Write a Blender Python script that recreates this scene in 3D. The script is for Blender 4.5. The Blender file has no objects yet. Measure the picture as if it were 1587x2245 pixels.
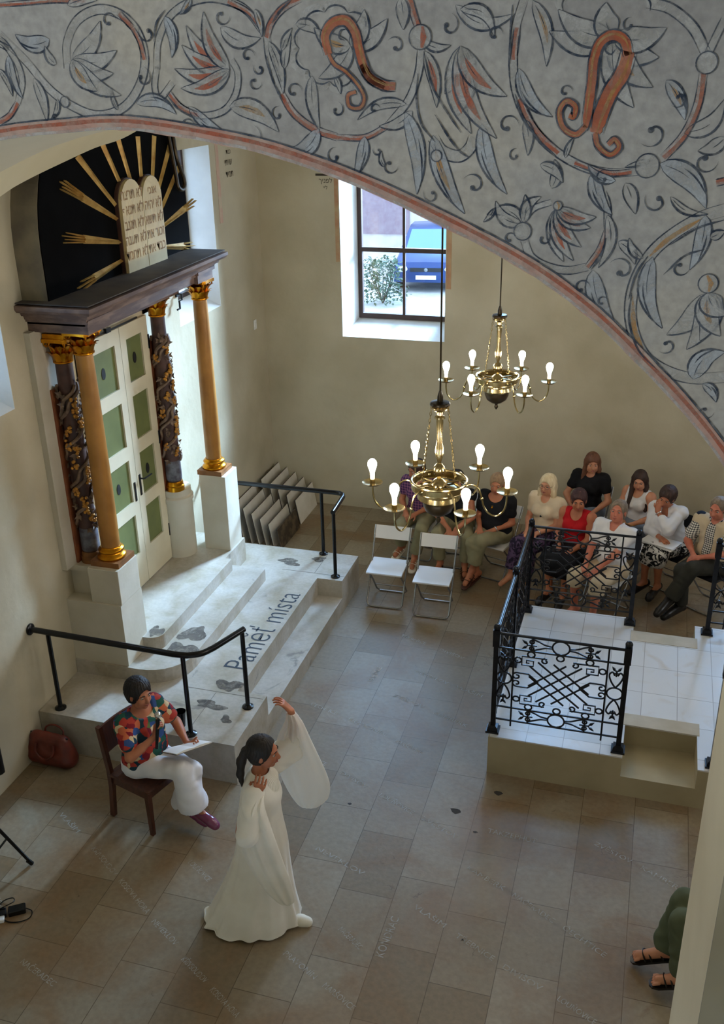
import bpy, math, random
import numpy as np
from mathutils import Vector, Matrix, noise as mnoise

random.seed(7)
SC = bpy.context.scene
COL = SC.collection
PI = math.pi

# ------------------------------------------------------------------ camera, world, sun, lights
cam_d = bpy.data.cameras.new('camera')
cam = bpy.data.objects.new('camera', cam_d)
COL.objects.link(cam)
cam_d.sensor_fit = 'HORIZONTAL'
cam_d.sensor_width = 36.0
cam_d.lens = 48.768
cam_d.clip_end = 200
_R = ((0.958, 0.102, -0.267), (0.285, -0.402, 0.870), (-0.019, -0.910, -0.414))
_right = Vector((_R[0][0], _R[1][0], _R[2][0])).normalized()
_fwd = Vector((_R[0][2], _R[1][2], _R[2][2])).normalized()
_up = _right.cross(_fwd).normalized()
_right = _fwd.cross(_up).normalized()
_M = Matrix((( _right.x, _up.x, -_fwd.x), (_right.y, _up.y, -_fwd.y), (_right.z, _up.z, -_fwd.z)))
cam.matrix_world = Matrix.Translation((0, 0, 5.5)) @ _M.to_4x4()
SC.camera = cam

SC.view_settings.view_transform = 'Standard'
SC.view_settings.look = 'None'
SC.view_settings.gamma = 1.0
SC.view_settings.exposure = -0.03
SC.cycles.use_denoising = True
SC.cycles.max_bounces = 8
SC.cycles.diffuse_bounces = 5
SC.cycles.sample_clamp_indirect = 6.0

world = bpy.data.worlds.new('world')
SC.world = world
world.use_nodes = True
bg = world.node_tree.nodes['Background']
bg.inputs[0].default_value = (0.56, 0.74, 1.0, 1)
bg.inputs[1].default_value = 4.0

def add_light(name, kind, loc, power, color, rot=(0, 0, 0), size=1.0, size_y=None, angle=None):
    d = bpy.data.lights.new(name, kind)
    d.energy = power
    d.color = color
    if kind == 'AREA':
        d.shape = 'RECTANGLE'
        d.size = size
        d.size_y = size_y or size
    if kind == 'SUN' and angle:
        d.angle = angle
    o = bpy.data.objects.new(name, d)
    o.location = loc
    o.rotation_euler = rot
    COL.objects.link(o)
    return o

def aim(o, direction):
    o.rotation_euler = Vector(direction).to_track_quat('-Z', 'Y').to_euler()

sun = add_light('sun', 'SUN', (6, 18, 12), 12.0, (0.31, 0.60, 1.0), angle=math.radians(46))
aim(sun, (-0.21, -0.95, -0.66))
# added fill lamps stand in for unseen right-wall and gallery windows
l1 = add_light('right_wall_fill', 'AREA', (6.35, 5.0, 4.2), 85, (0.92, 0.95, 1.0), size=1.4, size_y=2.6)
aim(l1, (-1, 0.05, -0.25))
l2 = add_light('right_wall_fill', 'AREA', (6.35, 9.4, 4.2), 110, (0.92, 0.95, 1.0), size=1.4, size_y=2.6)
aim(l2, (-1, -0.1, -0.25))
# added lamp out of view beyond the far window, brightening the ark wall
l4 = add_light('ark_wall_fill', 'AREA', (-1.9, 15.2, 5.3), 420, (0.56, 0.76, 1.0), size=1.8, size_y=1.8)
aim(l4, (-2.75, -5.4, -3.2)); l4.data.spread = math.radians(50)
l3 = add_light('gallery_fill', 'AREA', (-2.6, -3.6, 5.2), 150, (0.80, 0.90, 1.0), size=1.2, size_y=1.8)  # added lamp behind the camera that lights the painted arch face
aim(l3, (0.25, 1, 0.0))

# ------------------------------------------------------------------ helpers: objects
def setp(o, label=None, cat=None, group=None, kind=None):
    if label: o['label'] = label
    if cat: o['category'] = cat
    if group: o['group'] = group
    if kind: o['kind'] = kind
    return o

def thing(name, label, cat, loc=(0, 0, 0), rz=0.0, group=None):
    o = bpy.data.objects.new(name, None)
    o.empty_display_size = 0.05
    o.location = loc
    o.rotation_euler = (0, 0, rz)
    COL.objects.link(o)
    return setp(o, label, cat, group)

def dup_tree(o, parent=None):
    c = o.copy()
    COL.objects.link(c)
    if parent is not None:
        c.parent = parent
    for ch in list(o.children):
        dup_tree(ch, c)
    return c

def world_loc(o):
    p = Vector((0, 0, 0))
    while o is not None:
        p = p + o.location
        o = o.parent
    return p

class MB:
    """collects shapes (in the coordinates of the parent) and links them as one mesh object"""
    def __init__(self):
        self.v = []; self.f = []; self.m = []; self.cm = 0
    def add(self, verts, faces, T=None):
        n = len(self.v)
        for p in verts:
            p = Vector(p)
            self.v.append(T @ p if T is not None else p)
        for f in faces:
            self.f.append([i + n for i in f]); self.m.append(self.cm)
    def box(self, lo, hi, T=None):
        x0, y0, z0 = lo; x1, y1, z1 = hi
        vs = [(x0, y0, z0), (x1, y0, z0), (x1, y1, z0), (x0, y1, z0), (x0, y0, z1), (x1, y0, z1), (x1, y1, z1), (x0, y1, z1)]
        self.add(vs, [(0, 3, 2, 1), (4, 5, 6, 7), (0, 1, 5, 4), (1, 2, 6, 5), (2, 3, 7, 6), (3, 0, 4, 7)], T)
    def rbox(self, lo, hi, r, T=None, axis=2, n=4):
        """box whose four edges along one axis are rounded, with a small chamfer on the two ends"""
        a = [0, 1, 2]; a.remove(axis)
        (u0, v0), (u1, v1) = (lo[a[0]], lo[a[1]]), (hi[a[0]], hi[a[1]])
        def ring(ins, w):
            rr = max(r - ins, 1e-4); out = []
            for (cu, cv, t0) in ((u1 - r, v1 - r, 0), (u0 + r, v1 - r, 1), (u0 + r, v0 + r, 2), (u1 - r, v0 + r, 3)):
                for k in range(n + 1):
                    t = (t0 + k / n) * PI / 2
                    p = [0, 0, 0]; p[a[0]] = cu + rr * math.cos(t); p[a[1]] = cv + rr * math.sin(t); p[axis] = w
                    out.append(tuple(p))
            return out
        w0, w1 = lo[axis], hi[axis]; c = min(r * 0.5, (w1 - w0) * 0.3)
        rings = [ring(c, w0), ring(0, w0 + c), ring(0, w1 - c), ring(c, w1)]
        self.loft(rings, True, T)
    def loft(self, rings, caps=True, T=None, closed=True):
        n = len(rings[0]); vs = [p for r in rings for p in r]; fs = []
        for i in range(len(rings) - 1):
            for j in range(n if closed else n - 1):
                k = (j + 1) % n
                fs.append((i * n + j, i * n + k, (i + 1) * n + k, (i + 1) * n + j))
        if caps:
            fs.append(tuple(range(n - 1, -1, -1)))
            fs.append(tuple((len(rings) - 1) * n + j for j in range(n)))
        self.add(vs, fs, T)
    def tube(self, pts, r, seg=8, T=None, closed=False, caps=True, flat=1.0):
        P = [Vector(p) for p in pts]; n = len(P)
        if not hasattr(r, '__len__'): r = [r] * n
        tang = []
        for i in range(n):
            if closed: t = P[(i + 1) % n] - P[(i - 1) % n]
            else: t = P[min(i + 1, n - 1)] - P[max(i - 1, 0)]
            tang.append(t.normalized() if t.length > 1e-9 else Vector((0, 0, 1)))
        t0 = tang[0]
        nrm = t0.cross(Vector((0, 0, 1)))
        if nrm.length < 1e-3: nrm = t0.cross(Vector((1, 0, 0)))
        nrm.normalize(); rings = []
        for i in range(n):
            nrm = (nrm - tang[i] * nrm.dot(tang[i]))
            if nrm.length < 1e-6: nrm = tang[i].orthogonal()
            nrm.normalize(); b = tang[i].cross(nrm)
            rings.append([P[i] + (nrm * math.cos(a) * r[i] + b * math.sin(a) * r[i] * flat) for a in [2 * PI * k / seg for k in range(seg)]])
        if closed: rings.append(rings[0])
        self.loft(rings, caps and not closed, T)
    def lathe(self, prof, c=(0, 0, 0), seg=24, T=None, sq=None):
        """profile of (radius, z) round the vertical through c"""
        c = Vector(c); rings = []
        for (r, z) in prof:
            r = max(r, 1e-4)
            rings.append([c + Vector((r * math.cos(2 * PI * k / seg), r * math.sin(2 * PI * k / seg), z)) for k in range(seg)])
        self.loft(rings, True, T)
    def prism(self, poly, axis, w0, w1, T=None):
        """closed 2-D polygon extruded along an axis"""
        def P(p, w):
            if axis == 2: return (p[0], p[1], w)
            if axis == 1: return (p[0], w, p[1])
            return (w, p[0], p[1])
        self.loft([[P(p, w0) for p in poly], [P(p, w1) for p in poly]], True, T)
    def sphere(self, c, r, seg=14, rings=9, T=None):
        if not hasattr(r, '__len__'): r = (r, r, r)
        R = []
        for i in range(rings + 1):
            t = PI * i / rings
            s = max(math.sin(t), 1e-3)
            R.append([(c[0] + r[0] * s * math.cos(2 * PI * k / seg), c[1] + r[1] * s * math.sin(2 * PI * k / seg), c[2] - r[2] * math.cos(t)) for k in range(seg)])
        self.loft(R, True, T)
    def build(self, name, mats, parent=None, smooth=False, label=None, rel=None, fix=True):
        if not isinstance(mats, (list, tuple)): mats = [mats]
        off = Vector(rel) if rel is not None else Vector((0, 0, 0))
        me = bpy.data.meshes.new(name)
        me.from_pydata([tuple(p - off) for p in self.v], [], self.f)
        for m in mats: me.materials.append(m)
        if len(mats) > 1: me.polygons.foreach_set('material_index', self.m)
        if smooth:
            me.polygons.foreach_set('use_smooth', [True] * len(me.polygons))
            try: me.set_sharp_from_angle(angle=math.radians(smooth if smooth is not True else 40))
            except Exception: pass
        me.update()
        if fix:
            import bmesh
            bm = bmesh.new(); bm.from_mesh(me)
            bmesh.ops.recalc_face_normals(bm, faces=bm.faces)
            bm.to_mesh(me); bm.free()
        o = bpy.data.objects.new(name, me)
        COL.objects.link(o)
        if parent is not None: o.parent = parent
        if label: o['label'] = label
        return o

def TR(loc=(0, 0, 0), rx=0, ry=0, rz=0, s=1.0):
    return Matrix.Translation(loc) @ Matrix.Rotation(rz, 4, 'Z') @ Matrix.Rotation(ry, 4, 'Y') @ Matrix.Rotation(rx, 4, 'X') @ Matrix.Scale(s, 4)

def spline(pts, n=8, closed=False):
    """Catmull-Rom through the points"""
    P = [np.array(p, float) for p in pts]; out = []; m = len(P)
    for i in range(m if closed else m - 1):
        p1, p2 = P[i], P[(i + 1) % m]
        p0 = P[i - 1] if (i > 0 or closed) else 2 * p1 - p2
        p3 = P[(i + 2) % m] if (i + 2 < m or closed) else 2 * p2 - p1
        for k in range(n):
            t = k / n
            out.append(0.5 * ((2 * p1) + (-p0 + p2) * t + (2 * p0 - 5 * p1 + 4 * p2 - p3) * t * t + (-p0 + 3 * p1 - 3 * p2 + p3) * t ** 3))
    if not closed: out.append(P[-1])
    return [tuple(p) for p in out]

def text_mesh(name, body, size, mat, M, parent=None, extrude=0.0, align='LEFT', offset=0.0, shear=0.0, xs=1.0, join=None):
    """lettering as a flat mesh; M places the local x/y plane of the text"""
    cu = bpy.data.curves.new(name, 'FONT')
    cu.body = body; cu.size = size; cu.align_x = align; cu.extrude = extrude; cu.offset = offset; cu.shear = shear
    cu.resolution_u = 3
    ob = bpy.data.objects.new(name, cu); COL.objects.link(ob)
    dg = bpy.context.evaluated_depsgraph_get(); dg.update()
    me = bpy.data.meshes.new_from_object(ob.evaluated_get(dg))
    bpy.data.objects.remove(ob)
    S = Matrix.Diagonal((xs, 1, 1, 1))
    me.transform(M @ S)
    if join is not None:
        join.add([v.co for v in me.vertices], [tuple(p.vertices) for p in me.polygons])
        bpy.data.meshes.remove(me); return None
    me.materials.clear(); me.materials.append(mat)
    o = bpy.data.objects.new(name, me); COL.objects.link(o)
    if parent is not None: o.parent = parent
    return o

# ------------------------------------------------------------------ helpers: materials
def lin(r, g, b):
    f = lambda c: (c / 255) / 12.92 if c / 255 <= 0.04045 else (((c / 255) + 0.055) / 1.055) ** 2.4
    return (f(r), f(g), f(b), 1)

def mat(name, c, rough=0.6, metal=0.0, c2=None, scale=3.0, detail=6, lo=0.35, hi=0.65, bump=0.0, bscale=None, emit=None, estr=0, spec=0.5, stretch=None, alpha=None, trans=0.0, sss=0.0):
    m = bpy.data.materials.new(name); m.use_nodes = True
    nt = m.node_tree; N = nt.nodes; L = nt.links; b = N['Principled BSDF']
    b.inputs['Base Color'].default_value = c
    b.inputs['Roughness'].default_value = rough
    b.inputs['Metallic'].default_value = metal
    b.inputs['Specular IOR Level'].default_value = spec
    if trans: b.inputs['Transmission Weight'].default_value = trans
    if sss:
        b.inputs['Subsurface Weight'].default_value = sss
        b.inputs['Subsurface Radius'].default_value = (0.02, 0.008, 0.004)
    if c2 is not None or bump:
        tc = N.new('ShaderNodeTexCoord'); mp = N.new('ShaderNodeMapping')
        L.new(tc.outputs['Object'], mp.inputs[0])
        if stretch: mp.inputs['Scale'].default_value = stretch
        no = N.new('ShaderNodeTexNoise'); no.inputs['Scale'].default_value = scale; no.inputs['Detail'].default_value = detail
        L.new(mp.outputs[0], no.inputs['Vector'])
        if c2 is not None:
            cr = N.new('ShaderNodeValToRGB'); cr.color_ramp.elements[0].position = lo; cr.color_ramp.elements[1].position = hi
            cr.color_ramp.elements[0].color = c; cr.color_ramp.elements[1].color = c2
            L.new(no.outputs[0], cr.inputs[0]); L.new(cr.outputs[0], b.inputs['Base Color'])
        if bump:
            n2 = no
            if bscale:
                n2 = N.new('ShaderNodeTexNoise'); n2.inputs['Scale'].default_value = bscale; n2.inputs['Detail'].default_value = 4
                L.new(mp.outputs[0], n2.inputs['Vector'])
            bp = N.new('ShaderNodeBump'); bp.inputs['Strength'].default_value = bump; bp.inputs['Distance'].default_value = 0.02
            L.new(n2.outputs[0], bp.inputs['Height']); L.new(bp.outputs[0], b.inputs['Normal'])
    if emit is not None:
        b.inputs['Emission Color'].default_value = emit; b.inputs['Emission Strength'].default_value = estr
    return m

M = {}
M['plaster'] = mat('cream_plaster', lin(180, 171, 147), 0.9, c2=lin(198, 190, 167), scale=1.3, bump=0.25, bscale=9, spec=0.2)
M['vault'] = mat('cream_vault', lin(205, 194, 160), 0.9, c2=lin(214, 205, 175), scale=1.0, spec=0.2)
M['white_wall'] = mat('white_reveal', lin(214, 214, 210), 0.85, c2=lin(226, 226, 222), scale=3, bump=0.15, bscale=14, spec=0.2)
M['stone'] = mat('step_stone', lin(196, 190, 176), 0.55, c2=lin(176, 168, 150), scale=2.2, bump=0.12, bscale=22, spec=0.35)
M['stone_side'] = mat('bimah_side', lin(178, 168, 140), 0.75, c2=lin(162, 152, 124), scale=2.0, spec=0.3)
M['ped'] = mat('white_pedestal', lin(210, 205, 190), 0.75, c2=lin(196, 190, 172), scale=2.5, bump=0.1, bscale=15, spec=0.3)
M['iron'] = mat('black_iron', lin(22, 24, 30), 0.3, 0.5, c2=lin(34, 36, 42), scale=20)
M['rail'] = mat('black_rail', lin(16, 17, 20), 0.22, 0.3)
M['gold'] = mat('gold_leaf', lin(222, 158, 40), 0.28, 1.0, c2=lin(190, 120, 22), scale=14)
M['ochre'] = mat('ochre_marble', lin(174, 124, 56), 0.45, c2=lin(150, 102, 42), scale=4, detail=8)
M['brown_ped'] = mat('brown_plinth', lin(150, 100, 52), 0.5, c2=lin(120, 78, 40), scale=8)
M['wine'] = mat('wine_wood', lin(84, 58, 52), 0.55, c2=lin(62, 42, 40), scale=9)
M['red_board'] = mat('red_brown_board', lin(142, 82, 46), 0.6, c2=lin(118, 64, 38), scale=7)
M['vine'] = mat('carved_vine', lin(134, 112, 92), 0.55, c2=lin(98, 78, 66), scale=20)
M['vine_gold'] = mat('vine_grape', lin(206, 150, 62), 0.4, 0.35, c2=lin(170, 116, 48), scale=25)
M['cornice'] = mat('cornice_marbled', lin(88, 70, 66), 0.6, c2=lin(126, 104, 94), scale=6, detail=10, stretch=(1, 0.5, 2.5), lo=0.42, hi=0.62)
M['cornice_dark'] = mat('cornice_top', lin(64, 60, 62), 0.75, c2=lin(82, 76, 74), scale=5)
M['black'] = mat('black_panel', lin(8, 8, 9), 0.9, c2=lin(13, 13, 14), scale=6, spec=0.05)
M['ray'] = mat('gilded_ray', lin(214, 182, 112), 0.4, 0.3, c2=lin(176, 136, 70), scale=8)
M['tablet'] = mat('tablet_cream', lin(222, 206, 160), 0.5, c2=lin(208, 190, 144), scale=4)
M['tablet_text'] = mat('tablet_letters', lin(150, 112, 46), 0.5)
M['door'] = mat('door_cream', lin(222, 214, 188), 0.5, c2=lin(212, 203, 176), scale=3)
M['green'] = mat('door_green', lin(112, 120, 70), 0.55, c2=lin(100, 108, 62), scale=4)
M['hole'] = mat('dark_oval', lin(8, 8, 8), 0.7)
M['text'] = mat('blue_black_letters', lin(34, 44, 58), 0.6)
M['brass'] = mat('brass', lin(186, 170, 128), 0.22, 1.0, c2=lin(158, 140, 96), scale=12)
M['brass_dark'] = mat('dark_brass', lin(70, 60, 46), 0.3, 0.8)
M['bulb'] = mat('lit_bulb', lin(255, 240, 210), 0.3, emit=(1.0, 0.86, 0.68, 1), estr=190)
M['candle'] = mat('bulb_sleeve', lin(240, 236, 222), 0.4, emit=(1.0, 0.80, 0.5, 1), estr=3)
M['chair_white'] = mat('white_plastic', lin(226, 228, 230), 0.4)
M['chrome'] = mat('grey_tube', lin(150, 152, 156), 0.25, 0.8)
M['wood'] = mat('dark_chair_wood', lin(88, 46, 28), 0.4, c2=lin(66, 34, 20), scale=6, stretch=(8, 8, 1))
M['frame_wood'] = mat('window_wood', lin(66, 44, 34), 0.5, c2=lin(52, 34, 28), scale=8)
def nodes_of(name, rough=0.6, spec=0.4):
    m = bpy.data.materials.new(name); m.use_nodes = True
    nt = m.node_tree; b = nt.nodes['Principled BSDF']
    b.inputs['Roughness'].default_value = rough; b.inputs['Specular IOR Level'].default_value = spec
    return m, nt, nt.nodes, nt.links, b

def noise_node(N, L, vec, scale, detail=5, dist=0.0, rough=0.5):
    n = N.new('ShaderNodeTexNoise'); n.inputs['Scale'].default_value = scale; n.inputs['Detail'].default_value = detail
    n.inputs['Distortion'].default_value = dist; n.inputs['Roughness'].default_value = rough
    L.new(vec, n.inputs['Vector']); return n

def ramp(N, L, src, stops):
    r = N.new('ShaderNodeValToRGB'); e = r.color_ramp.elements
    e[0].position, e[0].color = stops[0]; e[1].position, e[1].color = stops[-1]
    for s in stops[1:-1]:
        x = e.new(s[0]); x.color = s[1]
    L.new(src, r.inputs[0]); return r

def mixc(N, L, fac, a, b, mode='MIX'):
    m = N.new('ShaderNodeMix'); m.data_type = 'RGBA'; m.blend_type = mode
    for sock, val in ((m.inputs[0], fac), (m.inputs[6], a), (m.inputs[7], b)):
        if hasattr(val, 'is_output') or isinstance(val, bpy.types.NodeSocket): L.new(val, sock)
        else: sock.default_value = val
    return m.outputs[2]

def floor_material():
    m, nt, N, L, b = nodes_of('stone_slab_floor', 0.42, 0.4)
    tc = N.new('ShaderNodeTexCoord'); sep = N.new('ShaderNodeSeparateXYZ'); L.new(tc.outputs['Object'], sep.inputs[0])
    cmb = N.new('ShaderNodeCombineXYZ'); L.new(sep.outputs[1], cmb.inputs[0]); L.new(sep.outputs[0], cmb.inputs[1])
    mp = N.new('ShaderNodeMapping'); mp.inputs['Location'].default_value = (0.23, 0.17, 0); L.new(cmb.outputs[0], mp.inputs[0])
    br = N.new('ShaderNodeTexBrick'); L.new(mp.outputs[0], br.inputs['Vector'])
    br.inputs['Scale'].default_value = 1.0; br.inputs['Brick Width'].default_value = 0.62; br.inputs['Row Height'].default_value = 0.41
    br.inputs['Mortar Size'].default_value = 0.0028; br.inputs['Mortar Smooth'].default_value = 0.2; br.inputs['Bias'].default_value = 0.0
    br.offset = 0.37
    br.inputs['Color1'].default_value = lin(130, 114, 90); br.inputs['Color2'].default_value = lin(156, 144, 124)
    br.inputs['Mortar'].default_value = lin(96, 82, 62)
    v = tc.outputs['Object']
    n1 = noise_node(N, L, v, 1.6, 8, 0.6, 0.62)
    r1 = ramp(N, L, n1.outputs[0], [(0.44, (0, 0, 0, 1)), (0.66, (1, 1, 1, 1))])
    c = mixc(N, L, r1.outputs[0], br.outputs['Color'], lin(156, 118, 70))
    ml = N.new('ShaderNodeMath'); ml.operation = 'MULTIPLY'; L.new(r1.outputs[0], ml.inputs[0]); ml.inputs[1].default_value = 0.62
    c = mixc(N, L, ml.outputs[0], br.outputs['Color'], lin(132, 98, 60))
    n2 = noise_node(N, L, v, 1.1, 10, 1.6, 0.7)
    r2 = ramp(N, L, n2.outputs[0], [(0.63, (0, 0, 0, 1)), (0.72, (1, 1, 1, 1))])
    ml2 = N.new('ShaderNodeMath'); ml2.operation = 'MULTIPLY'; L.new(r2.outputs[0], ml2.inputs[0]); ml2.inputs[1].default_value = 0.5
    c = mixc(N, L, ml2.outputs[0], c, lin(104, 62, 38))
    n3 = noise_node(N, L, v, 26, 4)
    r3 = ramp(N, L, n3.outputs[0], [(0.3, (0.86, 0.86, 0.86, 1)), (0.7, (1.06, 1.06, 1.06, 1))])
    c = mixc(N, L, 1.0, c, r3.outputs[0], 'MULTIPLY')
    # hairline cracks in a few slabs
    vo = N.new('ShaderNodeTexVoronoi'); vo.feature = 'DISTANCE_TO_EDGE'; vo.inputs['Scale'].default_value = 0.9
    ad = N.new('ShaderNodeVectorMath'); ad.operation = 'ADD'; n4 = noise_node(N, L, v, 3.0, 6)
    L.new(n4.outputs['Color'], ad.inputs[0]); L.new(v, ad.inputs[1]); L.new(ad.outputs[0], vo.inputs['Vector'])
    r4 = ramp(N, L, vo.outputs['Distance'], [(0.0, (1, 1, 1, 1)), (0.006, (0, 0, 0, 1))])
    r5 = ramp(N, L, n2.outputs[0], [(0.56, (0, 0, 0, 1)), (0.6, (0.6, 0.6, 0.6, 1))])
    mm = N.new('ShaderNodeMath'); mm.operation = 'MULTIPLY'; L.new(r4.outputs[0], mm.inputs[0]); L.new(r5.outputs[0], mm.inputs[1])
    c = mixc(N, L, mm.outputs[0], c, lin(70, 44, 30))
    L.new(c, b.inputs['Base Color'])
    bp = N.new('ShaderNodeBump'); bp.inputs['Strength'].default_value = 0.12; bp.inputs['Distance'].default_value = 0.01
    L.new(n3.outputs[0], bp.inputs['Height']); L.new(bp.outputs[0], b.inputs['Normal'])
    return m

def painted_plaster():
    m, nt, N, L, b = nodes_of('painted_plaster', 0.9, 0.15)
    tc = N.new('ShaderNodeTexCoord'); v = tc.outputs['Object']
    n1 = noise_node(N, L, v, 2.2, 7, 0.4)
    r1 = ramp(N, L, n1.outputs[0], [(0.33, lin(150, 148, 148)), (0.5, lin(164, 162, 160)), (0.7, lin(176, 170, 160))])
    n2 = noise_node(N, L, v, 55, 5)
    r2 = ramp(N, L, n2.outputs[0], [(0.3, (0.84, 0.84, 0.84, 1)), (0.7, (1.08, 1.08, 1.08, 1))])
    c = mixc(N, L, 1.0, r1.outputs[0], r2.outputs[0], 'MULTIPLY')
    n3 = noise_node(N, L, v, 9, 8, 0.8)
    r3 = ramp(N, L, n3.outputs[0], [(0.6, (0, 0, 0, 1)), (0.75, (0.35, 0.35, 0.35, 1))])
    c = mixc(N, L, r3.outputs[0], c, lin(198, 196, 194))
    L.new(c, b.inputs['Base Color'])
    bp = N.new('ShaderNodeBump'); bp.inputs['Strength'].default_value = 0.3; bp.inputs['Distance'].default_value = 0.006
    L.new(n2.outputs[0], bp.inputs['Height']); L.new(bp.outputs[0], b.inputs['Normal'])
    return m

def tile_material():
    m, nt, N, L, b = nodes_of('white_tiles', 0.35, 0.5)
    tc = N.new('ShaderNodeTexCoord'); v = tc.outputs['Object']
    br = N.new('ShaderNodeTexBrick'); mp = N.new('ShaderNodeMapping'); mp.inputs['Location'].default_value = (0.2, 0.14, 0)
    L.new(v, mp.inputs[0]); L.new(mp.outputs[0], br.inputs['Vector'])
    br.offset = 0.0; br.inputs['Scale'].default_value = 1.0; br.inputs['Brick Width'].default_value = 0.30; br.inputs['Row Height'].default_value = 0.42
    br.inputs['Mortar Size'].default_value = 0.003
    br.inputs['Color1'].default_value = lin(222, 224, 226); br.inputs['Color2'].default_value = lin(208, 210, 212); br.inputs['Mortar'].default_value = lin(160, 160, 160)
    n1 = noise_node(N, L, v, 3.5, 8, 1.0)
    r1 = ramp(N, L, n1.outputs[0], [(0.55, (0, 0, 0, 1)), (0.75, (0.45, 0.45, 0.45, 1))])
    c = mixc(N, L, r1.outputs[0], br.outputs['Color'], lin(196, 176, 146))
    L.new(c, b.inputs['Base Color']); return m

def step_material():
    """worn pale stone with dark water stains of their own shape"""
    m, nt, N, L, b = nodes_of('worn_step_stone', 0.5, 0.4)
    tc = N.new('ShaderNodeTexCoord'); v = tc.outputs['Object']
    n1 = noise_node(N, L, v, 3.2, 8, 0.5)
    r1 = ramp(N, L, n1.outputs[0], [(0.35, lin(166, 157, 138)), (0.55, lin(184, 179, 168)), (0.75, lin(194, 191, 184))])
    n2 = noise_node(N, L, v, 1.9, 9, 0.9, 0.55)
    r2 = ramp(N, L, n2.outputs[0], [(0.66, (0, 0, 0, 1)), (0.70, (0.6, 0.6, 0.6, 1))])
    c = mixc(N, L, r2.outputs[0], r1.outputs[0], lin(112, 108, 104))
    n3 = noise_node(N, L, v, 30, 4)
    r3 = ramp(N, L, n3.outputs[0], [(0.3, (0.9, 0.9, 0.9, 1)), (0.7, (1.04, 1.04, 1.04, 1))])
    c = mixc(N, L, 1.0, c, r3.outputs[0], 'MULTIPLY')
    L.new(c, b.inputs['Base Color'])
    bp = N.new('ShaderNodeBump'); bp.inputs['Strength'].default_value = 0.15; bp.inputs['Distance'].default_value = 0.01
    L.new(n3.outputs[0], bp.inputs['Height']); L.new(bp.outputs[0], b.inputs['Normal'])
    return m

def worn_paint(name, c, c2, a0, a1, scale=30, rough=0.9):
    """paint rubbed thin: a noise lets the ground show through"""
    m, nt, N, L, b = nodes_of(name, rough, 0.12)
    tc = N.new('ShaderNodeTexCoord'); v = tc.outputs['Object']
    n1 = noise_node(N, L, v, scale, 6, 0.3); r1 = ramp(N, L, n1.outputs[0], [(0.38, c), (0.66, c2)]); L.new(r1.outputs[0], b.inputs['Base Color'])
    n2 = noise_node(N, L, v, scale * 1.7, 8, 0.6, 0.65); r2 = ramp(N, L, n2.outputs[0], [(0.36, (a0, a0, a0, 1)), (0.58, (a1, a1, a1, 1))])
    t = N.new('ShaderNodeBsdfTransparent'); x = N.new('ShaderNodeMixShader'); L.new(r2.outputs[0], x.inputs[0]); L.new(t.outputs[0], x.inputs[1]); L.new(b.outputs[0], x.inputs[2]); L.new(x.outputs[0], N['Material Output'].inputs[0])
    return m

M['floor'] = floor_material(); M['painted'] = painted_plaster(); M['tile'] = tile_material(); M['step'] = step_material()
M['soffit'] = mat('pier_plaster', lin(206, 194, 166), 0.9, c2=lin(214, 203, 176), scale=2, spec=0.2)
def glass_material():
    m = bpy.data.materials.new('window_glass'); m.use_nodes = True
    nt = m.node_tree; N = nt.nodes; L = nt.links; N.remove(N['Principled BSDF'])
    t = N.new('ShaderNodeBsdfTransparent'); g = N.new('ShaderNodeBsdfGlossy'); x = N.new('ShaderNodeMixShader')
    t.inputs[0].default_value = (0.93, 0.97, 1.0, 1); g.inputs['Roughness'].default_value = 0.02; x.inputs[0].default_value = 0.05
    L.new(t.outputs[0], x.inputs[1]); L.new(g.outputs[0], x.inputs[2]); L.new(x.outputs[0], N['Material Output'].inputs[0])
    return m
M['glass'] = glass_material()

# ------------------------------------------------------------------ the setting
XW, YF, ZC = -4.85, 11.71, 6.9          # ark wall, far wall, ceiling
def struct(o): o['kind'] = 'structure'; return o

b = MB(); b.box((XW - 0.5, 2.0, -0.2), (6.9, YF + 0.5, 0)); floor = struct(b.build('floor', M['floor']))
b = MB(); b.box((XW - 0.5, 2.13, ZC), (6.9, YF + 0.5, ZC + 0.2)); struct(b.build('ceiling', M['plaster']))

def wall_with_holes(name, fixed, holes, lo, hi, z1, axis, m):
    """wall slab between fixed[0] and fixed[1] on one axis, with rectangular openings (a0,a1,z0,z1) along the other"""
    b = MB()
    def bx(a0, a1, z0, zz):
        if a1 - a0 < 1e-4 or zz - z0 < 1e-4: return
        if axis == 'x': b.box((fixed[0], a0, z0), (fixed[1], a1, zz))
        else: b.box((a0, fixed[0], z0), (a1, fixed[1], zz))
    a = lo
    for (h0, h1, hz0, hz1) in holes:
        bx(a, h0, 0, z1); bx(h0, h1, 0, hz0); bx(h0, h1, hz1, z1); a = h1
    bx(a, hi, 0, z1)
    return struct(b.build(name, m))

wall_with_holes('wall_left', (XW - 0.45, XW), [(5.40, 6.38, 3.05, 4.55), (9.35, 10.40, 3.00, 4.75)], 2.13, YF, ZC, 'x', M['plaster'])
wall_with_holes('wall_far', (YF, YF + 0.45), [(-3.80, -2.48, 2.365, 4.75), (-1.90, -0.45, 3.55, 5.50), (1.05, 2.40, 2.365, 3.95)], XW - 0.45, 6.9, ZC, 'y', M['plaster'])
wall_with_holes('wall_right', (6.45, 6.9), [], 2.13, YF, ZC, 'x', M['plaster'])

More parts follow.
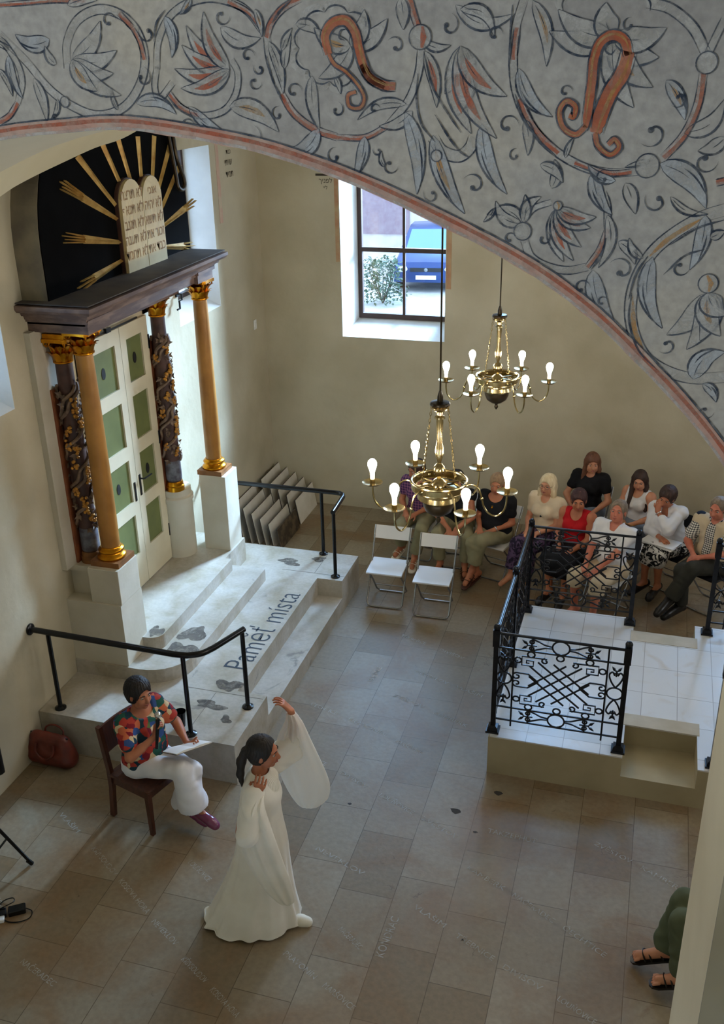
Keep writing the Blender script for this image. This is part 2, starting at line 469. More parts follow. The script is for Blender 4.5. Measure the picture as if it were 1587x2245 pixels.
# near wall with the painted arch the gallery looks through
ARCH = [(-3.10, 0.0), (-3.10, 4.20), (-3.03, 4.52), (-2.85, 4.78), (-2.50, 5.02), (-2.07, 5.20), (-1.80, 5.30), (-1.53, 5.355), (-1.34, 5.372), (-1.23, 5.378), (-1.13, 5.372), (-0.98, 5.350), (-0.84, 5.322), (-0.65, 5.262), (-0.46, 5.183), (-0.33, 5.122), (-0.23, 5.066), (-0.13, 4.995), (-0.03, 4.907), (0.08, 4.80), (0.17, 4.695), (0.245, 4.58), (0.295, 4.45), (0.32, 4.30), (0.32, 0.0)]
ARCHS = ARCH[:2] + [tuple(p) for p in spline(ARCH[1:-1], 4)[1:-1]] + ARCH[-2:]
Y0, Y1 = 2.13, 2.80
b = MB(); n = len(ARCHS)
def arch_face(b, y):
    vs = []; fs = []
    for (x, z) in ARCHS: vs += [(x, y, z)]
    k = len(vs)
    for (x, z) in ARCHS: vs += [(x, y, ZC)]
    for i in range(1, n - 2): fs.append((i, i + 1, k + i + 1, k + i))
    b.add(vs, fs)
    b.add([(-7.5, y, -0.2), (-3.10, y, -0.2), (-3.10, y, ZC), (-7.5, y, ZC)], [(0, 1, 2, 3)])
    b.add([(0.32, y, -0.2), (6.9, y, -0.2), (6.9, y, ZC), (0.32, y, ZC)], [(0, 1, 2, 3)])
arch_face(b, Y0)
b.cm = 1; arch_face(b, Y1)
b.add([(x, y, z) for y in (Y0, Y1) for (x, z) in ARCHS], [(i, i + 1, n + i + 1, n + i) for i in range(n - 1)])
b.add([(-7.5, Y0, ZC), (6.9, Y0, ZC), (6.9, Y1, ZC), (-7.5, Y1, ZC)], [(0, 1, 2, 3)])
# lower, unpainted part of the pier: a cream face
b.cm = 2; b.add([(0.3205, Y0 - 0.002, -0.2), (6.9, Y0 - 0.002, -0.2), (6.9, Y0 - 0.002, 4.2), (0.3205, Y0 - 0.002, 4.2)], [(0, 1, 2, 3)])
wall_near = struct(b.build('wall_near', [M['painted'], M['soffit'], M['plaster']], fix=False))

# gallery from which the hall is seen (behind the camera) and the wall below it
b = MB(); b.box((-3.9, -4.2, 3.7), (-3.6, Y0, ZC)); struct(b.build('wall_gallery_left', M['plaster']))
b = MB(); b.box((3.0, -4.2, 3.7), (3.3, Y0, ZC)); struct(b.build('wall_gallery_right', M['plaster']))
b = MB(); b.box((-3.6, -4.2, 3.7), (3.0, -3.9, ZC)); struct(b.build('wall_gallery_back', M['plaster']))
b = MB(); b.box((-3.6, -3.9, 3.7), (3.0, 1.0, 3.9)); b.box((-3.6, 0.7, -0.2), (3.0, 1.0, 3.7)); b.box((-3.9, 1.0, -0.2), (-3.6, Y0, 3.7)); b.box((3.0, 1.0, -0.2), (3.3, Y0, 3.7)); struct(b.build('floor_gallery', M['plaster']))
b = MB(); b.box((-3.9, -4.2, ZC), (3.3, Y0, ZC + 0.2)); struct(b.build('ceiling_gallery', M['plaster']))

# vault cell over the ark: springs from the wall along an arched line and rises into the room
lun = [(5.2, 4.30), (5.6, 4.50), (6.22, 4.70), (6.58, 4.78), (7.16, 4.87), (7.59, 4.93), (8.04, 4.97), (8.5, 5.06), (9.0, 5.2), (9.6, 5.42), (10.4, 5.7), (11.7, 6.1)]
lun = spline(lun, 4)
b = MB(); rings = []
for (y, z) in lun:
    rings.append([(-4.55 + (1 - math.cos(t * PI / 2)) * 2.0 * 0 + 3.2 * t, y + (4.0 - y) * 0.18 * t, z + (6.85 - z) * math.sin(t * PI / 2)) for t in [k / 10 for k in range(11)]])
b.loft(rings, False, closed=False)
# its thickness along the springing line, back to the wall
b.loft([[(-4.55, y, z), (-4.85, y, z + 0.05)] for (y, z) in lun], False, closed=False)
vault = struct(b.build('ceiling_vault', M['vault'], smooth=60, fix=False))

# painted stripes beside the far window and near the corner
b = MB(); b.box((-2.47, YF - 0.004, 3.02), (-2.41, YF, 4.6)); b.box((-3.86, YF - 0.004, 3.3), (-3.81, YF, 4.6)); struct(b.build('trim_1', mat('faded_red_stripe', lin(176, 130, 100), 0.9, c2=lin(184, 160, 124), scale=7)))
b = MB(); b.box((XW, 10.55, 3.9), (XW + 0.004, 10.63, 5.6)); struct(b.build('trim_2', mat('faded_pink_stripe', lin(198, 160, 146), 0.9, c2=lin(196, 182, 158), scale=9)))

# windows: frame, bars, pane, splayed reveal
def far_window(name, x0, x1, gx0, gx1, rev_left, z0=2.365, z1=4.75):
    yg = YF + 0.40; zs = z0 + 0.165; zm = z0 + 1.0
    r = MB()
    # sloping sill and splayed left jamb
    r.add([(x0, YF, z0), (x1, YF, z0), (x1, yg + 0.05, zs), (x0, yg + 0.05, zs), (x0, yg + 0.05, z0), (x1, yg + 0.05, z0)], [(0, 1, 2, 3), (0, 3, 4), (1, 5, 2), (0, 4, 5, 1), (3, 2, 5, 4)])
    if rev_left: r.add([(x0, YF, z0), (x0 + 0.10, yg, z0), (x0, yg, z0), (x0, YF, z1), (x0 + 0.10, yg, z1), (x0, yg, z1)], [(0, 1, 4, 3), (0, 2, 1), (3, 4, 5), (0, 3, 5, 2), (1, 2, 5, 4)])
    fr = MB(); t = 0.055
    fr.box((gx0, yg, zs - 0.01), (gx1, yg + 0.06, zs + t)); fr.box((gx0, yg, z1 - t), (gx1, yg + 0.06, z1))
    fr.box((gx0, yg, zs + t), (gx0 + t, yg + 0.06, z1 - t)); fr.box((gx1 - t, yg, zs + t), (gx1, yg + 0.06, z1 - t))
    fr.box((gx0 + t, yg - 0.005, zm), (gx1 - t, yg + 0.05, zm + 0.055))
    xm = (gx0 + gx1) / 2
    fr.box((xm - 0.016, yg + 0.005, zs + t), (xm + 0.016, yg + 0.045, zm)); fr.box((xm - 0.016, yg + 0.005, zm + 0.055), (xm + 0.016, yg + 0.045, z1 - t))
    w = struct(fr.build(name, M['frame_wood']))
    g = MB(); g.box((gx0 + 0.03, yg + 0.022, zs + 0.03), (gx1 - 0.03, yg + 0.027, z1 - 0.03)); g.build('pane', M['glass'], w)
    r.build('window_reveal', M['white_wall'], w)
    return w
far_window('window_1', -3.80, -2.48, -3.70, -2.50, True)
far_window('window_2_unseen', 1.05, 2.40, 1.10, 2.35, True, 2.365, 3.95)  # unseen window, height chosen so daylight falls on the reading platform
far_window('window_5', -1.90, -0.45, -1.85, -0.50, True, 3.55, 5.50)

def ark_window(name, y0, y1, z0, z1):
    xg = XW - 0.32; zs = z0 + 0.14
    r = MB()
    r.add([(XW, y0, z0), (XW, y1, z0), (xg, y1, zs), (xg, y0, zs), (xg, y0, z0), (xg, y1, z0)], [(0, 1, 2, 3), (0, 3, 4), (1, 5, 2), (0, 4, 5, 1), (3, 2, 5, 4)])
    r.add([(XW + 0.001, y1, z0), (XW + 0.001, y1 - 0.004, z0), (xg, y1 - 0.004, z0), (xg, y1, z0), (XW + 0.001, y1, z1), (XW + 0.001, y1 - 0.004, z1), (xg, y1 - 0.004, z1), (xg, y1, z1)], [(0, 1, 2, 3), (4, 7, 6, 5), (0, 4, 5, 1), (1, 5, 6, 2), (2, 6, 7, 3), (3, 7, 4, 0)])
    fr = MB(); t = 0.05
    fr.box((xg - 0.06, y0, zs), (xg, y1, zs + t)); fr.box((xg - 0.06, y0, z1 - t), (xg, y1, z1))
    fr.box((xg - 0.06, y0, zs + t), (xg, y0 + t, z1 - t)); fr.box((xg - 0.06, y1 - t, zs + t), (xg, y1, z1 - t))
    ym = (y0 + y1) / 2; fr.box((xg - 0.05, ym - 0.02, zs + t), (xg - 0.01, ym + 0.02, z1 - t)); zm = (zs + z1) / 2
    fr.box((xg - 0.05, y0 + t, zm - 0.02), (xg - 0.012, y1 - t, zm + 0.02))
    w = struct(fr.build(name, M['frame_wood']))
    g = MB(); g.box((xg - 0.034, y0 + 0.03, zs + 0.03), (xg - 0.029, y1 - 0.03, z1 - 0.03)); g.build('pane', M['glass'], w)
    r.build('window_reveal', M['white_wall'], w)
ark_window('window_3', 5.40, 6.38, 3.05, 4.55)
ark_window('window_4', 9.35, 10.40, 3.00, 4.75)

# small faded inscriptions on the walls (dark brush letters)
HEB = lambda s: s[::-1]
def plane_m(o, ux, uy):
    ux = Vector(ux).normalized(); uy = Vector(uy).normalized(); uz = ux.cross(uy)
    m = Matrix.Identity(4)
    for i in range(3): m[i][0] = ux[i]; m[i][1] = uy[i]; m[i][2] = uz[i]; m[i][3] = o[i]
    return m
M['ink'] = mat('inscription_ink', lin(62, 54, 44), 0.9)
j = MB()
text_mesh('t', HEB('לפניך'), 0.075, None, plane_m((-4.05, YF - 0.003, 4.23), (1, 0, 0), (0, 0, 1)), join=j)
text_mesh('t', HEB('ליי'), 0.06, None, plane_m((-4.0, YF - 0.003, 4.155), (1, 0, 0), (0, 0, 1)), join=j)
b0 = j; b0.box((-4.09, YF - 0.003, 4.31), (-3.90, YF - 0.002, 4.335))
text_mesh('t', HEB('שויתי'), 0.10, None, plane_m((XW + 0.003, 10.78, 4.50), (0, 1, 0), (0, 0, 1)), join=j)
text_mesh('t', HEB('תמיד'), 0.10, None, plane_m((XW + 0.003, 10.80, 4.37), (0, 1, 0), (0, 0, 1)), join=j)
text_mesh('t', HEB('כבוד'), 0.07, None, plane_m((XW + 0.003, 10.84, 4.62), (0, 1, 0), (0, 0, 1)), join=j)
struct(j.build('trim_3', M['ink'], fix=False))

# outdoors, seen through the far window: yard, house wall, ivy, parked car
OUT = mat('pale_gravel', lin(226, 222, 212), 0.9, c2=lin(210, 206, 196), scale=6)
b = MB(); b.box((-30, 12.6, -0.35), (20, 45, -0.05)); o = b.build('ground', OUT); o['kind'] = 'structure'
# the yard behind the far window
hb = thing('house_across_the_yard', 'pale house front across the yard, seen through the far window', 'building', (-9.0, 32.0, -0.05))
b = MB(); b.box((-6, 0, 0), (10, 0.4, 6)); b.build('wall', mat('house_render', lin(222, 214, 212), 0.9, c2=lin(206, 196, 196), scale=3), hb)
b = MB(); b.box((-0.6, -0.06, 0.5), (1.0, 0.0, 3.4)); b.build('shutter', mat('grey_pink_shutter', lin(150, 128, 136), 0.8, c2=lin(160, 142, 148), scale=8), hb)
b = MB(); b.box((1.9, -0.1, 0.0), (2.15, 0.0, 4.4)); b.build('drainpipe', mat('grey_pipe', lin(110, 122, 140), 0.6), hb)

ivy = thing('yard_shrub', 'low leafy shrub beside the parked car, behind the window', 'plant', (-6.75, 24.2, -0.05))
b = MB(); rs = random.Random(3)
for i in range(900):
    a = rs.uniform(0, 2 * PI); h = rs.random() ** 0.8 * 1.05; r = rs.uniform(0.2, 0.62) * (1.1 - 0.35 * h)
    c = Vector((r * math.cos(a) * 1.1, r * math.sin(a), h + 0.05)); s = rs.uniform(0.05, 0.10)
    T = Matrix.Translation(c) @ Matrix.Rotation(rs.uniform(0, 6), 4, 'Z') @ Matrix.Rotation(rs.uniform(-1, 1), 4, 'X')
    b.add([(0, 0, 0), (s * 0.5, s * 0.6, 0.01), (0, s * 1.4, 0), (-s * 0.5, s * 0.6, 0.01)], [(0, 1, 2, 3)], T)
b.build('foliage', mat('ivy_leaf', lin(70, 92, 74), 0.6, c2=lin(96, 118, 90), scale=4), ivy, fix=False)
b = MB()
for i in range(7):
    a = i * 0.9; b.tube([(0, 0, 0), (0.2 * math.cos(a), 0.2 * math.sin(a), 0.4), (0.35 * math.cos(a), 0.35 * math.sin(a), 0.9)], [0.02, 0.014, 0.006], 6)
b.build('stem', mat('ivy_stem', lin(80, 66, 50), 0.8), ivy)

car = thing('car', 'dark blue parked car facing the far window, out in the yard', 'car', (-5.95, 25.6, -0.05), 0.12)
CB = mat('blue_car_paint', lin(40, 66, 120), 0.25, 0.2); CG = mat('car_glass', lin(120, 160, 170), 0.1, 0.3); CT = mat('tyre', lin(20, 20, 22), 0.8)
prof = [(0.0, 0.28), (-0.02, 0.42), (0.0, 0.66), (0.12, 0.78), (1.05, 0.92), (1.75, 1.36), (2.3, 1.44), (3.2, 1.40), (3.9, 1.0), (4.25, 0.92), (4.3, 0.4), (4.2, 0.24)]
rings = []
for (w, t) in ((-0.86, 0.90), (-0.80, 1.0), (0.0, 1.03), (0.80, 1.0), (0.86, 0.90)):
    rings.append([(w * (1.0 if z < 0.95 else 0.86), y + (1 - t) * 0.4, 0.25 + (z - 0.25) * t) for (y, z) in prof])
b = MB(); b.loft(rings, True); b.build('body', CB, car, smooth=35)
b = MB(); b.add([(-0.66, 1.08, 0.955), (0.66, 1.08, 0.955), (0.58, 1.72, 1.375), (-0.58, 1.72, 1.375)], [(0, 1, 2, 3)], Matrix.Translation((0, -0.03, 0.03))); b.build('windscreen', CG, car)
for s in (-1, 1):
    b = MB(); b.sphere((s * 0.62, 0.02, 0.62), (0.15, 0.06, 0.085)); b.build('headlamp', mat('headlamp_glass', lin(235, 240, 245), 0.1), car, smooth=True)
    for yy in (0.75, 3.45):
        b = MB(); b.lathe([(0.12, -0.1), (0.29, -0.1), (0.31, -0.06), (0.31, 0.06), (0.29, 0.1), (0.12, 0.1)], T=Matrix.Translation((s * 0.76, yy, 0.31)) @ Matrix.Rotation(PI / 2, 4, 'Y')); b.build('wheel', CT, car, smooth=True)
b = MB(); b.box((-0.27, -0.045, 0.36), (0.27, -0.025, 0.47)); b.build('number_plate', mat('white_plate', lin(240, 240, 236), 0.4), car)
b = MB(); b.box((-0.42, -0.03, 0.56), (0.42, 0.0, 0.66)); b.build('grille', mat('dark_grille', lin(26, 30, 36), 0.5), car)
b = MB(); b.sphere((0, -0.035, 0.61), (0.05, 0.015, 0.05)); b.build('badge', M['chrome'], car, smooth=True)
# ------------------------------------------------------------------ stone platform with steps in front of the ark
ZP, Z2, Z3 = 0.395, 0.535, 0.675
plat = thing('stone_platform', 'pale worn stone platform with steps in front of the golden-columned shrine', 'platform', (-3.9, 7.8, 0))
R0 = (-3.9, 7.8, 0)
b = MB()
b.prism([(XW + 0.006, 5.985), (-2.985, 5.985), (-2.985, 6.72), (-3.27, 6.72), (-3.27, 8.93), (-2.985, 8.93), (-2.985, 9.55), (XW + 0.006, 9.55)], 2, 0, ZP)
b.build('platform_block', M['step'], plat, rel=R0)
b = MB(); b.box((-3.27, 6.72, 0), (-2.985, 8.93, 0.185)); b.build('step', M['step'], plat, rel=R0)
def step_poly(x, y0, y1, r):
    P = [(XW + 0.006, y0)]
    for k in range(9):
        t = -PI / 2 + PI / 2 * k / 8
        P.append((x - r + r * math.cos(t), y0 + r + r * math.sin(t)))
    P += [(x, y1), (XW + 0.006, y1)]
    return P
b = MB(); b.prism(step_poly(-3.80, 6.62, 8.74, 0.38), 2, ZP, Z2); b.build('step', M['step'], plat, rel=R0)
b = MB(); b.prism(step_poly(-4.13, 6.93, 8.62, 0.12), 2, Z2, Z3); b.prism([(XW + 0.006, 8.62), (-4.20, 8.62), (-4.20, 9.15), (XW + 0.006, 9.15)], 2, ZP, Z3); b.build('step', M['step'], plat, rel=R0)
j = MB()
text_mesh('t', 'Paměť místa', 0.36, None, plane_m((-3.315, 7.03, ZP + 0.002), (0, 1, 0), (-1, 0, 0)), join=j, xs=0.83, offset=-0.004)
j.build('lettering', M['text'], plat, rel=R0, label='dark blue words painted on the tread', fix=False)
# joints between the slabs, as shallow dark grout lines
b = MB(); b.box((-3.72, 9.03, ZP - 0.004), (-2.99, 9.036, ZP + 0.0012)); b.box((-3.34, 9.04, ZP - 0.004), (-3.335, 9.5, ZP + 0.0012)); b.box((-3.75, 6.66, ZP - 0.004), (-3.0, 6.666, ZP + 0.0012)); b.box((-3.45, 6.0, ZP - 0.004), (-3.446, 6.65, ZP + 0.0012))
b.build('grout', mat('grey_grout', lin(120, 114, 104), 0.9), plat, rel=R0)

STAIN = worn_paint('dark_water_stain', lin(92, 88, 84), lin(120, 114, 106), 0.25, 0.85, 7)
def stain(x, y, z, rx, ry, seed):
    rs = random.Random(seed); b = MB(); n = 26; ph = [rs.uniform(0, 6) for _ in range(4)]
    P = []
    for k in range(n):
        a = 2 * PI * k / n; q = 1 + 0.28 * math.sin(2 * a + ph[0]) + 0.2 * math.sin(3 * a + ph[1]) + 0.12 * math.sin(5 * a + ph[2]); P.append((x + rx * q * math.cos(a), y + ry * q * math.sin(a), z + 0.0013))
    b.add(P, [tuple(range(n))]); b.build('water_stain', STAIN, plat, rel=R0, fix=False)
for i, q in enumerate([(-3.97, 7.31, Z2, 0.10, 0.16), (-3.96, 7.02, Z2, 0.12, 0.13), (-3.70, 9.22, ZP, 0.13, 0.07), (-3.40, 9.36, ZP, 0.09, 0.05), (-4.22, 7.05, Z3, 0.06, 0.10), (-3.38, 6.78, ZP, 0.10, 0.10), (-3.42, 6.46, ZP, 0.13, 0.06), (-3.2, 6.3, ZP, 0.05, 0.05)]): stain(*q, i + 3)

# ------------------------------------------------------------------ the shrine (ark) with columns, doors, cornice and tablets
ark = thing('shrine', 'tall painted shrine with cream double door, gilded columns and dark cornice', 'shrine', (-4.5, 7.87, 0.395))
A0 = (-4.5, 7.87, 0.395)
def AP(b, name, m, **k): return b.build(name, m, ark, rel=A0, **k)
# masonry base on the near side: lower block with a ledge, tall pedestal under the gold column, drum under the carved one
b = MB()
b.box((XW, 6.64, ZP), (-4.30, 7.02, 1.16)); b.rbox((-4.60, 6.66, 1.16), (-4.30, 7.01, 1.50), 0.006)
b.box((XW, 6.78, 1.16), (-4.60, 7.02, 1.40)); b.box((XW, 6.76, 1.40), (-4.605, 7.02, 1.455))
AP(b, 'pedestal', M['ped'])
b = MB()
b.rbox((-4.52, 8.80, Z3), (-4.22, 9.12, 1.545), 0.006); AP(b, 'pedestal', M['ped'])
b = MB()
b.lathe([(0.17, Z3), (0.17, 1.30), (0.185, 1.32), (0.185, 1.36), (0.165, 1.38), (0.165, 1.45)], (-4.74, 8.66, 0), 32); b.box((XW, 8.50, Z3), (-4.76, 9.0, 1.36))
AP(b, 'drum', M['ped'], smooth=True)
# door: frame, two leaves of four panels
b = MB(); XD = -4.80
b.box((XW, 7.02, Z3), (XD - 0.01, 7.24, 3.45)); b.box((XW, 8.50, Z3), (XD - 0.01, 8.62, 3.45)); b.box((XW, 7.02, 3.33), (XD - 0.01, 8.62, 3.50))
AP(b, 'door_frame', M['door'])
YM = 7.96
for side in (-1, 1):
    ya, yb = (7.26, YM - 0.003) if side < 0 else (YM + 0.003, 8.49)
    leaf = MB(); pan = MB()
    py0, py1 = (ya + 0.155, yb - 0.105) if side < 0 else (ya + 0.105, yb - 0.125)
    zs = [(1.05, 1.47), (1.61, 2.05), (2.19, 2.63), (2.77, 3.19)]
    x0, x1 = XD - 0.01, XD + 0.03
    leaf.box((x0, ya, 0.685), (x1, py0, 3.33)); leaf.box((x0, py1, 0.685), (x1, yb, 3.33))
    zz = 0.685
    for (za, zb) in zs: leaf.box((x0, py0, zz), (x1, py1, za)); zz = zb
    leaf.box((x0, py0, zz), (x1, py1, 3.33))
    d = AP(leaf, 'door_leaf', M['door'])
    for i, (za, zb) in enumerate(zs):
        p = MB(); p.box((x0, py0 - 0.002, za - 0.002), (x0 + 0.022, py1 + 0.002, zb + 0.002))
        po = p.build('panel', M['green'], None, rel=A0, label='olive green door panel'); po.parent = d
        if i in (1, 3):
            h = MB(); h.lathe([(0.0, 0.0), (0.032, 0.0), (0.032, 0.004), (0.0, 0.004)], T=Matrix.Translation((x0 + 0.0225, (py0 + py1) / 2, (za + zb) / 2)) @ Matrix.Rotation(PI / 2, 4, 'Y') @ Matrix.Diagonal((1.7, 1, 1, 1)))
            ho = h.build('peephole', M['hole'], None, rel=A0); ho.parent = d
    hd = MB()
    if side > 0:
        hd.box((x1, YM + 0.035, 1.62), (x1 + 0.006, YM + 0.065, 1.84)); hd.tube([(x1, YM + 0.05, 1.80), (x1 + 0.05, YM + 0.05, 1.80), (x1 + 0.055, YM + 0.07, 1.80), (x1 + 0.055, YM + 0.20, 1.795)], 0.009)
    else:
        hd.box((x1, YM - 0.075, 1.60), (x1 + 0.006, YM - 0.045, 1.80))
    ho = hd.build('door_handle', M['iron'], None, rel=A0); ho.parent = d
    for zh in (0.95, 2.0, 3.0):
        hh = MB(); yy = yb if side > 0 else ya
        hh.box((x1, yy - 0.012, zh), (x1 + 0.006, yy + 0.012, zh + 0.14)); ho = hh.build('hinge', M['iron'], None, rel=A0); ho.parent = d
b = MB(); b.box((XD + 0.03, 7.32, 3.345), (XD + 0.045, 8.30, 3.36)); b.box((XD + 0.03, 7.70, 3.34), (XD + 0.06, 7.78, 3.385)); AP(b, 'door_closer', M['iron'])
b = MB(); b.box((XW, 6.645, 1.456), (-4.795, 7.02, 3.60)); AP(b, 'side_pilaster', M['ped'])
# red-brown boards behind the carved columns
for (y, z0) in ((6.80, 1.46), (8.47, 1.46)):
    b = MB(); b.box((XW, y, z0), (XW + 0.075, y + 0.17, 3.08)); AP(b, 'backing_board', M['red_board'])
# gold-capped columns
def corinthian(b, cx, cy, z0, z1, r):
    h = z1 - z0
    b.lathe([(r, z0), (r * 1.18, z0 + 0.008), (r * 1.18, z0 + 0.018), (r * 1.02, z0 + 0.026), (r * 1.0, z0 + h * 0.55), (r * 1.25, z0 + h * 0.82), (r * 1.45, z0 + h * 0.86)], (cx, cy, 0), 24)
    for ring, (nl, zz, hh, out) in enumerate(((8, 0.10, 0.40, 0.030), (8, 0.34, 0.44, 0.040))):
        for k in range(nl):
            a = 2 * PI * (k + 0.5 * ring) / nl; T = Matrix.Translation((cx, cy, 0)) @ Matrix.Rotation(a, 4, 'Z')
            zb, zt = z0 + h * zz, z0 + h * (zz + hh); w = r * 0.40
            rings = []
            for t in (0, 0.25, 0.5, 0.75, 0.92, 1.0):
                z = zb + (zt - zb) * (t if t < 0.95 else 0.93); o = r * 1.0 + out * (t ** 2.2) * 1.3 + (0.012 if t == 1.0 else 0)
                ww = w * (0.75 + 0.5 * math.sin(PI * min(t * 0.9, 1))) * (1.0 if t < 0.9 else 0.5)
                rings.append([(o, -ww, z), (o + 0.012, 0, z), (o, ww, z), (o - 0.006, 0, z)])
            b.loft(rings, True, T)
    for k in range(4):
        a = PI / 4 + k * PI / 2; T = Matrix.Translation((cx, cy, 0)) @ Matrix.Rotation(a, 4, 'Z')
        pts = []; zc = z0 + h * 0.80; oc = r * 1.62
        for q in range(22):
            t = q / 21 * 2.6 * PI; rr = 0.030 * (1 - q / 24)
            pts.append((oc + rr * math.cos(t + PI * 0.9), 0, zc + rr * math.sin(t + PI * 0.9)))
        b.tube([(r * 1.1, 0, z0 + h * 0.45), (r * 1.35, 0, z0 + h * 0.72)] + pts, 0.008, 6, T)
    s = r * 1.55
    P = []
    for k in range(4):
        a = PI / 4 + k * PI / 2
        for da, q in ((-0.12, 1.40), (0.12, 1.40), (PI / 4, 0.98)):
            P.append((cx + s * q * math.cos(a + da), cy + s * q * math.sin(a + da)))
    b.prism(P, 2, z0 + h * 0.86, z1)
def attic_base(b, cx, cy, z0, r, plinth=True):
    zp = z0
    b.lathe([(r * 1.42, z0), (r * 1.52, z0 + 0.012), (r * 1.52, z0 + 0.024), (r * 1.40, z0 + 0.036), (r * 1.22, z0 + 0.048), (r * 1.16, z0 + 0.060), (r * 1.30, z0 + 0.068), (r * 1.36, z0 + 0.080), (r * 1.30, z0 + 0.092), (r * 1.10, z0 + 0.100), (r * 1.05, z0 + 0.115)], (cx, cy, 0), 32)
def gold_col(cx, cy, z0):
    sh = MB(); zs = z0 + 0.15
    sh.lathe([(0.082, zs), (0.084, zs + 0.25), (0.084, zs + 0.6), (0.080, zs + 1.1), (0.073, zs + 1.6), (0.070, 3.405)], (cx, cy, 0), 32)
    c = AP(sh, 'column', M['ochre'], smooth=True, label='smooth ochre marbled column')
    k = MB(); corinthian(k, cx, cy, 3.40, 3.60, 0.074); o = k.build('capital', M['gold'], None, smooth=50, rel=A0, label='gilded leafy capital'); o.parent = c
    k = MB(); attic_base(k, cx, cy, z0 + 0.045, 0.085); o = k.build('column_base', M['gold'], None, smooth=50, rel=A0); o.parent = c
    k = MB(); k.box((cx - 0.14, cy - 0.14, z0), (cx + 0.14, cy + 0.14, z0 + 0.05)); o = k.build('plinth', M['brown_ped'], None, rel=A0); o.parent = c
gold_col(-4.45, 6.85, 1.50); gold_col(-4.40, 8.95, 1.545)
def vine_col(cx, cy, z0, seed):
    rs = random.Random(seed); r = 0.078; c = MB()
    c.lathe([(r * 0.98, z0 + 0.10), (r, z0 + 0.5), (r, z0 + 1.2), (r * 0.9, 3.32)], (cx, cy, 0), 28)
    co = AP(c, 'column', M['wine'], smooth=True, label='dark wine-red column wound with a carved vine')
    v = MB()
    for ph, n in ((0.0, 4.2), (PI, 4.2), (PI / 2, 3.4)):
        pts = []; z0v, z1v = z0 + 0.34, z0 + 1.66
        for k in range(90):
            t = k / 89; a = ph + t * n * PI * 1.0 + 0.25 * math.sin(t * 40); rr = r + 0.010 + 0.006 * math.sin(t * 55)
            pts.append((cx + rr * math.cos(a), cy + rr * math.sin(a), z0v + t * (z1v - z0v)))
        v.tube(pts, 0.016, 6)
    for k in range(90):
        a = rs.uniform(0, 2 * PI); z = z0 + 0.32 + 1.36 * (k + rs.random()) / 90
        T = Matrix.Translation((cx + (r + 0.012) * math.cos(a), cy + (r + 0.012) * math.sin(a), z)) @ Matrix.Rotation(a, 4, 'Z') @ Matrix.Rotation(rs.uniform(0, 6), 4, 'X')
        s = rs.uniform(0.03, 0.05)
        v.add([(0.004, -s * .2, 0), (0.012, -s * .9, s * .5), (0.006, -s * .35, s * .7), (0.016, 0, s * 1.5), (0.006, s * .35, s * .7), (0.012, s * .9, s * .5), (0.004, s * .2, 0), (-0.01, 0, s * .5)], [(0, 1, 2, 7), (7, 2, 3, 4), (7, 4, 5, 6), (0, 7, 6)], T)
    vo = v.build('carved_vine', M['vine'], None, smooth=True, rel=A0, fix=False); vo.parent = co
    g = MB()
    for k in range(13):
        a = -0.9 + rs.uniform(-0.9, 0.9); z = z0 + 0.42 + 1.15 * (k + rs.random() * 0.6) / 13
        for q in range(9):
            aa = a + rs.uniform(-0.28, 0.28); z2 = z + rs.uniform(-0.045, 0.045); rr = r + 0.018
            g.sphere((cx + rr * math.cos(aa), cy + rr * math.sin(aa), z2), 0.015, 8, 6)
    vo = g.build('grapes', M['vine_gold'], None, smooth=True, rel=A0, fix=False, label='golden carved grapes and blossoms'); vo.parent = co
    w = MB(); w.lathe([(r * 1.04, z0 + 0.12), (r * 1.06, z0 + 0.16), (r * 1.05, z0 + 0.32), (r * 1.0, z0 + 0.34)], (cx, cy, 0), 28)
    wo = w.build('collar', mat('blue_grey_paint', lin(112, 116, 128), 0.6, c2=lin(72, 70, 80), scale=18), None, smooth=True, rel=A0); wo.parent = co
    k = MB(); corinthian(k, cx, cy, 3.30, 3.52, 0.072); k.box((cx - 0.10, cy - 0.10, 3.52), (cx + 0.10, cy + 0.10, 3.56)); o = k.build('capital', M['gold'], None, smooth=50, rel=A0); o.parent = co
    k = MB(); k.lathe([(r * 1.25, z0), (r * 1.25, z0 + 0.05), (r * 1.12, z0 + 0.06), (r * 1.16, z0 + 0.08), (r * 1.05, z0 + 0.105)], (cx, cy, 0), 28); o = k.build('column_base', M['gold'] if seed == 1 else M['brown_ped'], None, smooth=True, rel=A0); o.parent = co
vine_col(-4.69, 6.90, 1.455, 2); vine_col(-4.70, 8.59, 1.45, 1)
# cornice: stepped moulding running round the front and both ends
def cornice_run(b, prof, y0, y1, xf):
    rings = []
    for (o, z) in prof:   # o = projection
        rings.append([(XW, y0 - o, z), (xf + o, y0 - o, z), (xf + o, y1 + o, z), (XW, y1 + o, z)])
    b.loft(rings, True)
b = MB(); cornice_run(b, [(0.0, 3.60), (0.0, 3.66), (0.02, 3.66), (0.02, 3.69), (0.05, 3.70), (0.06, 3.735), (0.085, 3.735), (0.095, 3.765), (0.14, 3.775), (0.16, 3.80), (0.16, 3.83), (0.02, 3.845)], 6.74, 9.06, -4.34)
AP(b, 'cornice', M['cornice'])
for (y0, y1) in ((6.72, 7.06), (8.74, 9.08)):
    b = MB(); b.box((XW, y0, 3.595), (-4.30, y1, 3.68)); b.box((XW, y0 - 0.02, 3.68), (-4.28, y1 + 0.02, 3.71)); AP(b, 'entablature_block', M['cornice'])
b = MB(); b.box((XW, 7.06, 3.50), (-4.52, 8.74, 3.60)); AP(b, 'architrave', M['cornice'])
b = MB(); b.box((XW, 6.60, 3.8451), (-4.20, 9.20, 3.853)); AP(b, 'cornice_top', M['cornice_dark'])
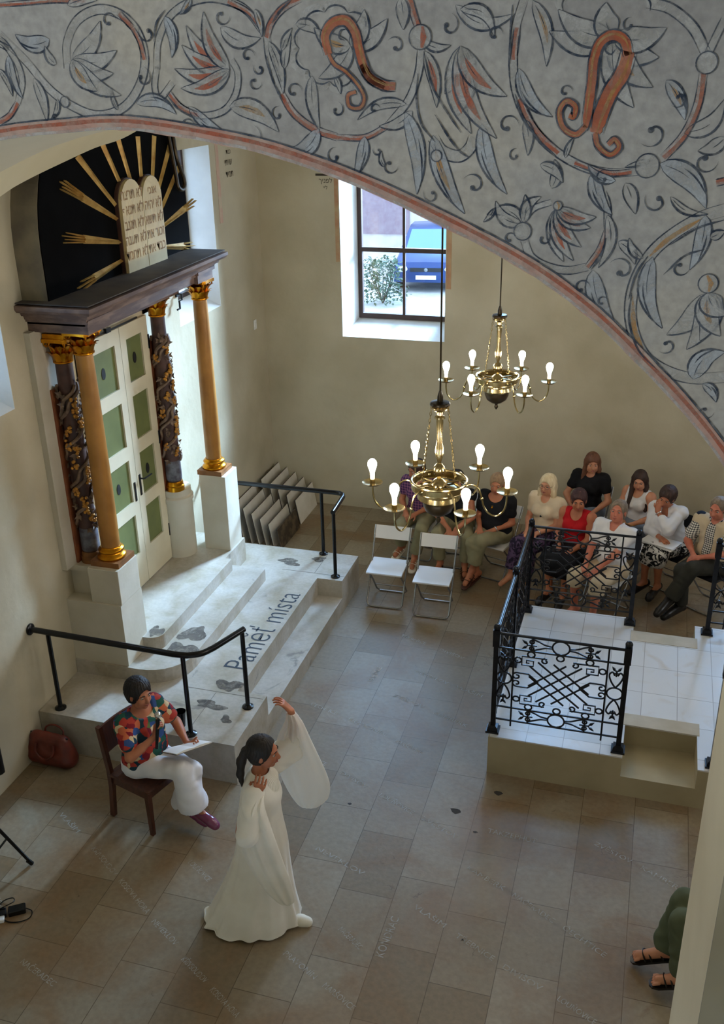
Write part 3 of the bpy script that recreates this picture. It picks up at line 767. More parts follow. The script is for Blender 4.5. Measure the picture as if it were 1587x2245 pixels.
# attic with rays and tablets
YC, RA, ZS = 7.98, 1.28, 4.25
P = [(YC - RA, 3.853)] + [(YC - RA * math.cos(PI * k / 24), ZS + RA * 0.98 * math.sin(PI * k / 24)) for k in range(25)] + [(YC + RA, 3.853)]
b = MB(); b.prism(P, 0, XW, -4.615); AP(b, 'attic', mat('grey_attic', lin(134, 124, 104), 0.85, c2=lin(108, 100, 88), scale=5))
b = MB(); b.prism([(YC + (y - YC) * 0.995, z) for (y, z) in P], 0, -4.615, -4.605); panel = AP(b, 'sunburst_panel', M['black'], label='black arched panel behind gilded rays')
RAYS = [(7.859, 3.961, 7.135, 3.874, 3), (7.874, 4.125, 7.014, 4.297, 4), (7.897, 4.316, 7.081, 4.7, 4), (7.912, 4.411, 7.371, 4.893, 1), (7.981, 4.631, 7.774, 4.969, 1), (8.16, 4.671, 8.05, 4.98, 1), (8.383, 4.657, 8.404, 4.964, 1), (8.609, 4.651, 8.712, 4.945, 1), (8.728, 4.534, 9.028, 4.867, 1), (8.737, 4.327, 9.175, 4.649, 1), (8.715, 4.141, 9.428, 4.285, 3), (8.7, 3.947, 9.318, 3.86, 3)]
for (ya_, za_, yb_, zb_, prongs) in RAYS:
    o = Vector((-4.604, ya_, za_)); d = Vector((0, yb_ - ya_, zb_ - za_)); r1 = d.length; d.normalize(); nrm = Vector((0, -d.z, d.y)); r0 = -0.06
    b = MB()
    w0, w1 = 0.016, 0.036
    rs_ = r1 if prongs == 1 else r1 * 0.66
    def seg(p0, p1, wa, wb, t=0.016):
        q = [p0 - nrm * wa, p0 + nrm * wa, p1 + nrm * wb, p1 - nrm * wb]; up = Vector((t, 0, 0))
        rid0, rid1 = p0 + up * 1.6, p1 + up * 1.6
        b.add(q + [rid0, rid1], [(0, 4, 5, 3), (1, 2, 5, 4), (0, 1, 4), (3, 5, 2), (0, 3, 2, 1)])
    seg(o + d * r0, o + d * rs_, w0, w1)
    if prongs > 1:
        for k in range(prongs):
            u = (k - (prongs - 1) / 2) / prongs * 2
            seg(o + d * (rs_ - 0.01) + nrm * w1 * u * 0.9, o + d * (r1 - 0.03 * abs(u) + 0.04 * ((k % 2) - 0.5)) + nrm * w1 * u * 1.5, w1 / prongs * 0.95, 0.005)
    ro = b.build('ray', M['ray'], None, rel=A0); ro.parent = panel
b = MB(); b.tube(spline([(-4.56, 9.0, 5.0), (-4.55, 9.02, 4.75), (-4.54, 9.12, 4.52), (-4.54, 9.08, 4.44), (-4.54, 8.98, 4.47), (-4.55, 8.97, 4.60), (-4.57, 8.93, 4.95)], 6), 0.02, 8)
o = b.build('iron_hook', M['brass_dark'], None, smooth=True, rel=A0); o.parent = panel
tab = []
TX = -4.54
words = [['אנכי', 'לא יהיה', 'לא תשא', 'זכור את', 'כבד את'], ['לא תרצח', 'לא תנאף', 'לא תגנב', 'לא תענה', 'לא תחמד']]
for k, (ya, yb) in enumerate(((8.265, 8.625), (7.88, 8.255))):
    ym = (ya + yb) / 2; r = (yb - ya) / 2; zt = 4.44
    P = [(ya, 3.853), (yb, 3.853)] + [(ym + r * math.cos(PI * q / 14), zt + r * math.sin(PI * q / 14) * 1.05) for q in range(15)]
    b = MB(); b.prism(P, 0, TX - 0.05, TX); t = AP(b, 'tablet', M['tablet'], label=('right' if k == 0 else 'left') + ' cream tablet with Hebrew letters')
    e = MB(); e.prism([(ym + (y - ym) * 1.06, z if z < 3.9 else z + 0.012) for (y, z) in P], 0, TX - 0.075, TX - 0.03); eo = e.build('tablet_rim', M['wine'], None, rel=A0); eo.parent = t
    jm = MB()
    for i, wd in enumerate(words[k]):
        z = 4.475 - i * 0.128
        text_mesh('t', HEB(wd), 0.120 if len(wd) > 5 else 0.095, None, plane_m((TX + 0.002, ym, z), (0, 1, 0), (0, 0, 1)), join=jm, align='CENTER', xs=0.86 if len(wd) > 5 else 1.0, offset=0.002)
    lo = jm.build('hebrew_letters', M['tablet_text'], None, rel=A0, fix=False); lo.parent = t
# iron latch hooks on the wall beside the columns
b = MB(); b.tube([(XW, 9.32, 3.36), (XW + 0.06, 9.32, 3.36), (XW + 0.06, 9.32, 3.30), (XW + 0.06, 9.26, 3.30), (XW + 0.06, 9.26, 3.22), (XW + 0.06, 9.20, 3.22)], 0.011, 6); b.box((XW, 9.29, 3.33), (XW + 0.02, 9.35, 3.42))
AP(b, 'wall_hook', M['iron'])

sw = thing('light_switch', 'small white switch plate on the wall beside the corner', 'switch', (XW, 11.35, 2.55))
b = MB(); b.rbox((0, -0.04, -0.06), (0.012, 0.04, 0.06), 0.006, axis=0); b.build('plate', M['chair_white'], sw)
b = MB(); b.rbox((0.012, -0.018, -0.03), (0.018, 0.018, 0.03), 0.004, axis=0); b.build('rocker', M['chair_white'], sw)

# ------------------------------------------------------------------ black handrails on the platform
def handrail(name, label, path, posts, flange=None):
    t = thing(name, label, 'handrail', (posts[0][0], posts[0][1], ZP)); o0 = (posts[0][0], posts[0][1], ZP)
    b = MB(); b.tube(path, 0.026, 12); b.build('top_rail', M['rail'], t, smooth=True, rel=o0)
    for (x, y) in posts:
        b = MB(); b.tube([(x, y, ZP + 0.01), (x, y, 1.17)], 0.020, 12); po = b.build('post', M['rail'], t, smooth=True, rel=o0)
        b = MB(); b.lathe([(0.05, ZP), (0.05, ZP + 0.012), (0.03, ZP + 0.022), (0.02, ZP + 0.03)], (x, y, 0), 20); fo = b.build('foot_plate', M['rail'], None, smooth=True, rel=o0); fo.parent = po
    if flange:
        b = MB(); b.lathe([(0.0, 0), (0.052, 0), (0.052, 0.012), (0.03, 0.03), (0.0, 0.03)], T=Matrix.Translation(flange) @ Matrix.Rotation(PI / 2, 4, 'Y')); b.build('wall_flange', M['rail'], t, smooth=True, rel=o0)
    return t
handrail('handrail', 'black tubular handrail on the near edge, behind the seated woman with the microphone', [(XW + 0.01, 6.07, 1.18), (-3.62, 6.035, 1.18), (-3.48, 6.03, 1.18)] + spline([(-3.36, 6.04, 1.18), (-3.26, 6.10, 1.18), (-3.20, 6.20, 1.18)], 4) + [(-3.075, 6.54, 1.18)], [(-4.68, 6.075), (-3.40, 6.035), (-3.085, 6.52)], (XW + 0.002, 6.07, 1.18))
handrail('handrail', 'black tubular handrail at the far end, by the leaning picture panels', [(XW + 0.01, 9.50, 1.18), (-3.24, 9.505, 1.18)] + spline([(-3.17, 9.50, 1.18), (-3.125, 9.47, 1.18), (-3.105, 9.41, 1.18)], 3) + [(-3.085, 8.99, 1.18)], [(-3.39, 9.505), (-3.085, 9.01)], (XW + 0.002, 9.50, 1.18))
# ------------------------------------------------------------------ tiled reading platform (bimah)
ZB = 0.38
bi = thing('reading_platform', 'low white-tiled platform enclosed by black wrought iron railings', 'platform', (0.42, 7.8, 0)); B0 = (0.42, 7.8, 0)
XL, XR, BY0, BY1 = -0.99, 1.86, 6.69, 8.95
NL, NR = 0.10, 0.68
b = MB()
P = [(XL, BY0), (NL, BY0), (NL, 7.14), (NR, 7.14), (NR, BY0), (XR, BY0), (XR, BY1), (NR, BY1), (NR, 8.70), (NL, 8.70), (NL, BY1), (XL, BY1)]
b.prism(P, 2, 0, ZB - 0.012); b.build('platform_block', M['stone_side'], bi, rel=B0)
b = MB(); b.prism(P, 2, ZB - 0.012, ZB); b.build('tile_paving', M['tile'], bi, rel=B0)
sb = mat('threshold_stone', lin(206, 196, 176), 0.6, c2=lin(186, 176, 152), scale=4)
b = MB(); b.box((NL - 0.02, 7.135, ZB), (NR + 0.02, 7.30, ZB + 0.004)); b.build('threshold', sb, bi, rel=B0)
b = MB(); b.box((NL - 0.02, 8.52, ZB), (NR + 0.02, 8.705, ZB + 0.004)); b.build('threshold', sb, bi, rel=B0)
for (y0, y1) in ((BY0, 7.14), (8.70, BY1)):
    b = MB(); b.box((NL, y0, 0), (NR, y1, 0.19)); b.build('step', M['stone_side'], bi, rel=B0)

def iron_panel(T):
    """one scrollwork panel: u runs along the panel (0..1.0 m), v upward (0..0.90 m)"""
    b = MB(); W, H = 1.0, 0.90; r = 0.0075
    def P(u, v): return (u, 0, v)
    def L(pts, rr=r, n=0, closed=False):
        pts = [P(*p) for p in pts]
        if n: pts = spline(pts, n, closed)
        b.tube(pts, rr, 6, T, closed=closed)
    def C(u, v, R, rr=r): L([(u + R * math.cos(2 * PI * k / 22), v + R * math.sin(2 * PI * k / 22)) for k in range(22)], rr, closed=True)
    def scroll(u, v, R, a0, turns, dirn=1, rr=r, lead=None):
        pts = list(lead or [])
        for k in range(int(16 * turns) + 1):
            t = k / (16 * turns); q = R * (1 - 0.72 * t)
            pts.append((u + q * math.cos(a0 + dirn * 2 * PI * turns * t), v + q * math.sin(a0 + dirn * 2 * PI * turns * t)))
        L(pts, rr)
    def leaf(u, v, a, ln=0.055, w=0.011):
        d = (math.cos(a), math.sin(a)); nn = (-d[1], d[0])
        vs = [P(u, v), P(u + d[0] * ln * .45 + nn[0] * w, v + d[1] * ln * .45 + nn[1] * w), P(u + d[0] * ln, v + d[1] * ln), P(u + d[0] * ln * .45 - nn[0] * w, v + d[1] * ln * .45 - nn[1] * w)]
        top = [(p[0], 0.006, p[2]) for p in vs]; bot = [(p[0], -0.006, p[2]) for p in vs]
        b.loft([bot, top], True, T)
    h1, h2 = 0.14, 0.76; v1, v2 = 0.14, 0.86
    for h in (0.0, h1, h2): L([(0, h), (W, h)], 0.009)
    for v in (v1, v2): L([(v, -0.06), (v, H)], 0.008)
    for (cv, sg) in ((0.82, 1), (0.07, -1)):
        C(0.5, cv + (0.01 if sg > 0 else 0), 0.066)
        for s in (-1, 1):
            e = 0.5 + s * 0.225
            L([(0.5 + s * 0.066, cv + 0.012), (0.5 + s * 0.12, cv + 0.02), (0.5 + s * 0.17, cv + 0.045), (e, cv + 0.065)], n=5)
            L([(0.5 + s * 0.066, cv - 0.004), (0.5 + s * 0.12, cv - 0.01), (0.5 + s * 0.17, cv - 0.03), (e, cv - 0.055)], n=5)
            C(e, cv + 0.035, 0.016); C(e, cv - 0.03, 0.016); L([(e, cv - 0.06), (e, cv + 0.065)], 0.007); L([(e - 0.04, cv), (e + 0.04, cv)], 0.007)
            leaf(e + s * 0.03, cv + 0.006, PI / 2 - s * (PI / 2 - 0.7), 0.06); leaf(e + s * 0.03, cv - 0.006, -PI / 2 + s * (PI / 2 - 0.7), 0.06)
            C(e, (h2 - 0.034) if sg > 0 else (h1 + 0.034), 0.028)
        C(0.5, (h2 - 0.034) if sg > 0 else (h1 + 0.034), 0.028)
    for s in (-1, 1):
        u0 = 0.5 + s * 0.43
        C(u0, 0.45, 0.060)
        for q in (-1, 1):
            vv = 0.45 + q * 0.205
            L([(u0, 0.45 + q * 0.06), (u0 - 0.035, 0.45 + q * 0.12), (u0 - 0.052, vv - q * 0.02), (u0 - 0.03, vv + q * 0.01), (u0 - 0.012, vv - q * 0.02)], n=5)
            L([(u0, 0.45 + q * 0.06), (u0 + 0.035, 0.45 + q * 0.12), (u0 + 0.052, vv - q * 0.02), (u0 + 0.03, vv + q * 0.01), (u0 + 0.012, vv - q * 0.02)], n=5)
            L([(u0, vv - 0.03), (u0, vv + 0.03)], 0.008); L([(u0 - 0.022, vv), (u0 + 0.022, vv)], 0.007)
            leaf(u0 + 0.006, vv + q * 0.02, q * PI / 2 - 0.6, 0.055); leaf(u0 - 0.006, vv + q * 0.02, q * PI / 2 + 0.6, 0.055)
            C(0.5 + s * 0.325, 0.45 + q * 0.205, 0.026)
        um = 0.5 + s * 0.33
        scroll(um, 0.45 + 0.036, 0.036, PI / 2, 1.1, -s, lead=[(0.5 + s * 0.16, 0.45 + 0.0), (0.5 + s * 0.24, 0.45 + 0.072)])
        scroll(um, 0.45 - 0.036, 0.036, -PI / 2, 1.1, s, lead=[(0.5 + s * 0.16, 0.45 + 0.0), (0.5 + s * 0.24, 0.45 - 0.072)])
        for q in (-1, 1):
            ku, kv = 0.5 + s * 0.235, 0.45 + q * 0.195
            L([(0.5 + s * 0.10, kv + q * 0.055), (ku + s * 0.06, kv + q * 0.055), (ku + s * 0.06, kv - 0.035 * q), (ku - s * 0.03, kv - 0.035 * q), (ku - s * 0.03, kv + 0.018 * q), (ku + s * 0.025, kv + 0.018 * q), (ku + s * 0.025, kv - 0.008 * q), (ku, kv - 0.008 * q)])
            scroll(0.5 + s * 0.115, 0.45 + q * 0.225, 0.030, PI / 2 + (0 if q > 0 else PI), 1.0, -s * q)
    for k in (-1.5, -0.5, 0.5, 1.5):
        for s in (-1, 1):
            c = Vector((0.5 + k * 0.062, 0.45 + k * 0.052 * s)); ln = 0.27 if abs(k) < 1 else 0.19
            d = Vector((0.74, -0.67 * s)) * ln
            L([(c.x - d.x, c.y - d.y), (c.x + d.x, c.y + d.y)], 0.0078)
    return b

pan_proto = None
def bimah_railing(name, label, x0, x1, sides):
    global pan_proto
    z0 = ZB; cx = x0 if sides == 'L' else x1
    t = thing(name, label, 'railing', (cx, 7.8, z0)); o0 = Vector((cx, 7.8, z0))
    ya, yb = 6.775, 8.84
    ym = (ya + yb) / 2
    xo, xi = (x0, x1) if sides == 'L' else (x1, x0)
    posts = [(xo, ya), (xi, ya), (xo, ym), (xo, yb), (xi, yb)]
    for k, (x, y) in enumerate(posts):
        b = MB(); hgt = 0.985
        b.box((x - 0.055, y - 0.055, z0), (x + 0.055, y + 0.055, z0 + 0.02)); b.loft([[(x + sx * w, y + sy * w, z0 + z) for sx, sy in ((-1, -1), (1, -1), (1, 1), (-1, 1))] for (w, z) in ((0.045, 0.02), (0.04, 0.05), (0.021, 0.06))], True)
        b.box((x - 0.020, y - 0.020, z0 + 0.05), (x + 0.020, y + 0.020, z0 + hgt - 0.13)); b.box((x - 0.028, y - 0.028, z0 + hgt - 0.15), (x + 0.028, y + 0.028, z0 + hgt))
        b.sphere((x, y, z0 + hgt + 0.022), 0.03)
        b.build('post', M['iron'], t, rel=o0)
    runs = [((xo, ya), (xi, ya)), ((xo, ya), (xo, ym)), ((xo, ym), (xo, yb)), ((xo, yb), (xi, yb))]
    for (p, q) in runs:
        d = Vector((q[0] - p[0], q[1] - p[1], 0)); ln = d.length; ang = math.atan2(d.y, d.x)
        b = MB(); wide = abs(d.y) > abs(d.x)
        b.tube([(p[0], p[1], z0 + 0.955), (q[0], q[1], z0 + 0.955)], 0.024 if wide else 0.012, 12); b.build('top_rail', M['rail'] if wide else M['iron'], t, smooth=True, rel=o0)
        T = Matrix.Rotation(ang, 4, 'Z') @ Matrix.Diagonal((ln, 1, 0.90, 1))
        if pan_proto is None:
            po = iron_panel(Matrix.Identity(4)).build('scroll_panel', M['iron'], t, smooth=True, fix=False); pan_proto = po
        else:
            po = pan_proto.copy(); COL.objects.link(po); po.parent = t
        po.location = Vector((p[0], p[1], z0 + 0.125)) - o0; po.rotation_euler = (0, 0, ang); po.scale = (ln, 1, 0.92)
    return t
bimah_railing('iron_railing', 'black scrollwork iron railing round the left side, nearest the dancer', -0.965, 0.06, 'L')
bimah_railing('iron_railing', 'black scrollwork iron railing at the right edge, partly behind the pier', 0.79, 1.80, 'R')

# ------------------------------------------------------------------ chandeliers
def chandelier(loc, label, phase, ztop):
    x, y, z = loc   # z of the dark top disc
    t = thing('chandelier', label, 'chandelier', (x, y, z), 0, 'brass chandeliers')
    b = MB(); b.tube([(0, 0, 0.02), (0, 0, ztop - z - 0.03)], 0.006, 8); b.lathe([(0.02, 0.0), (0.02, 0.05), (0.008, 0.09)], seg=12); b.build('rod', M['brass_dark'], t, smooth=True)
    b = MB(); b.lathe([(0.06, ztop - z), (0.06, ztop - z - 0.01), (0.01, ztop - z - 0.06)], seg=20); b.build('ceiling_rose', M['brass'], t, smooth=True)
    b = MB(); b.lathe([(0.01, 0.022), (0.06, 0.014), (0.066, 0.006), (0.066, -0.004), (0.03, -0.008)], seg=28); b.build('top_disc', M['brass_dark'], t, smooth=True)
    b = MB(); b.lathe([(0.045, -0.008), (0.056, -0.02), (0.05, -0.034), (0.026, -0.05), (0.02, -0.075), (0.034, -0.085), (0.036, -0.095), (0.022, -0.10), (0.024, -0.12), (0.019, -0.20), (0.018, -0.26), (0.026, -0.30), (0.029, -0.33), (0.024, -0.37), (0.014, -0.40), (0.012, -0.41), (0.02, -0.415), (0.036, -0.435), (0.042, -0.46), (0.036, -0.485), (0.02, -0.505), (0.014, -0.515), (0.035, -0.53), (0.055, -0.55), (0.06, -0.565), (0.04, -0.58)], seg=28); b.build('stem', M['brass'], t, smooth=True)
    zr = -0.555
    b = MB()
    for (R, zz, rr) in ((0.185, zr + 0.02, 0.010), (0.18, zr - 0.03, 0.007)):
        b.tube([(R * math.cos(2 * PI * k / 40), R * math.sin(2 * PI * k / 40), zz) for k in range(40)], rr, 8, closed=True)
    b.loft([[(R * math.cos(2 * PI * k / 40), R * math.sin(2 * PI * k / 40), zz) for k in range(40)] for (R, zz) in ((0.186, zr + 0.02), (0.186, zr - 0.03), (0.180, zr - 0.03), (0.180, zr + 0.02), (0.186, zr + 0.02))], False)
    for k in range(6):
        a = phase + PI / 6 + k * PI / 3; b.tube([(0.04 * math.cos(a), 0.04 * math.sin(a), zr), (0.18 * math.cos(a), 0.18 * math.sin(a), zr - 0.002)], 0.007, 6)
    b.build('ring', M['brass'], t, smooth=True)
    b = MB(); b.lathe([(0.10, zr - 0.01), (0.145, zr - 0.03), (0.15, zr - 0.06), (0.135, zr - 0.07), (0.14, zr - 0.085), (0.145, zr - 0.10), (0.11, zr - 0.115), (0.105, zr - 0.13)], seg=32); b.build('collar', M['brass'], t, smooth=True)
    b = MB(); b.lathe([(0.108, zr - 0.125), (0.108, zr - 0.15), (0.09, zr - 0.195), (0.05, zr - 0.225), (0.018, zr - 0.235), (0.012, zr - 0.25), (0.018, zr - 0.265), (0.014, zr - 0.28), (0.002, zr - 0.295)], seg=32); b.build('bowl', M['brass_dark'], t, smooth=True)
    for k in range(2):
        a = phase + 0.4 + k * PI * 0.9; b = MB(); n = 22
        for q in range(n):
            f = q / (n - 1); rr = 0.055 + 0.055 * f; zz = -0.02 - 0.50 * f
            T = Matrix.Translation((rr * math.cos(a), rr * math.sin(a), zz)) @ Matrix.Rotation(a + (PI / 2 if q % 2 else 0), 4, 'Z')
            b.tube([(0.006 * math.cos(u), 0, 0.014 * math.sin(u)) for u in [2 * PI * w / 8 for w in range(8)]], 0.0022, 4, T, closed=True)
        b.build('chain', M['brass'], t, fix=False)
    for k in range(6):
        a = phase + k * PI / 3; T = Matrix.Rotation(a, 4, 'Z')
        b = MB(); z0 = zr - 0.005
        pts = spline([(0.18, 0, z0), (0.22, 0, z0 + 0.012), (0.262, 0, z0 - 0.012), (0.288, 0, z0 - 0.075), (0.302, 0, z0 - 0.135), (0.335, 0, z0 - 0.185), (0.385, 0, z0 - 0.205), (0.432, 0, z0 - 0.17), (0.452, 0, z0 - 0.11), (0.455, 0, z0 - 0.03)], 4)
        b.tube(pts, 0.0065, 8, T); b.sphere((0.290, 0, z0 - 0.085), 0.013, 10, 7, T); b.sphere((0.185, 0, z0), 0.014, 10, 7, T)
        arm = b.build('arm', M['brass'], t, smooth=True)
        b = MB(); zz = z0 - 0.03
        b.lathe([(0.012, zz - 0.012), (0.05, zz - 0.004), (0.068, zz + 0.008), (0.07, zz + 0.012), (0.05, zz + 0.003), (0.018, zz + 0.0), (0.018, zz + 0.035), (0.014, zz + 0.036)], T=T @ Matrix.Translation((0.455, 0, 0)), seg=24); o = b.build('drip_pan', M['brass'], None, smooth=True); o.parent = arm
        b = MB(); b.lathe([(0.015, zz + 0.034), (0.0155, zz + 0.072)], T=T @ Matrix.Translation((0.455, 0, 0)), seg=16); o = b.build('bulb_holder', M['candle'], None, smooth=True); o.parent = arm
        b = MB(); zb = zz + 0.07
        b.lathe([(0.013, zb), (0.015, zb + 0.015), (0.023, zb + 0.04), (0.030, zb + 0.062), (0.031, zb + 0.078), (0.026, zb + 0.095), (0.014, zb + 0.107), (0.002, zb + 0.110)], T=T @ Matrix.Translation((0.455, 0, 0)), seg=20); o = b.build('light_bulb', M['bulb'], None, smooth=True); o.parent = arm
    return t
chandelier((-1.28, 5.94, 3.5), 'nearer brass chandelier with six lit bulbs, hanging in front of the seated audience', math.radians(4), ZC)
chandelier((-1.30, 8.43, 3.5), 'farther brass chandelier with six lit bulbs, seen against the bare wall', math.radians(10), ZC)

# ------------------------------------------------------------------ white folding chairs
def folding_chair_mesh(t):
    """faces -y; the origin is on the floor under the seat"""
    w = 0.20; r = 0.010
    b = MB()
    # frame A: from the backrest down to the front feet bar
    pa = [(-w, 0.27, 0.80), (-w, 0.02, 0.36)] + [(-w, -0.17, 0.05), (-w + 0.02, -0.185, 0.018), (-w + 0.05, -0.19, 0.011), (w - 0.05, -0.19, 0.011), (w - 0.02, -0.185, 0.018), (w, -0.17, 0.05), (w, 0.02, 0.36), (w, 0.27, 0.80)]
    b.tube(pa, r, 8); b.build('front_frame', M['chrome'], t, smooth=True)
    b = MB(); v = w - 0.025
    pb = [(-v, -0.17, 0.425), (-v, 0.0, 0.25), (-v, 0.16, 0.05), (-v + 0.03, 0.185, 0.012), (v - 0.03, 0.185, 0.012), (v, 0.16, 0.05), (v, 0.0, 0.25), (v, -0.17, 0.425)]
    b.tube(pb, r, 8); b.tube([(-v, 0.09, 0.14), (v, 0.09, 0.14)], 0.006, 6); b.build('rear_frame', M['chrome'], t, smooth=True)
    b = MB()
    T = Matrix.Translation((0, -0.02, 0.435)) @ Matrix.Rotation(0.045, 4, 'X') @ Matrix.Diagonal((1, -1, 1, 1))
    rings = []
    for i in range(9):
        y = -0.18 + 0.36 * i / 8; dip = -0.012 * (1 - ((i - 4) / 4) ** 2)
        row = []
        for jx in range(9):
            x = -0.20 + 0.40 * jx / 8; dd = dip * (1 - ((jx - 4) / 4) ** 2) - (0.006 if i in (0, 8) else 0)
            row.append((x, y, 0.011 + dd))
        row += [(x, y, -0.011) for (x, _, _) in reversed(row)]
        rings.append(row)
    b.loft(rings, True, T); b.build('seat', M['chair_white'], t, smooth=35)
    b = MB()
    Tb = Matrix.Translation((0, 0.235, 0.735)) @ Matrix.Rotation(-0.5, 4, 'X')
    rings = []
    for i in range(9):
        x = -0.21 + 0.42 * i / 8; c = 0.014 * (1 - ((i - 4) / 4) ** 2)
        rings.append([(x, c - 0.009, -0.075), (x, c + 0.009, -0.07), (x, c + 0.009, 0.07), (x, c - 0.009, 0.075)])
    b.loft(rings, True, Tb); b.build('backrest', M['chair_white'], t, smooth=35)
chair0 = thing('folding_chair', 'empty white folding chair at left, in front of the person in the plaid blouse', 'chair', (-2.575, 9.33, 0), 0.02, 'white folding chairs')
folding_chair_mesh(chair0)
def place_chair(x, y, rz, label, group='white folding chairs'):
    c = dup_tree(chair0); c.location = (x, y, 0); c.rotation_euler = (0, 0, rz); c['label'] = label; c['group'] = group
    return c
place_chair(-2.03, 9.25, 0.02, 'empty white folding chair at right, second from the platform handrail')
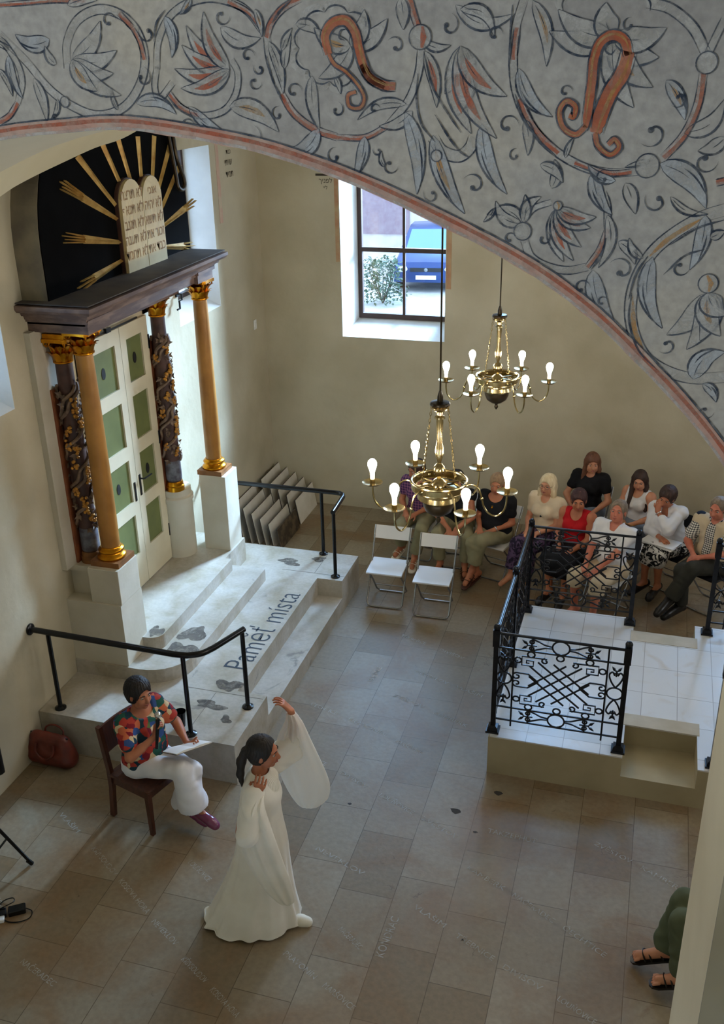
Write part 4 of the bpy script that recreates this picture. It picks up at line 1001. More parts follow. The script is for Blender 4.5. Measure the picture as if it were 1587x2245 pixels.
# ornament painted on the arch wall, in metres on the wall: (x, z)
PAINT_STEMS = [('p', 0.0182, [(-1.487, 5.58), (-1.426, 5.522), (-1.377, 5.465), (-1.318, 5.426), (-1.256, 5.409), (-1.19, 5.427), (-1.144, 5.476), (-1.128, 5.53), (-1.142, 5.58), (-1.179, 5.612), (-1.23, 5.622), (-1.284, 5.602), (-1.317, 5.557), (-1.323, 5.506)]), ('r', 0.0102, [(-1.15, 5.583), (-1.136, 5.557), (-1.129, 5.521)]), ('r', 0.0114, [(-1.179, 5.614), (-1.15, 5.584)]), ('r', 0.0125, [(-1.524, 5.395), (-1.493, 5.41), (-1.466, 5.437)]), ('p', 0.0148, [(-1.466, 5.437), (-1.446, 5.48), (-1.451, 5.518), (-1.473, 5.556), (-1.489, 5.57)]), ('p', 0.0148, [(-1.102, 5.502), (-1.092, 5.556), (-1.063, 5.6), (-1.018, 5.626), (-0.964, 5.635), (-0.913, 5.625), (-0.879, 5.607), (-0.85, 5.572)]), ('r', 0.0102, [(-0.923, 5.628), (-0.879, 5.607), (-0.853, 5.578)]), ('p', 0.0137, [(-1.079, 5.456), (-1.055, 5.426), (-1.007, 5.407), (-0.951, 5.416), (-0.919, 5.45), (-0.911, 5.49), (-0.924, 5.517)]), ('r', 0.0114, [(-1.077, 5.452), (-1.049, 5.423), (-1.007, 5.407)]), ('p', 0.0137, [(-1.101, 5.507), (-1.111, 5.466), (-1.101, 5.443), (-1.066, 5.475)]), ('r', 0.0137, [(-0.762, 5.628), (-0.802, 5.61), (-0.829, 5.584), (-0.84, 5.557)]), ('p', 0.0159, [(-0.84, 5.559), (-0.836, 5.515), (-0.824, 5.48), (-0.813, 5.449)]), ('r', 0.0148, [(-0.813, 5.449), (-0.787, 5.41), (-0.742, 5.379), (-0.691, 5.362)]), ('r', 0.0114, [(-0.691, 5.362), (-0.63, 5.362), (-0.58, 5.384)]), ('p', 0.0148, [(-0.58, 5.384), (-0.536, 5.432), (-0.514, 5.484), (-0.508, 5.534)]), ('r', 0.0137, [(-0.514, 5.565), (-0.524, 5.592), (-0.533, 5.62)]), ('p', 0.0159, [(-0.305, 5.613), (-0.319, 5.562), (-0.322, 5.505), (-0.313, 5.447), (-0.287, 5.394), (-0.251, 5.353), (-0.208, 5.323), (-0.162, 5.303), (-0.116, 5.295), (-0.063, 5.299)]), ('r', 0.0125, [(-0.316, 5.562), (-0.321, 5.505)]), ('r', 0.0137, [(-0.306, 5.434), (-0.271, 5.375), (-0.222, 5.332)]), ('r', 0.0102, [(-0.189, 5.314), (-0.125, 5.295), (-0.076, 5.297)]), ('r', 0.0148, [(-0.018, 5.324), (0.016, 5.366), (0.035, 5.419), (0.039, 5.475)]), ('p', 0.0171, [(0.039, 5.51), (0.011, 5.553), (-0.033, 5.586), (-0.075, 5.597)]), ('p', 0.0137, [(0.043, 5.507), (0.057, 5.544), (0.066, 5.566)]), ('p', 0.0159, [(-0.283, 5.159), (-0.267, 5.125), (-0.232, 5.106), (-0.189, 5.099), (-0.147, 5.108)]), ('r', 0.0114, [(-0.149, 5.107), (-0.126, 5.145), (-0.114, 5.186)]), ('p', 0.0137, [(-0.114, 5.186), (-0.118, 5.231), (-0.129, 5.258)]), ('p', 0.0114, [(-0.285, 5.201), (-0.265, 5.224), (-0.23, 5.237)]), ('p', 0.0228, [(0.109, 5.228), (0.068, 5.213), (0.019, 5.181), (-0.021, 5.141), (-0.047, 5.087), (-0.054, 5.029), (-0.042, 4.972), (-0.014, 4.924), (0.032, 4.895), (0.089, 4.882), (0.152, 4.889)]), ('o', 0.0091, [(0.068, 5.21), (0.011, 5.171), (-0.025, 5.134)]), ('o', 0.0091, [(-0.051, 5.049), (-0.041, 4.982), (-0.017, 4.934)]), ('r', 0.0125, [(0.102, 5.282), (0.086, 5.278)]), ('p', 0.0114, [(-1.468, 5.551), (-1.502, 5.566)]), ('r', 0.0091, [(-1.475, 5.639), (-1.404, 5.641), (-1.334, 5.643), (-1.256, 5.639)]), ('R', 0.0205, [(-0.704, 5.523), (-0.711, 5.556), (-0.694, 5.58), (-0.665, 5.584), (-0.646, 5.562), (-0.639, 5.533), (-0.63, 5.503), (-0.614, 5.478), (-0.584, 5.461)]), ('R', 0.0091, [(-0.704, 5.523), (-0.692, 5.504), (-0.666, 5.488), (-0.639, 5.46), (-0.629, 5.438), (-0.639, 5.42), (-0.661, 5.423), (-0.664, 5.444), (-0.647, 5.451)]), ('R', 0.0194, [(-0.633, 5.503), (-0.616, 5.478), (-0.587, 5.463), (-0.562, 5.46)]), ('R', 0.0194, [(-0.171, 5.38), (-0.169, 5.421), (-0.166, 5.462), (-0.165, 5.502), (-0.155, 5.532), (-0.133, 5.544), (-0.111, 5.534), (-0.101, 5.509)]), ('R', 0.0296, [(-0.101, 5.515), (-0.11, 5.477), (-0.129, 5.445), (-0.143, 5.408), (-0.153, 5.37)]), ('R', 0.0125, [(-0.171, 5.383), (-0.191, 5.367), (-0.216, 5.381), (-0.225, 5.409), (-0.213, 5.428), (-0.195, 5.419), (-0.197, 5.401), (-0.206, 5.403)]), ('R', 0.0114, [(-0.153, 5.37), (-0.145, 5.346), (-0.121, 5.329), (-0.104, 5.343), (-0.114, 5.358), (-0.126, 5.348)]), ('d', 0.0046, [(-0.126, 5.531), (-0.14, 5.529), (-0.145, 5.518), (-0.134, 5.511), (-0.126, 5.52)]), ('d', 0.0046, [(-0.665, 5.569), (-0.677, 5.566), (-0.68, 5.553), (-0.668, 5.548)]), ('d', 0.0057, [(-0.503, 5.525), (-0.483, 5.458), (-0.449, 5.406), (-0.423, 5.371)]), ('d', 0.0057, [(-0.514, 5.484), (-0.517, 5.437), (-0.507, 5.389), (-0.477, 5.353)]), ('d', 0.0057, [(-0.327, 5.602), (-0.329, 5.546), (-0.328, 5.497)]), ('d', 0.0057, [(-0.315, 5.443), (-0.295, 5.395), (-0.256, 5.351)]), ('d', 0.0057, [(-0.054, 5.058), (-0.054, 5.0), (-0.029, 4.938), (0.013, 4.897)]), ('d', 0.0057, [(0.111, 5.209), (0.062, 5.192), (0.013, 5.158)]), ('d', 0.0057, [(-0.115, 5.168), (-0.123, 5.131), (-0.141, 5.102)]), ('d', 0.0057, [(-0.404, 5.322), (-0.424, 5.335), (-0.448, 5.362), (-0.478, 5.406)]), ('d', 0.0057, [(-1.101, 5.556), (-1.091, 5.592), (-1.067, 5.617)]), ('d', 0.0057, [(-0.843, 5.524), (-0.831, 5.476), (-0.81, 5.435)]), ('d', 0.0057, [(0.08, 5.151), (0.042, 5.136), (0.006, 5.098)]), ('d', 0.0057, [(-0.782, 5.625), (-0.808, 5.605), (-0.826, 5.584)]), ('d', 0.0057, [(-0.029, 5.134), (-0.049, 5.096), (-0.059, 5.044)]), ('p', 0.0228, [(-0.482, 5.362), (-0.462, 5.335), (-0.428, 5.325), (-0.405, 5.34), (-0.396, 5.362)]), ('q', 0.0046, [(-0.654, 5.48), (-0.662, 5.468), (-0.677, 5.462), (-0.693, 5.463), (-0.705, 5.472)]), ('q', 0.0046, [(-0.705, 5.472), (-0.719, 5.467), (-0.735, 5.47), (-0.747, 5.481), (-0.75, 5.494)]), ('q', 0.0046, [(-0.75, 5.494), (-0.764, 5.498), (-0.775, 5.509), (-0.776, 5.523), (-0.769, 5.535)]), ('q', 0.0046, [(-0.769, 5.535), (-0.777, 5.546), (-0.777, 5.56), (-0.767, 5.572), (-0.753, 5.577)]), ('q', 0.0046, [(-0.753, 5.577), (-0.752, 5.59), (-0.741, 5.6), (-0.726, 5.604), (-0.711, 5.601)]), ('q', 0.0046, [(-0.711, 5.601), (-0.701, 5.61), (-0.685, 5.613), (-0.67, 5.608), (-0.661, 5.598)]), ('q', 0.0046, [(-0.661, 5.598), (-0.647, 5.599), (-0.632, 5.594), (-0.624, 5.582), (-0.624, 5.569)]), ('q', 0.0046, [(-0.23, 5.588), (-0.232, 5.601), (-0.226, 5.612), (-0.213, 5.618), (-0.199, 5.617)]), ('q', 0.0046, [(-0.197, 5.618), (-0.192, 5.629), (-0.18, 5.635), (-0.165, 5.634), (-0.153, 5.627)]), ('q', 0.0046, [(-0.151, 5.627), (-0.141, 5.633), (-0.126, 5.633), (-0.113, 5.626), (-0.106, 5.614)]), ('q', 0.0046, [(-0.104, 5.613), (-0.091, 5.614), (-0.077, 5.607), (-0.069, 5.595), (-0.069, 5.583)])]
PAINT_LEAVES = [((-1.414, 5.489), (-1.395, 5.394), 0.0273, 0.1, 0), ((-1.359, 5.445), (-1.385, 5.4), 0.0137, 0.2, 0), ((-1.471, 5.537), (-1.45, 5.446), 0.0251, -0.15, 1), ((-1.501, 5.509), (-1.476, 5.451), 0.0159, 0.1, 0), ((-1.16, 5.433), (-1.064, 5.41), 0.0296, 0.25, 1), ((-1.033, 5.426), (-0.936, 5.362), 0.0273, -0.1, 1), ((-0.935, 5.425), (-0.824, 5.373), 0.0455, 0.2, 0), ((-1.071, 5.604), (-1.063, 5.524), 0.0273, 0.2, 1), ((-0.943, 5.58), (-0.854, 5.557), 0.0342, -0.25, 0), ((-0.836, 5.55), (-0.809, 5.449), 0.0251, 0.1, 0), ((-0.804, 5.497), (-0.785, 5.562), 0.0205, 0.1, 0), ((-0.774, 5.581), (-0.72, 5.557), 0.0251, 0.2, 0), ((-0.743, 5.483), (-0.73, 5.376), 0.0296, -0.1, 0), ((-0.693, 5.482), (-0.681, 5.447), 0.0137, 0.1, 0), ((-0.732, 5.379), (-0.816, 5.334), 0.0387, 0.3, 1), ((-0.63, 5.364), (-0.655, 5.283), 0.0296, 0.1, 1), ((-0.526, 5.413), (-0.598, 5.384), 0.0251, 0.2, 0), ((-0.539, 5.426), (-0.645, 5.396), 0.0228, -0.2, 0), ((-0.541, 5.411), (-0.516, 5.248), 0.0387, 0.12, 1), ((-0.482, 5.366), (-0.411, 5.21), 0.041, -0.1, 1), ((-0.501, 5.525), (-0.475, 5.419), 0.0296, 0.1, 2), ((-0.38, 5.388), (-0.323, 5.251), 0.0364, -0.15, 1), ((-0.293, 5.395), (-0.284, 5.327), 0.0228, 0.1, 0), ((-0.232, 5.264), (-0.23, 5.32), 0.0251, -0.2, 0), ((-0.31, 5.49), (-0.238, 5.4), 0.0319, -0.2, 1), ((-0.289, 5.608), (-0.256, 5.492), 0.0296, 0.15, 0), ((-0.152, 5.295), (-0.107, 5.214), 0.0319, -0.15, 1), ((-0.086, 5.276), (-0.061, 5.216), 0.0296, 0.05, 3), ((-0.023, 5.313), (0.073, 5.23), 0.0455, 0.2, 1), ((-0.027, 5.464), (0.015, 5.393), 0.0296, 0.1, 1), ((-0.116, 5.214), (-0.126, 5.107), 0.0251, 0.2, 0), ((-0.137, 5.102), (-0.081, 4.987), 0.0433, -0.15, 1), ((-0.09, 5.161), (-0.053, 5.116), 0.0251, 0.2, 0), ((-0.019, 5.132), (0.015, 4.986), 0.0387, -0.2, 1), ((0.074, 5.217), (0.056, 5.109), 0.0342, 0.1, 1), ((0.003, 5.251), (0.078, 5.219), 0.0159, -0.2, 3), ((0.016, 5.37), (0.083, 5.43), 0.0342, -0.3, 3), ((-0.038, 5.129), (-0.069, 5.169), 0.0182, 0.2, 0), ((-0.106, 5.28), (-0.162, 5.31), 0.0205, 0.2, 1), ((-0.258, 5.31), (-0.21, 5.275), 0.0228, 0.2, 0), ((-0.284, 5.187), (-0.364, 5.209), 0.0296, -0.35, 0), ((-0.289, 5.192), (-0.346, 5.237), 0.0273, 0.3, 0), ((-0.285, 5.196), (-0.252, 5.247), 0.0251, 0.3, 0), ((-0.286, 5.194), (-0.286, 5.251), 0.0228, -0.1, 0), ((0.089, 4.88), (0.145, 4.943), 0.0455, 0.3, 1), ((0.088, 5.173), (0.114, 5.187), 0.0205, 0, 0), ((-0.348, 5.223), (-0.371, 5.194), 0.0114, 0.1, 0), ((-0.503, 5.542), (-0.447, 5.534), 0.0182, -0.2, 0), ((-1.302, 5.633), (-1.228, 5.64), 0.0228, 0.1, 0), ((-1.359, 5.567), (-1.445, 5.579), 0.0387, 0.25, 1), ((-1.35, 5.516), (-1.373, 5.554), 0.0205, 0.2, 0), ((-0.807, 5.532), (-0.782, 5.574), 0.0159, 0.1, 0), ((-0.439, 5.605), (-0.322, 5.586), 0.0296, -0.3, 0), ((-0.43, 5.597), (-0.36, 5.547), 0.0251, 0.35, 0), ((-0.55, 5.621), (-0.545, 5.564), 0.0296, 0.05, 0), ((-0.043, 5.319), (-0.09, 5.306), 0.0114, 0, 0), ((0.109, 4.872), (0.141, 4.833), 0.0228, 0.2, 1), ((-1.208, 5.42), (-1.219, 5.463), 0.0114, 0.1, 0), ((-0.586, 5.303), (-0.593, 5.335), 0.0114, 0.2, 0), ((-0.647, 5.529), (-0.656, 5.558), 0.0137, 0, 0), ((-0.863, 5.611), (-0.851, 5.559), 0.0159, 0.1, 0), ((-1.006, 5.636), (-1.035, 5.607), 0.0159, 0.1, 1), ((0.092, 5.362), (0.045, 5.337), 0.0296, 0.2, 3), ((-0.208, 5.323), (-0.193, 5.362), 0.0114, 0.1, 0), ((-1.308, 5.525), (-1.226, 5.6), 0.041, -0.18, 0), ((-1.308, 5.525), (-1.194, 5.541), 0.041, -0.18, 0), ((-1.308, 5.525), (-1.209, 5.495), 0.041, -0.18, 0), ((-1.308, 5.525), (-1.195, 5.45), 0.041, -0.18, 0), ((-1.308, 5.525), (-1.254, 5.46), 0.041, -0.18, 0), ((-0.929, 5.499), (-1.022, 5.585), 0.0387, 0.18, 2), ((-0.929, 5.499), (-1.036, 5.548), 0.0387, 0.18, 2), ((-0.929, 5.499), (-1.058, 5.502), 0.0387, 0.18, 2), ((-0.929, 5.499), (-1.047, 5.463), 0.0387, 0.18, 2), ((-0.929, 5.499), (-0.979, 5.61), 0.0387, 0.18, 2), ((-0.428, 5.532), (-0.459, 5.445), 0.0455, 0.18, 2), ((-0.428, 5.532), (-0.43, 5.404), 0.0455, 0.18, 2), ((-0.428, 5.532), (-0.401, 5.369), 0.0455, -0.18, 2), ((-0.428, 5.532), (-0.349, 5.36), 0.0455, -0.18, 2), ((-0.428, 5.532), (-0.331, 5.439), 0.0455, -0.18, 2), ((-0.218, 5.225), (-0.198, 5.117), 0.0319, -0.18, 2), ((-0.218, 5.225), (-0.178, 5.12), 0.0319, -0.18, 2), ((-0.218, 5.225), (-0.164, 5.148), 0.0319, -0.18, 2), ((-0.218, 5.225), (-0.148, 5.187), 0.0319, -0.18, 2), ((-0.218, 5.225), (-0.138, 5.209), 0.0319, -0.18, 2), ((0.096, 5.064), (0.025, 4.973), 0.0501, 0.18, 0), ((0.096, 5.064), (0.068, 4.944), 0.0501, 0.18, 0), ((0.096, 5.064), (0.093, 4.964), 0.0501, 0.18, 0), ((0.096, 5.064), (0.132, 4.976), 0.0501, -0.18, 0), ((0.096, 5.064), (0.136, 5.019), 0.0501, -0.18, 0), ((-0.656, 5.537), (-0.578, 5.585), 0.0387, -0.18, 0), ((-0.656, 5.537), (-0.626, 5.603), 0.0387, -0.18, 0), ((-0.656, 5.537), (-0.728, 5.478), 0.0387, 0.18, 0), ((-0.656, 5.537), (-0.734, 5.573), 0.0387, 0.18, 0), ((-0.132, 5.541), (-0.254, 5.554), 0.0501, 0.18, 0), ((-0.132, 5.541), (-0.239, 5.591), 0.0501, 0.18, 0), ((-0.132, 5.541), (-0.045, 5.504), 0.0501, -0.18, 0), ((-0.132, 5.541), (-0.051, 5.452), 0.0501, -0.18, 0), ((-0.132, 5.541), (-0.083, 5.416), 0.0501, -0.18, 0), ((-0.132, 5.541), (-0.036, 5.554), 0.0501, -0.18, 0), ((-0.132, 5.541), (-0.15, 5.6), 0.0501, 0.18, 0)]
PAINT_CURLS = [((-1.206, 5.599), 0.0159, 1, 0), ((-1.137, 5.485), 0.0182, -1, 1), ((-1.136, 5.399), 0.0137, 1, 2), ((-1.04, 5.385), 0.0159, 1, 0), ((-0.886, 5.362), 0.0205, -1, 1), ((-0.885, 5.523), 0.0137, 1, 0), ((-1.115, 5.573), 0.0182, 1, 2), ((-0.939, 5.6), 0.0159, -1, 0), ((-0.698, 5.323), 0.0159, 1, 1), ((-0.576, 5.306), 0.0159, -1, 0), ((-0.483, 5.248), 0.0159, 1, 2), ((-0.607, 5.417), 0.0102, 1, 0), ((-0.452, 5.569), 0.0182, -1, 1), ((-0.328, 5.384), 0.0194, 1, 0), ((-0.393, 5.268), 0.0205, -1, 2), ((-0.042, 5.37), 0.0228, 1, 3), ((0.06, 5.318), 0.0205, -1, 0), ((-0.131, 5.284), 0.0137, 1, 1), ((-0.314, 5.161), 0.0125, 1, 0), ((-0.243, 5.163), 0.0137, -1, 1), ((-0.158, 5.064), 0.0159, 1, 0), ((-0.079, 5.103), 0.0228, -1, 2), ((0.028, 4.951), 0.0159, 1, 3), ((0.036, 5.113), 0.0159, -1, 0), ((-0.105, 5.56), 0.0114, 1, 1), ((-0.36, 5.551), 0.0137, 1, 0), ((-0.56, 5.535), 0.0159, -1, 2), ((-1.369, 5.407), 0.0114, -1, 0), ((-1.306, 5.392), 0.0114, 1, 1), ((-0.785, 5.453), 0.0159, 1, 0), ((-0.69, 5.416), 0.0137, -1, 1), ((-0.022, 5.242), 0.0205, 1, 2), ((-0.216, 5.446), 0.0114, 1, 0), ((0.0, 5.431), 0.0137, 1, 3), ((0.12, 4.811), 0.0159, -1, 0), ((-0.601, 5.335), 0.0091, 1, 2), ((-0.86, 5.498), 0.0114, 1, 2), ((-0.873, 5.472), 0.0137, -1, 0), ((-0.824, 5.408), 0.0137, 1, 1), ((-0.31, 5.327), 0.0114, 1, 1), ((-0.113, 5.036), 0.0114, 1, 0)]
PAINT_BALLS = [((-0.51, 5.55), 0.0228, 1), ((0.043, 5.493), 0.0194, 0), ((-0.047, 5.309), 0.0228, 0), ((-0.287, 5.177), 0.0182, 0), ((0.095, 5.083), 0.0194, 2), ((-0.217, 5.23), 0.0091, 2), ((-1.34, 5.438), 0.0114, 0), ((-0.474, 5.326), 0.0114, 0)]
PM = [worn_paint('paint_blue_black', lin(44, 54, 70), lin(92, 98, 108), 0.45, 0.97, 34), worn_paint('paint_pale', lin(196, 196, 196), lin(174, 172, 168), 0.12, 0.62, 16), worn_paint('paint_red', lin(168, 96, 76), lin(164, 120, 104), 0.35, 0.9, 24), worn_paint('paint_ochre', lin(180, 136, 84), lin(168, 146, 116), 0.2, 0.75, 24), worn_paint('paint_blue_grey', lin(186, 194, 204), lin(168, 172, 178), 0.15, 0.65, 14), worn_paint('paint_border_pink', lin(182, 142, 130), lin(178, 160, 150), 0.6, 0.95, 14), worn_paint('paint_strong_red', lin(166, 92, 68), lin(172, 116, 94), 0.55, 0.95, 20)]
PB = MB(); YP = Y0
prnd = random.Random(11)
def pribbon(pts, w, layer, m, taper=(0.5, 0.5)):
    """brush stroke of width w along plane points"""
    n = len(pts); PB.cm = m; y = YP - 0.0008 - 0.0005 * layer
    L_, R_ = [], []
    for i in range(n):
        a = pts[max(i - 1, 0)]; c = pts[min(i + 1, n - 1)]
        dx, dz = c[0] - a[0], c[1] - a[1]; q = math.hypot(dx, dz) or 1e-6
        nx, nz = -dz / q, dx / q; t = i / max(n - 1, 1)
        s = taper[0] + (1 - taper[0]) * min(t / 0.25, 1); s = min(s, taper[1] + (1 - taper[1]) * min((1 - t) / 0.25, 1))
        ww = 0.5 * (w[i] if hasattr(w, '__len__') else w) * s * (0.88 + 0.24 * prnd.random())
        L_.append((pts[i][0] + nx * ww, y, pts[i][1] + nz * ww)); R_.append((pts[i][0] - nx * ww, y, pts[i][1] - nz * ww))
    PB.add(L_ + R_, [(i, i + 1, n + i + 1, n + i) for i in range(n - 1)])
def offset_line(pts, d):
    out = []; n = len(pts)
    for i in range(n):
        a = pts[max(i - 1, 0)]; c = pts[min(i + 1, n - 1)]
        dx, dz = c[0] - a[0], c[1] - a[1]; q = math.hypot(dx, dz) or 1e-6
        out.append((pts[i][0] - dz / q * d, pts[i][1] + dx / q * d))
    return out
# the pattern repeats: mirrored about the crown of the arch on the left, and once more in the tier above
mirror = lambda p: (round(-2.78 - p[0], 3), p[1])
up = lambda p: (p[0] + 0.05, round(p[1] + 0.42, 3))
PAINT_STEMS += [(k, w, [mirror(p) for p in pts]) for (k, w, pts) in PAINT_STEMS if min(p[0] for p in pts) > -0.80] + [(k, w, [up(p) for p in pts]) for (k, w, pts) in PAINT_STEMS if min(p[1] for p in pts) > 5.32]
PAINT_LEAVES += [(mirror(a), mirror(c), w, -bend, kd) for (a, c, w, bend, kd) in PAINT_LEAVES if min(a[0], c[0]) > -0.80] + [(up(a), up(c), w, bend, kd) for (a, c, w, bend, kd) in PAINT_LEAVES if min(a[1], c[1]) > 5.32]
PAINT_CURLS += [(mirror(c), r, -d, a) for (c, r, d, a) in PAINT_CURLS if c[0] > -0.80] + [(up(c), r, d, a) for (c, r, d, a) in PAINT_CURLS if c[1] > 5.32]
PAINT_BALLS += [(mirror(c), r, k) for (c, r, k) in PAINT_BALLS if c[0] > -0.80]
for (k, w, pts) in PAINT_STEMS:
    sp = spline(pts, 7)
    if k in ('d', 'q'):
        if k == 'q': pribbon(offset_line(sp, 0.004), w * 4.0, 0.6, 1, (0.3, 0.3))
        pribbon(sp, w * 0.8, 6.9 if k == 'd' else 2.0, 0, (0.25, 0.2)); continue
    if k == 'o': pribbon(sp, w, 1.7, 3, (0.2, 0.2)); continue
    col = {'p': 1, 'r': 2, 'R': 6}[k]; E = 4.9 if k == 'R' else 0
    pribbon(sp, w, (1.0 if k == 'p' else 1.3) + E, col, (0.7, 0.7))
    if k == 'r': pribbon(offset_line(sp, w * 0.3), w * 0.5, 1.6, 1, (0.3, 0.3))
    if k == 'R': pribbon(offset_line(sp, w * 0.12), w * 0.25, 1.6 + E, 3, (0.2, 0.2))
    lw = 0.0030 if k != 'R' else 0.0042
    pribbon(offset_line(sp, w * 0.52), lw * 0.8, 1.9 + E, 0, (0.15, 0.15))
    pribbon(offset_line(sp, -w * 0.52), lw, 1.9 + E, 0, (0.3, 0.3))
for li, (b0, t0, w, bend, kind) in enumerate(PAINT_LEAVES):
    Q = 2.2 + 0.03 * (li % 115)
    dx, dz = t0[0] - b0[0], t0[1] - b0[1]; ln = math.hypot(dx, dz); nx, nz = -dz / ln, dx / ln
    mid = []; wid = []
    for i in range(13):
        t = i / 12; o = bend * ln * math.sin(PI * t) * 0.7
        mid.append((b0[0] + dx * t + nx * o, b0[1] + dz * t + nz * o)); wid.append(w * (math.sin(PI * min(t ** 0.8, 1)) ** 0.8 * (1 - 0.25 * t) + 0.02))
    if kind != 3: pribbon(mid, wid, Q, 4 if kind == 1 else 1, (1, 1))
    if kind == 2: pribbon(mid[2:10], [q * 0.35 for q in wid[2:10]], Q + 0.006, 2, (0.2, 0.2))
    elif kind != 3 and prnd.random() < 0.18: pribbon(mid[2:9], [q * 0.3 for q in wid[2:9]], Q + 0.006, 3, (0.2, 0.2))
    eL, eR = [], []
    for i in range(13):
        q = offset_line(mid, wid[i] * 0.5)[i]; r_ = offset_line(mid, -wid[i] * 0.5)[i]; eL.append(q); eR.append(r_)
    dark = 1 if bend >= 0 else -1
    pribbon(eL, 0.0044 if dark > 0 else 0.0024, Q + 0.018, 0, (0.2, 0.4)); pribbon(eR, 0.0044 if dark < 0 else 0.0024, Q + 0.018, 0, (0.2, 0.4))
    pribbon(mid[1:7], 0.0016, Q + 0.014, 0, (0.3, 0.1))
    if kind == 1: pribbon(offset_line(mid, wid[6] * 0.22 * dark)[4:11], 0.0036, Q + 0.012, 0, (0.1, 0.1))
for (c, r, d, a) in PAINT_CURLS:
    pts = []
    for k in range(20):
        t = k / 19; rr = r * (1.25 - 0.95 * t); an = a * 1.3 + d * t * 1.5 * PI
        pts.append((c[0] + rr * math.cos(an), c[1] + rr * math.sin(an)))
    pribbon(pts, [0.0024 + 0.003 * k / 19 for k in range(20)], 6.2, 0, (0.1, 0.9))
    e = pts[-1]; PB.cm = 0; q = r * 0.27
    PB.add([(e[0] + q * math.cos(2 * PI * k / 10), YP - 0.0036, e[1] + q * math.sin(2 * PI * k / 10)) for k in range(10)], [tuple(range(10))])
for (c, r, k) in PAINT_BALLS:
    PB.cm = 1; PB.add([(c[0] + r * math.cos(2 * PI * q / 20), YP - 0.0037, c[1] + r * math.sin(2 * PI * q / 20)) for q in range(20)], [tuple(range(20))])
    ring = [(c[0] + r * math.cos(2 * PI * q / 24), c[1] + r * math.sin(2 * PI * q / 24)) for q in range(25)]
    pribbon(ring, 0.0026, 7, 0, (1, 1))
    if k: pribbon([(c[0] + r * 0.2 * (1 if k == 1 else -1), c[1] + r * 0.85), (c[0] + r * 0.3, c[1]), (c[0] + r * 0.15, c[1] - r * 0.85)], r * 0.55, 6.5, 2 if k == 1 else 3, (0.4, 0.4))
# border along the arch: pink band, dark line above it
edge = ARCHS[2:-2]
band = offset_line(edge, 0.0)
inner = []
w_b = 0.030
pribbon(offset_line(edge, w_b * 0.5), w_b, 6.4, 5, (1, 1))
pribbon(offset_line(edge, w_b * 0.66), w_b * 0.28, 6.6, 2, (1, 1))
pribbon(offset_line(edge, w_b * 0.12), w_b * 0.2, 6.6, 1, (1, 1))
pribbon(offset_line(edge, w_b * 1.06), 0.0036, 6.8, 0, (1, 1))
po = PB.build('painted_ornament', PM, wall_near, fix=False)
# ------------------------------------------------------------------ figures: smooth implicit bodies, meshed by surface nets
def V3(*a): return np.array(a, float)
def unit(v):
    n = np.linalg.norm(v); return v / n if n > 1e-9 else v
def rotm(yaw=0, pitch=0, roll=0):
    """yaw about z (left positive), pitch about x (up positive), roll about y"""
    cy, sy, cp, sp, cr, sr = math.cos(yaw), math.sin(yaw), math.cos(pitch), math.sin(pitch), math.cos(roll), math.sin(roll)
    Z = np.array([[cy, -sy, 0], [sy, cy, 0], [0, 0, 1]]); X = np.array([[1, 0, 0], [0, cp, -sp], [0, sp, cp]]); Y = np.array([[cr, 0, sr], [0, 1, 0], [-sr, 0, cr]])
    return Z @ X @ Y

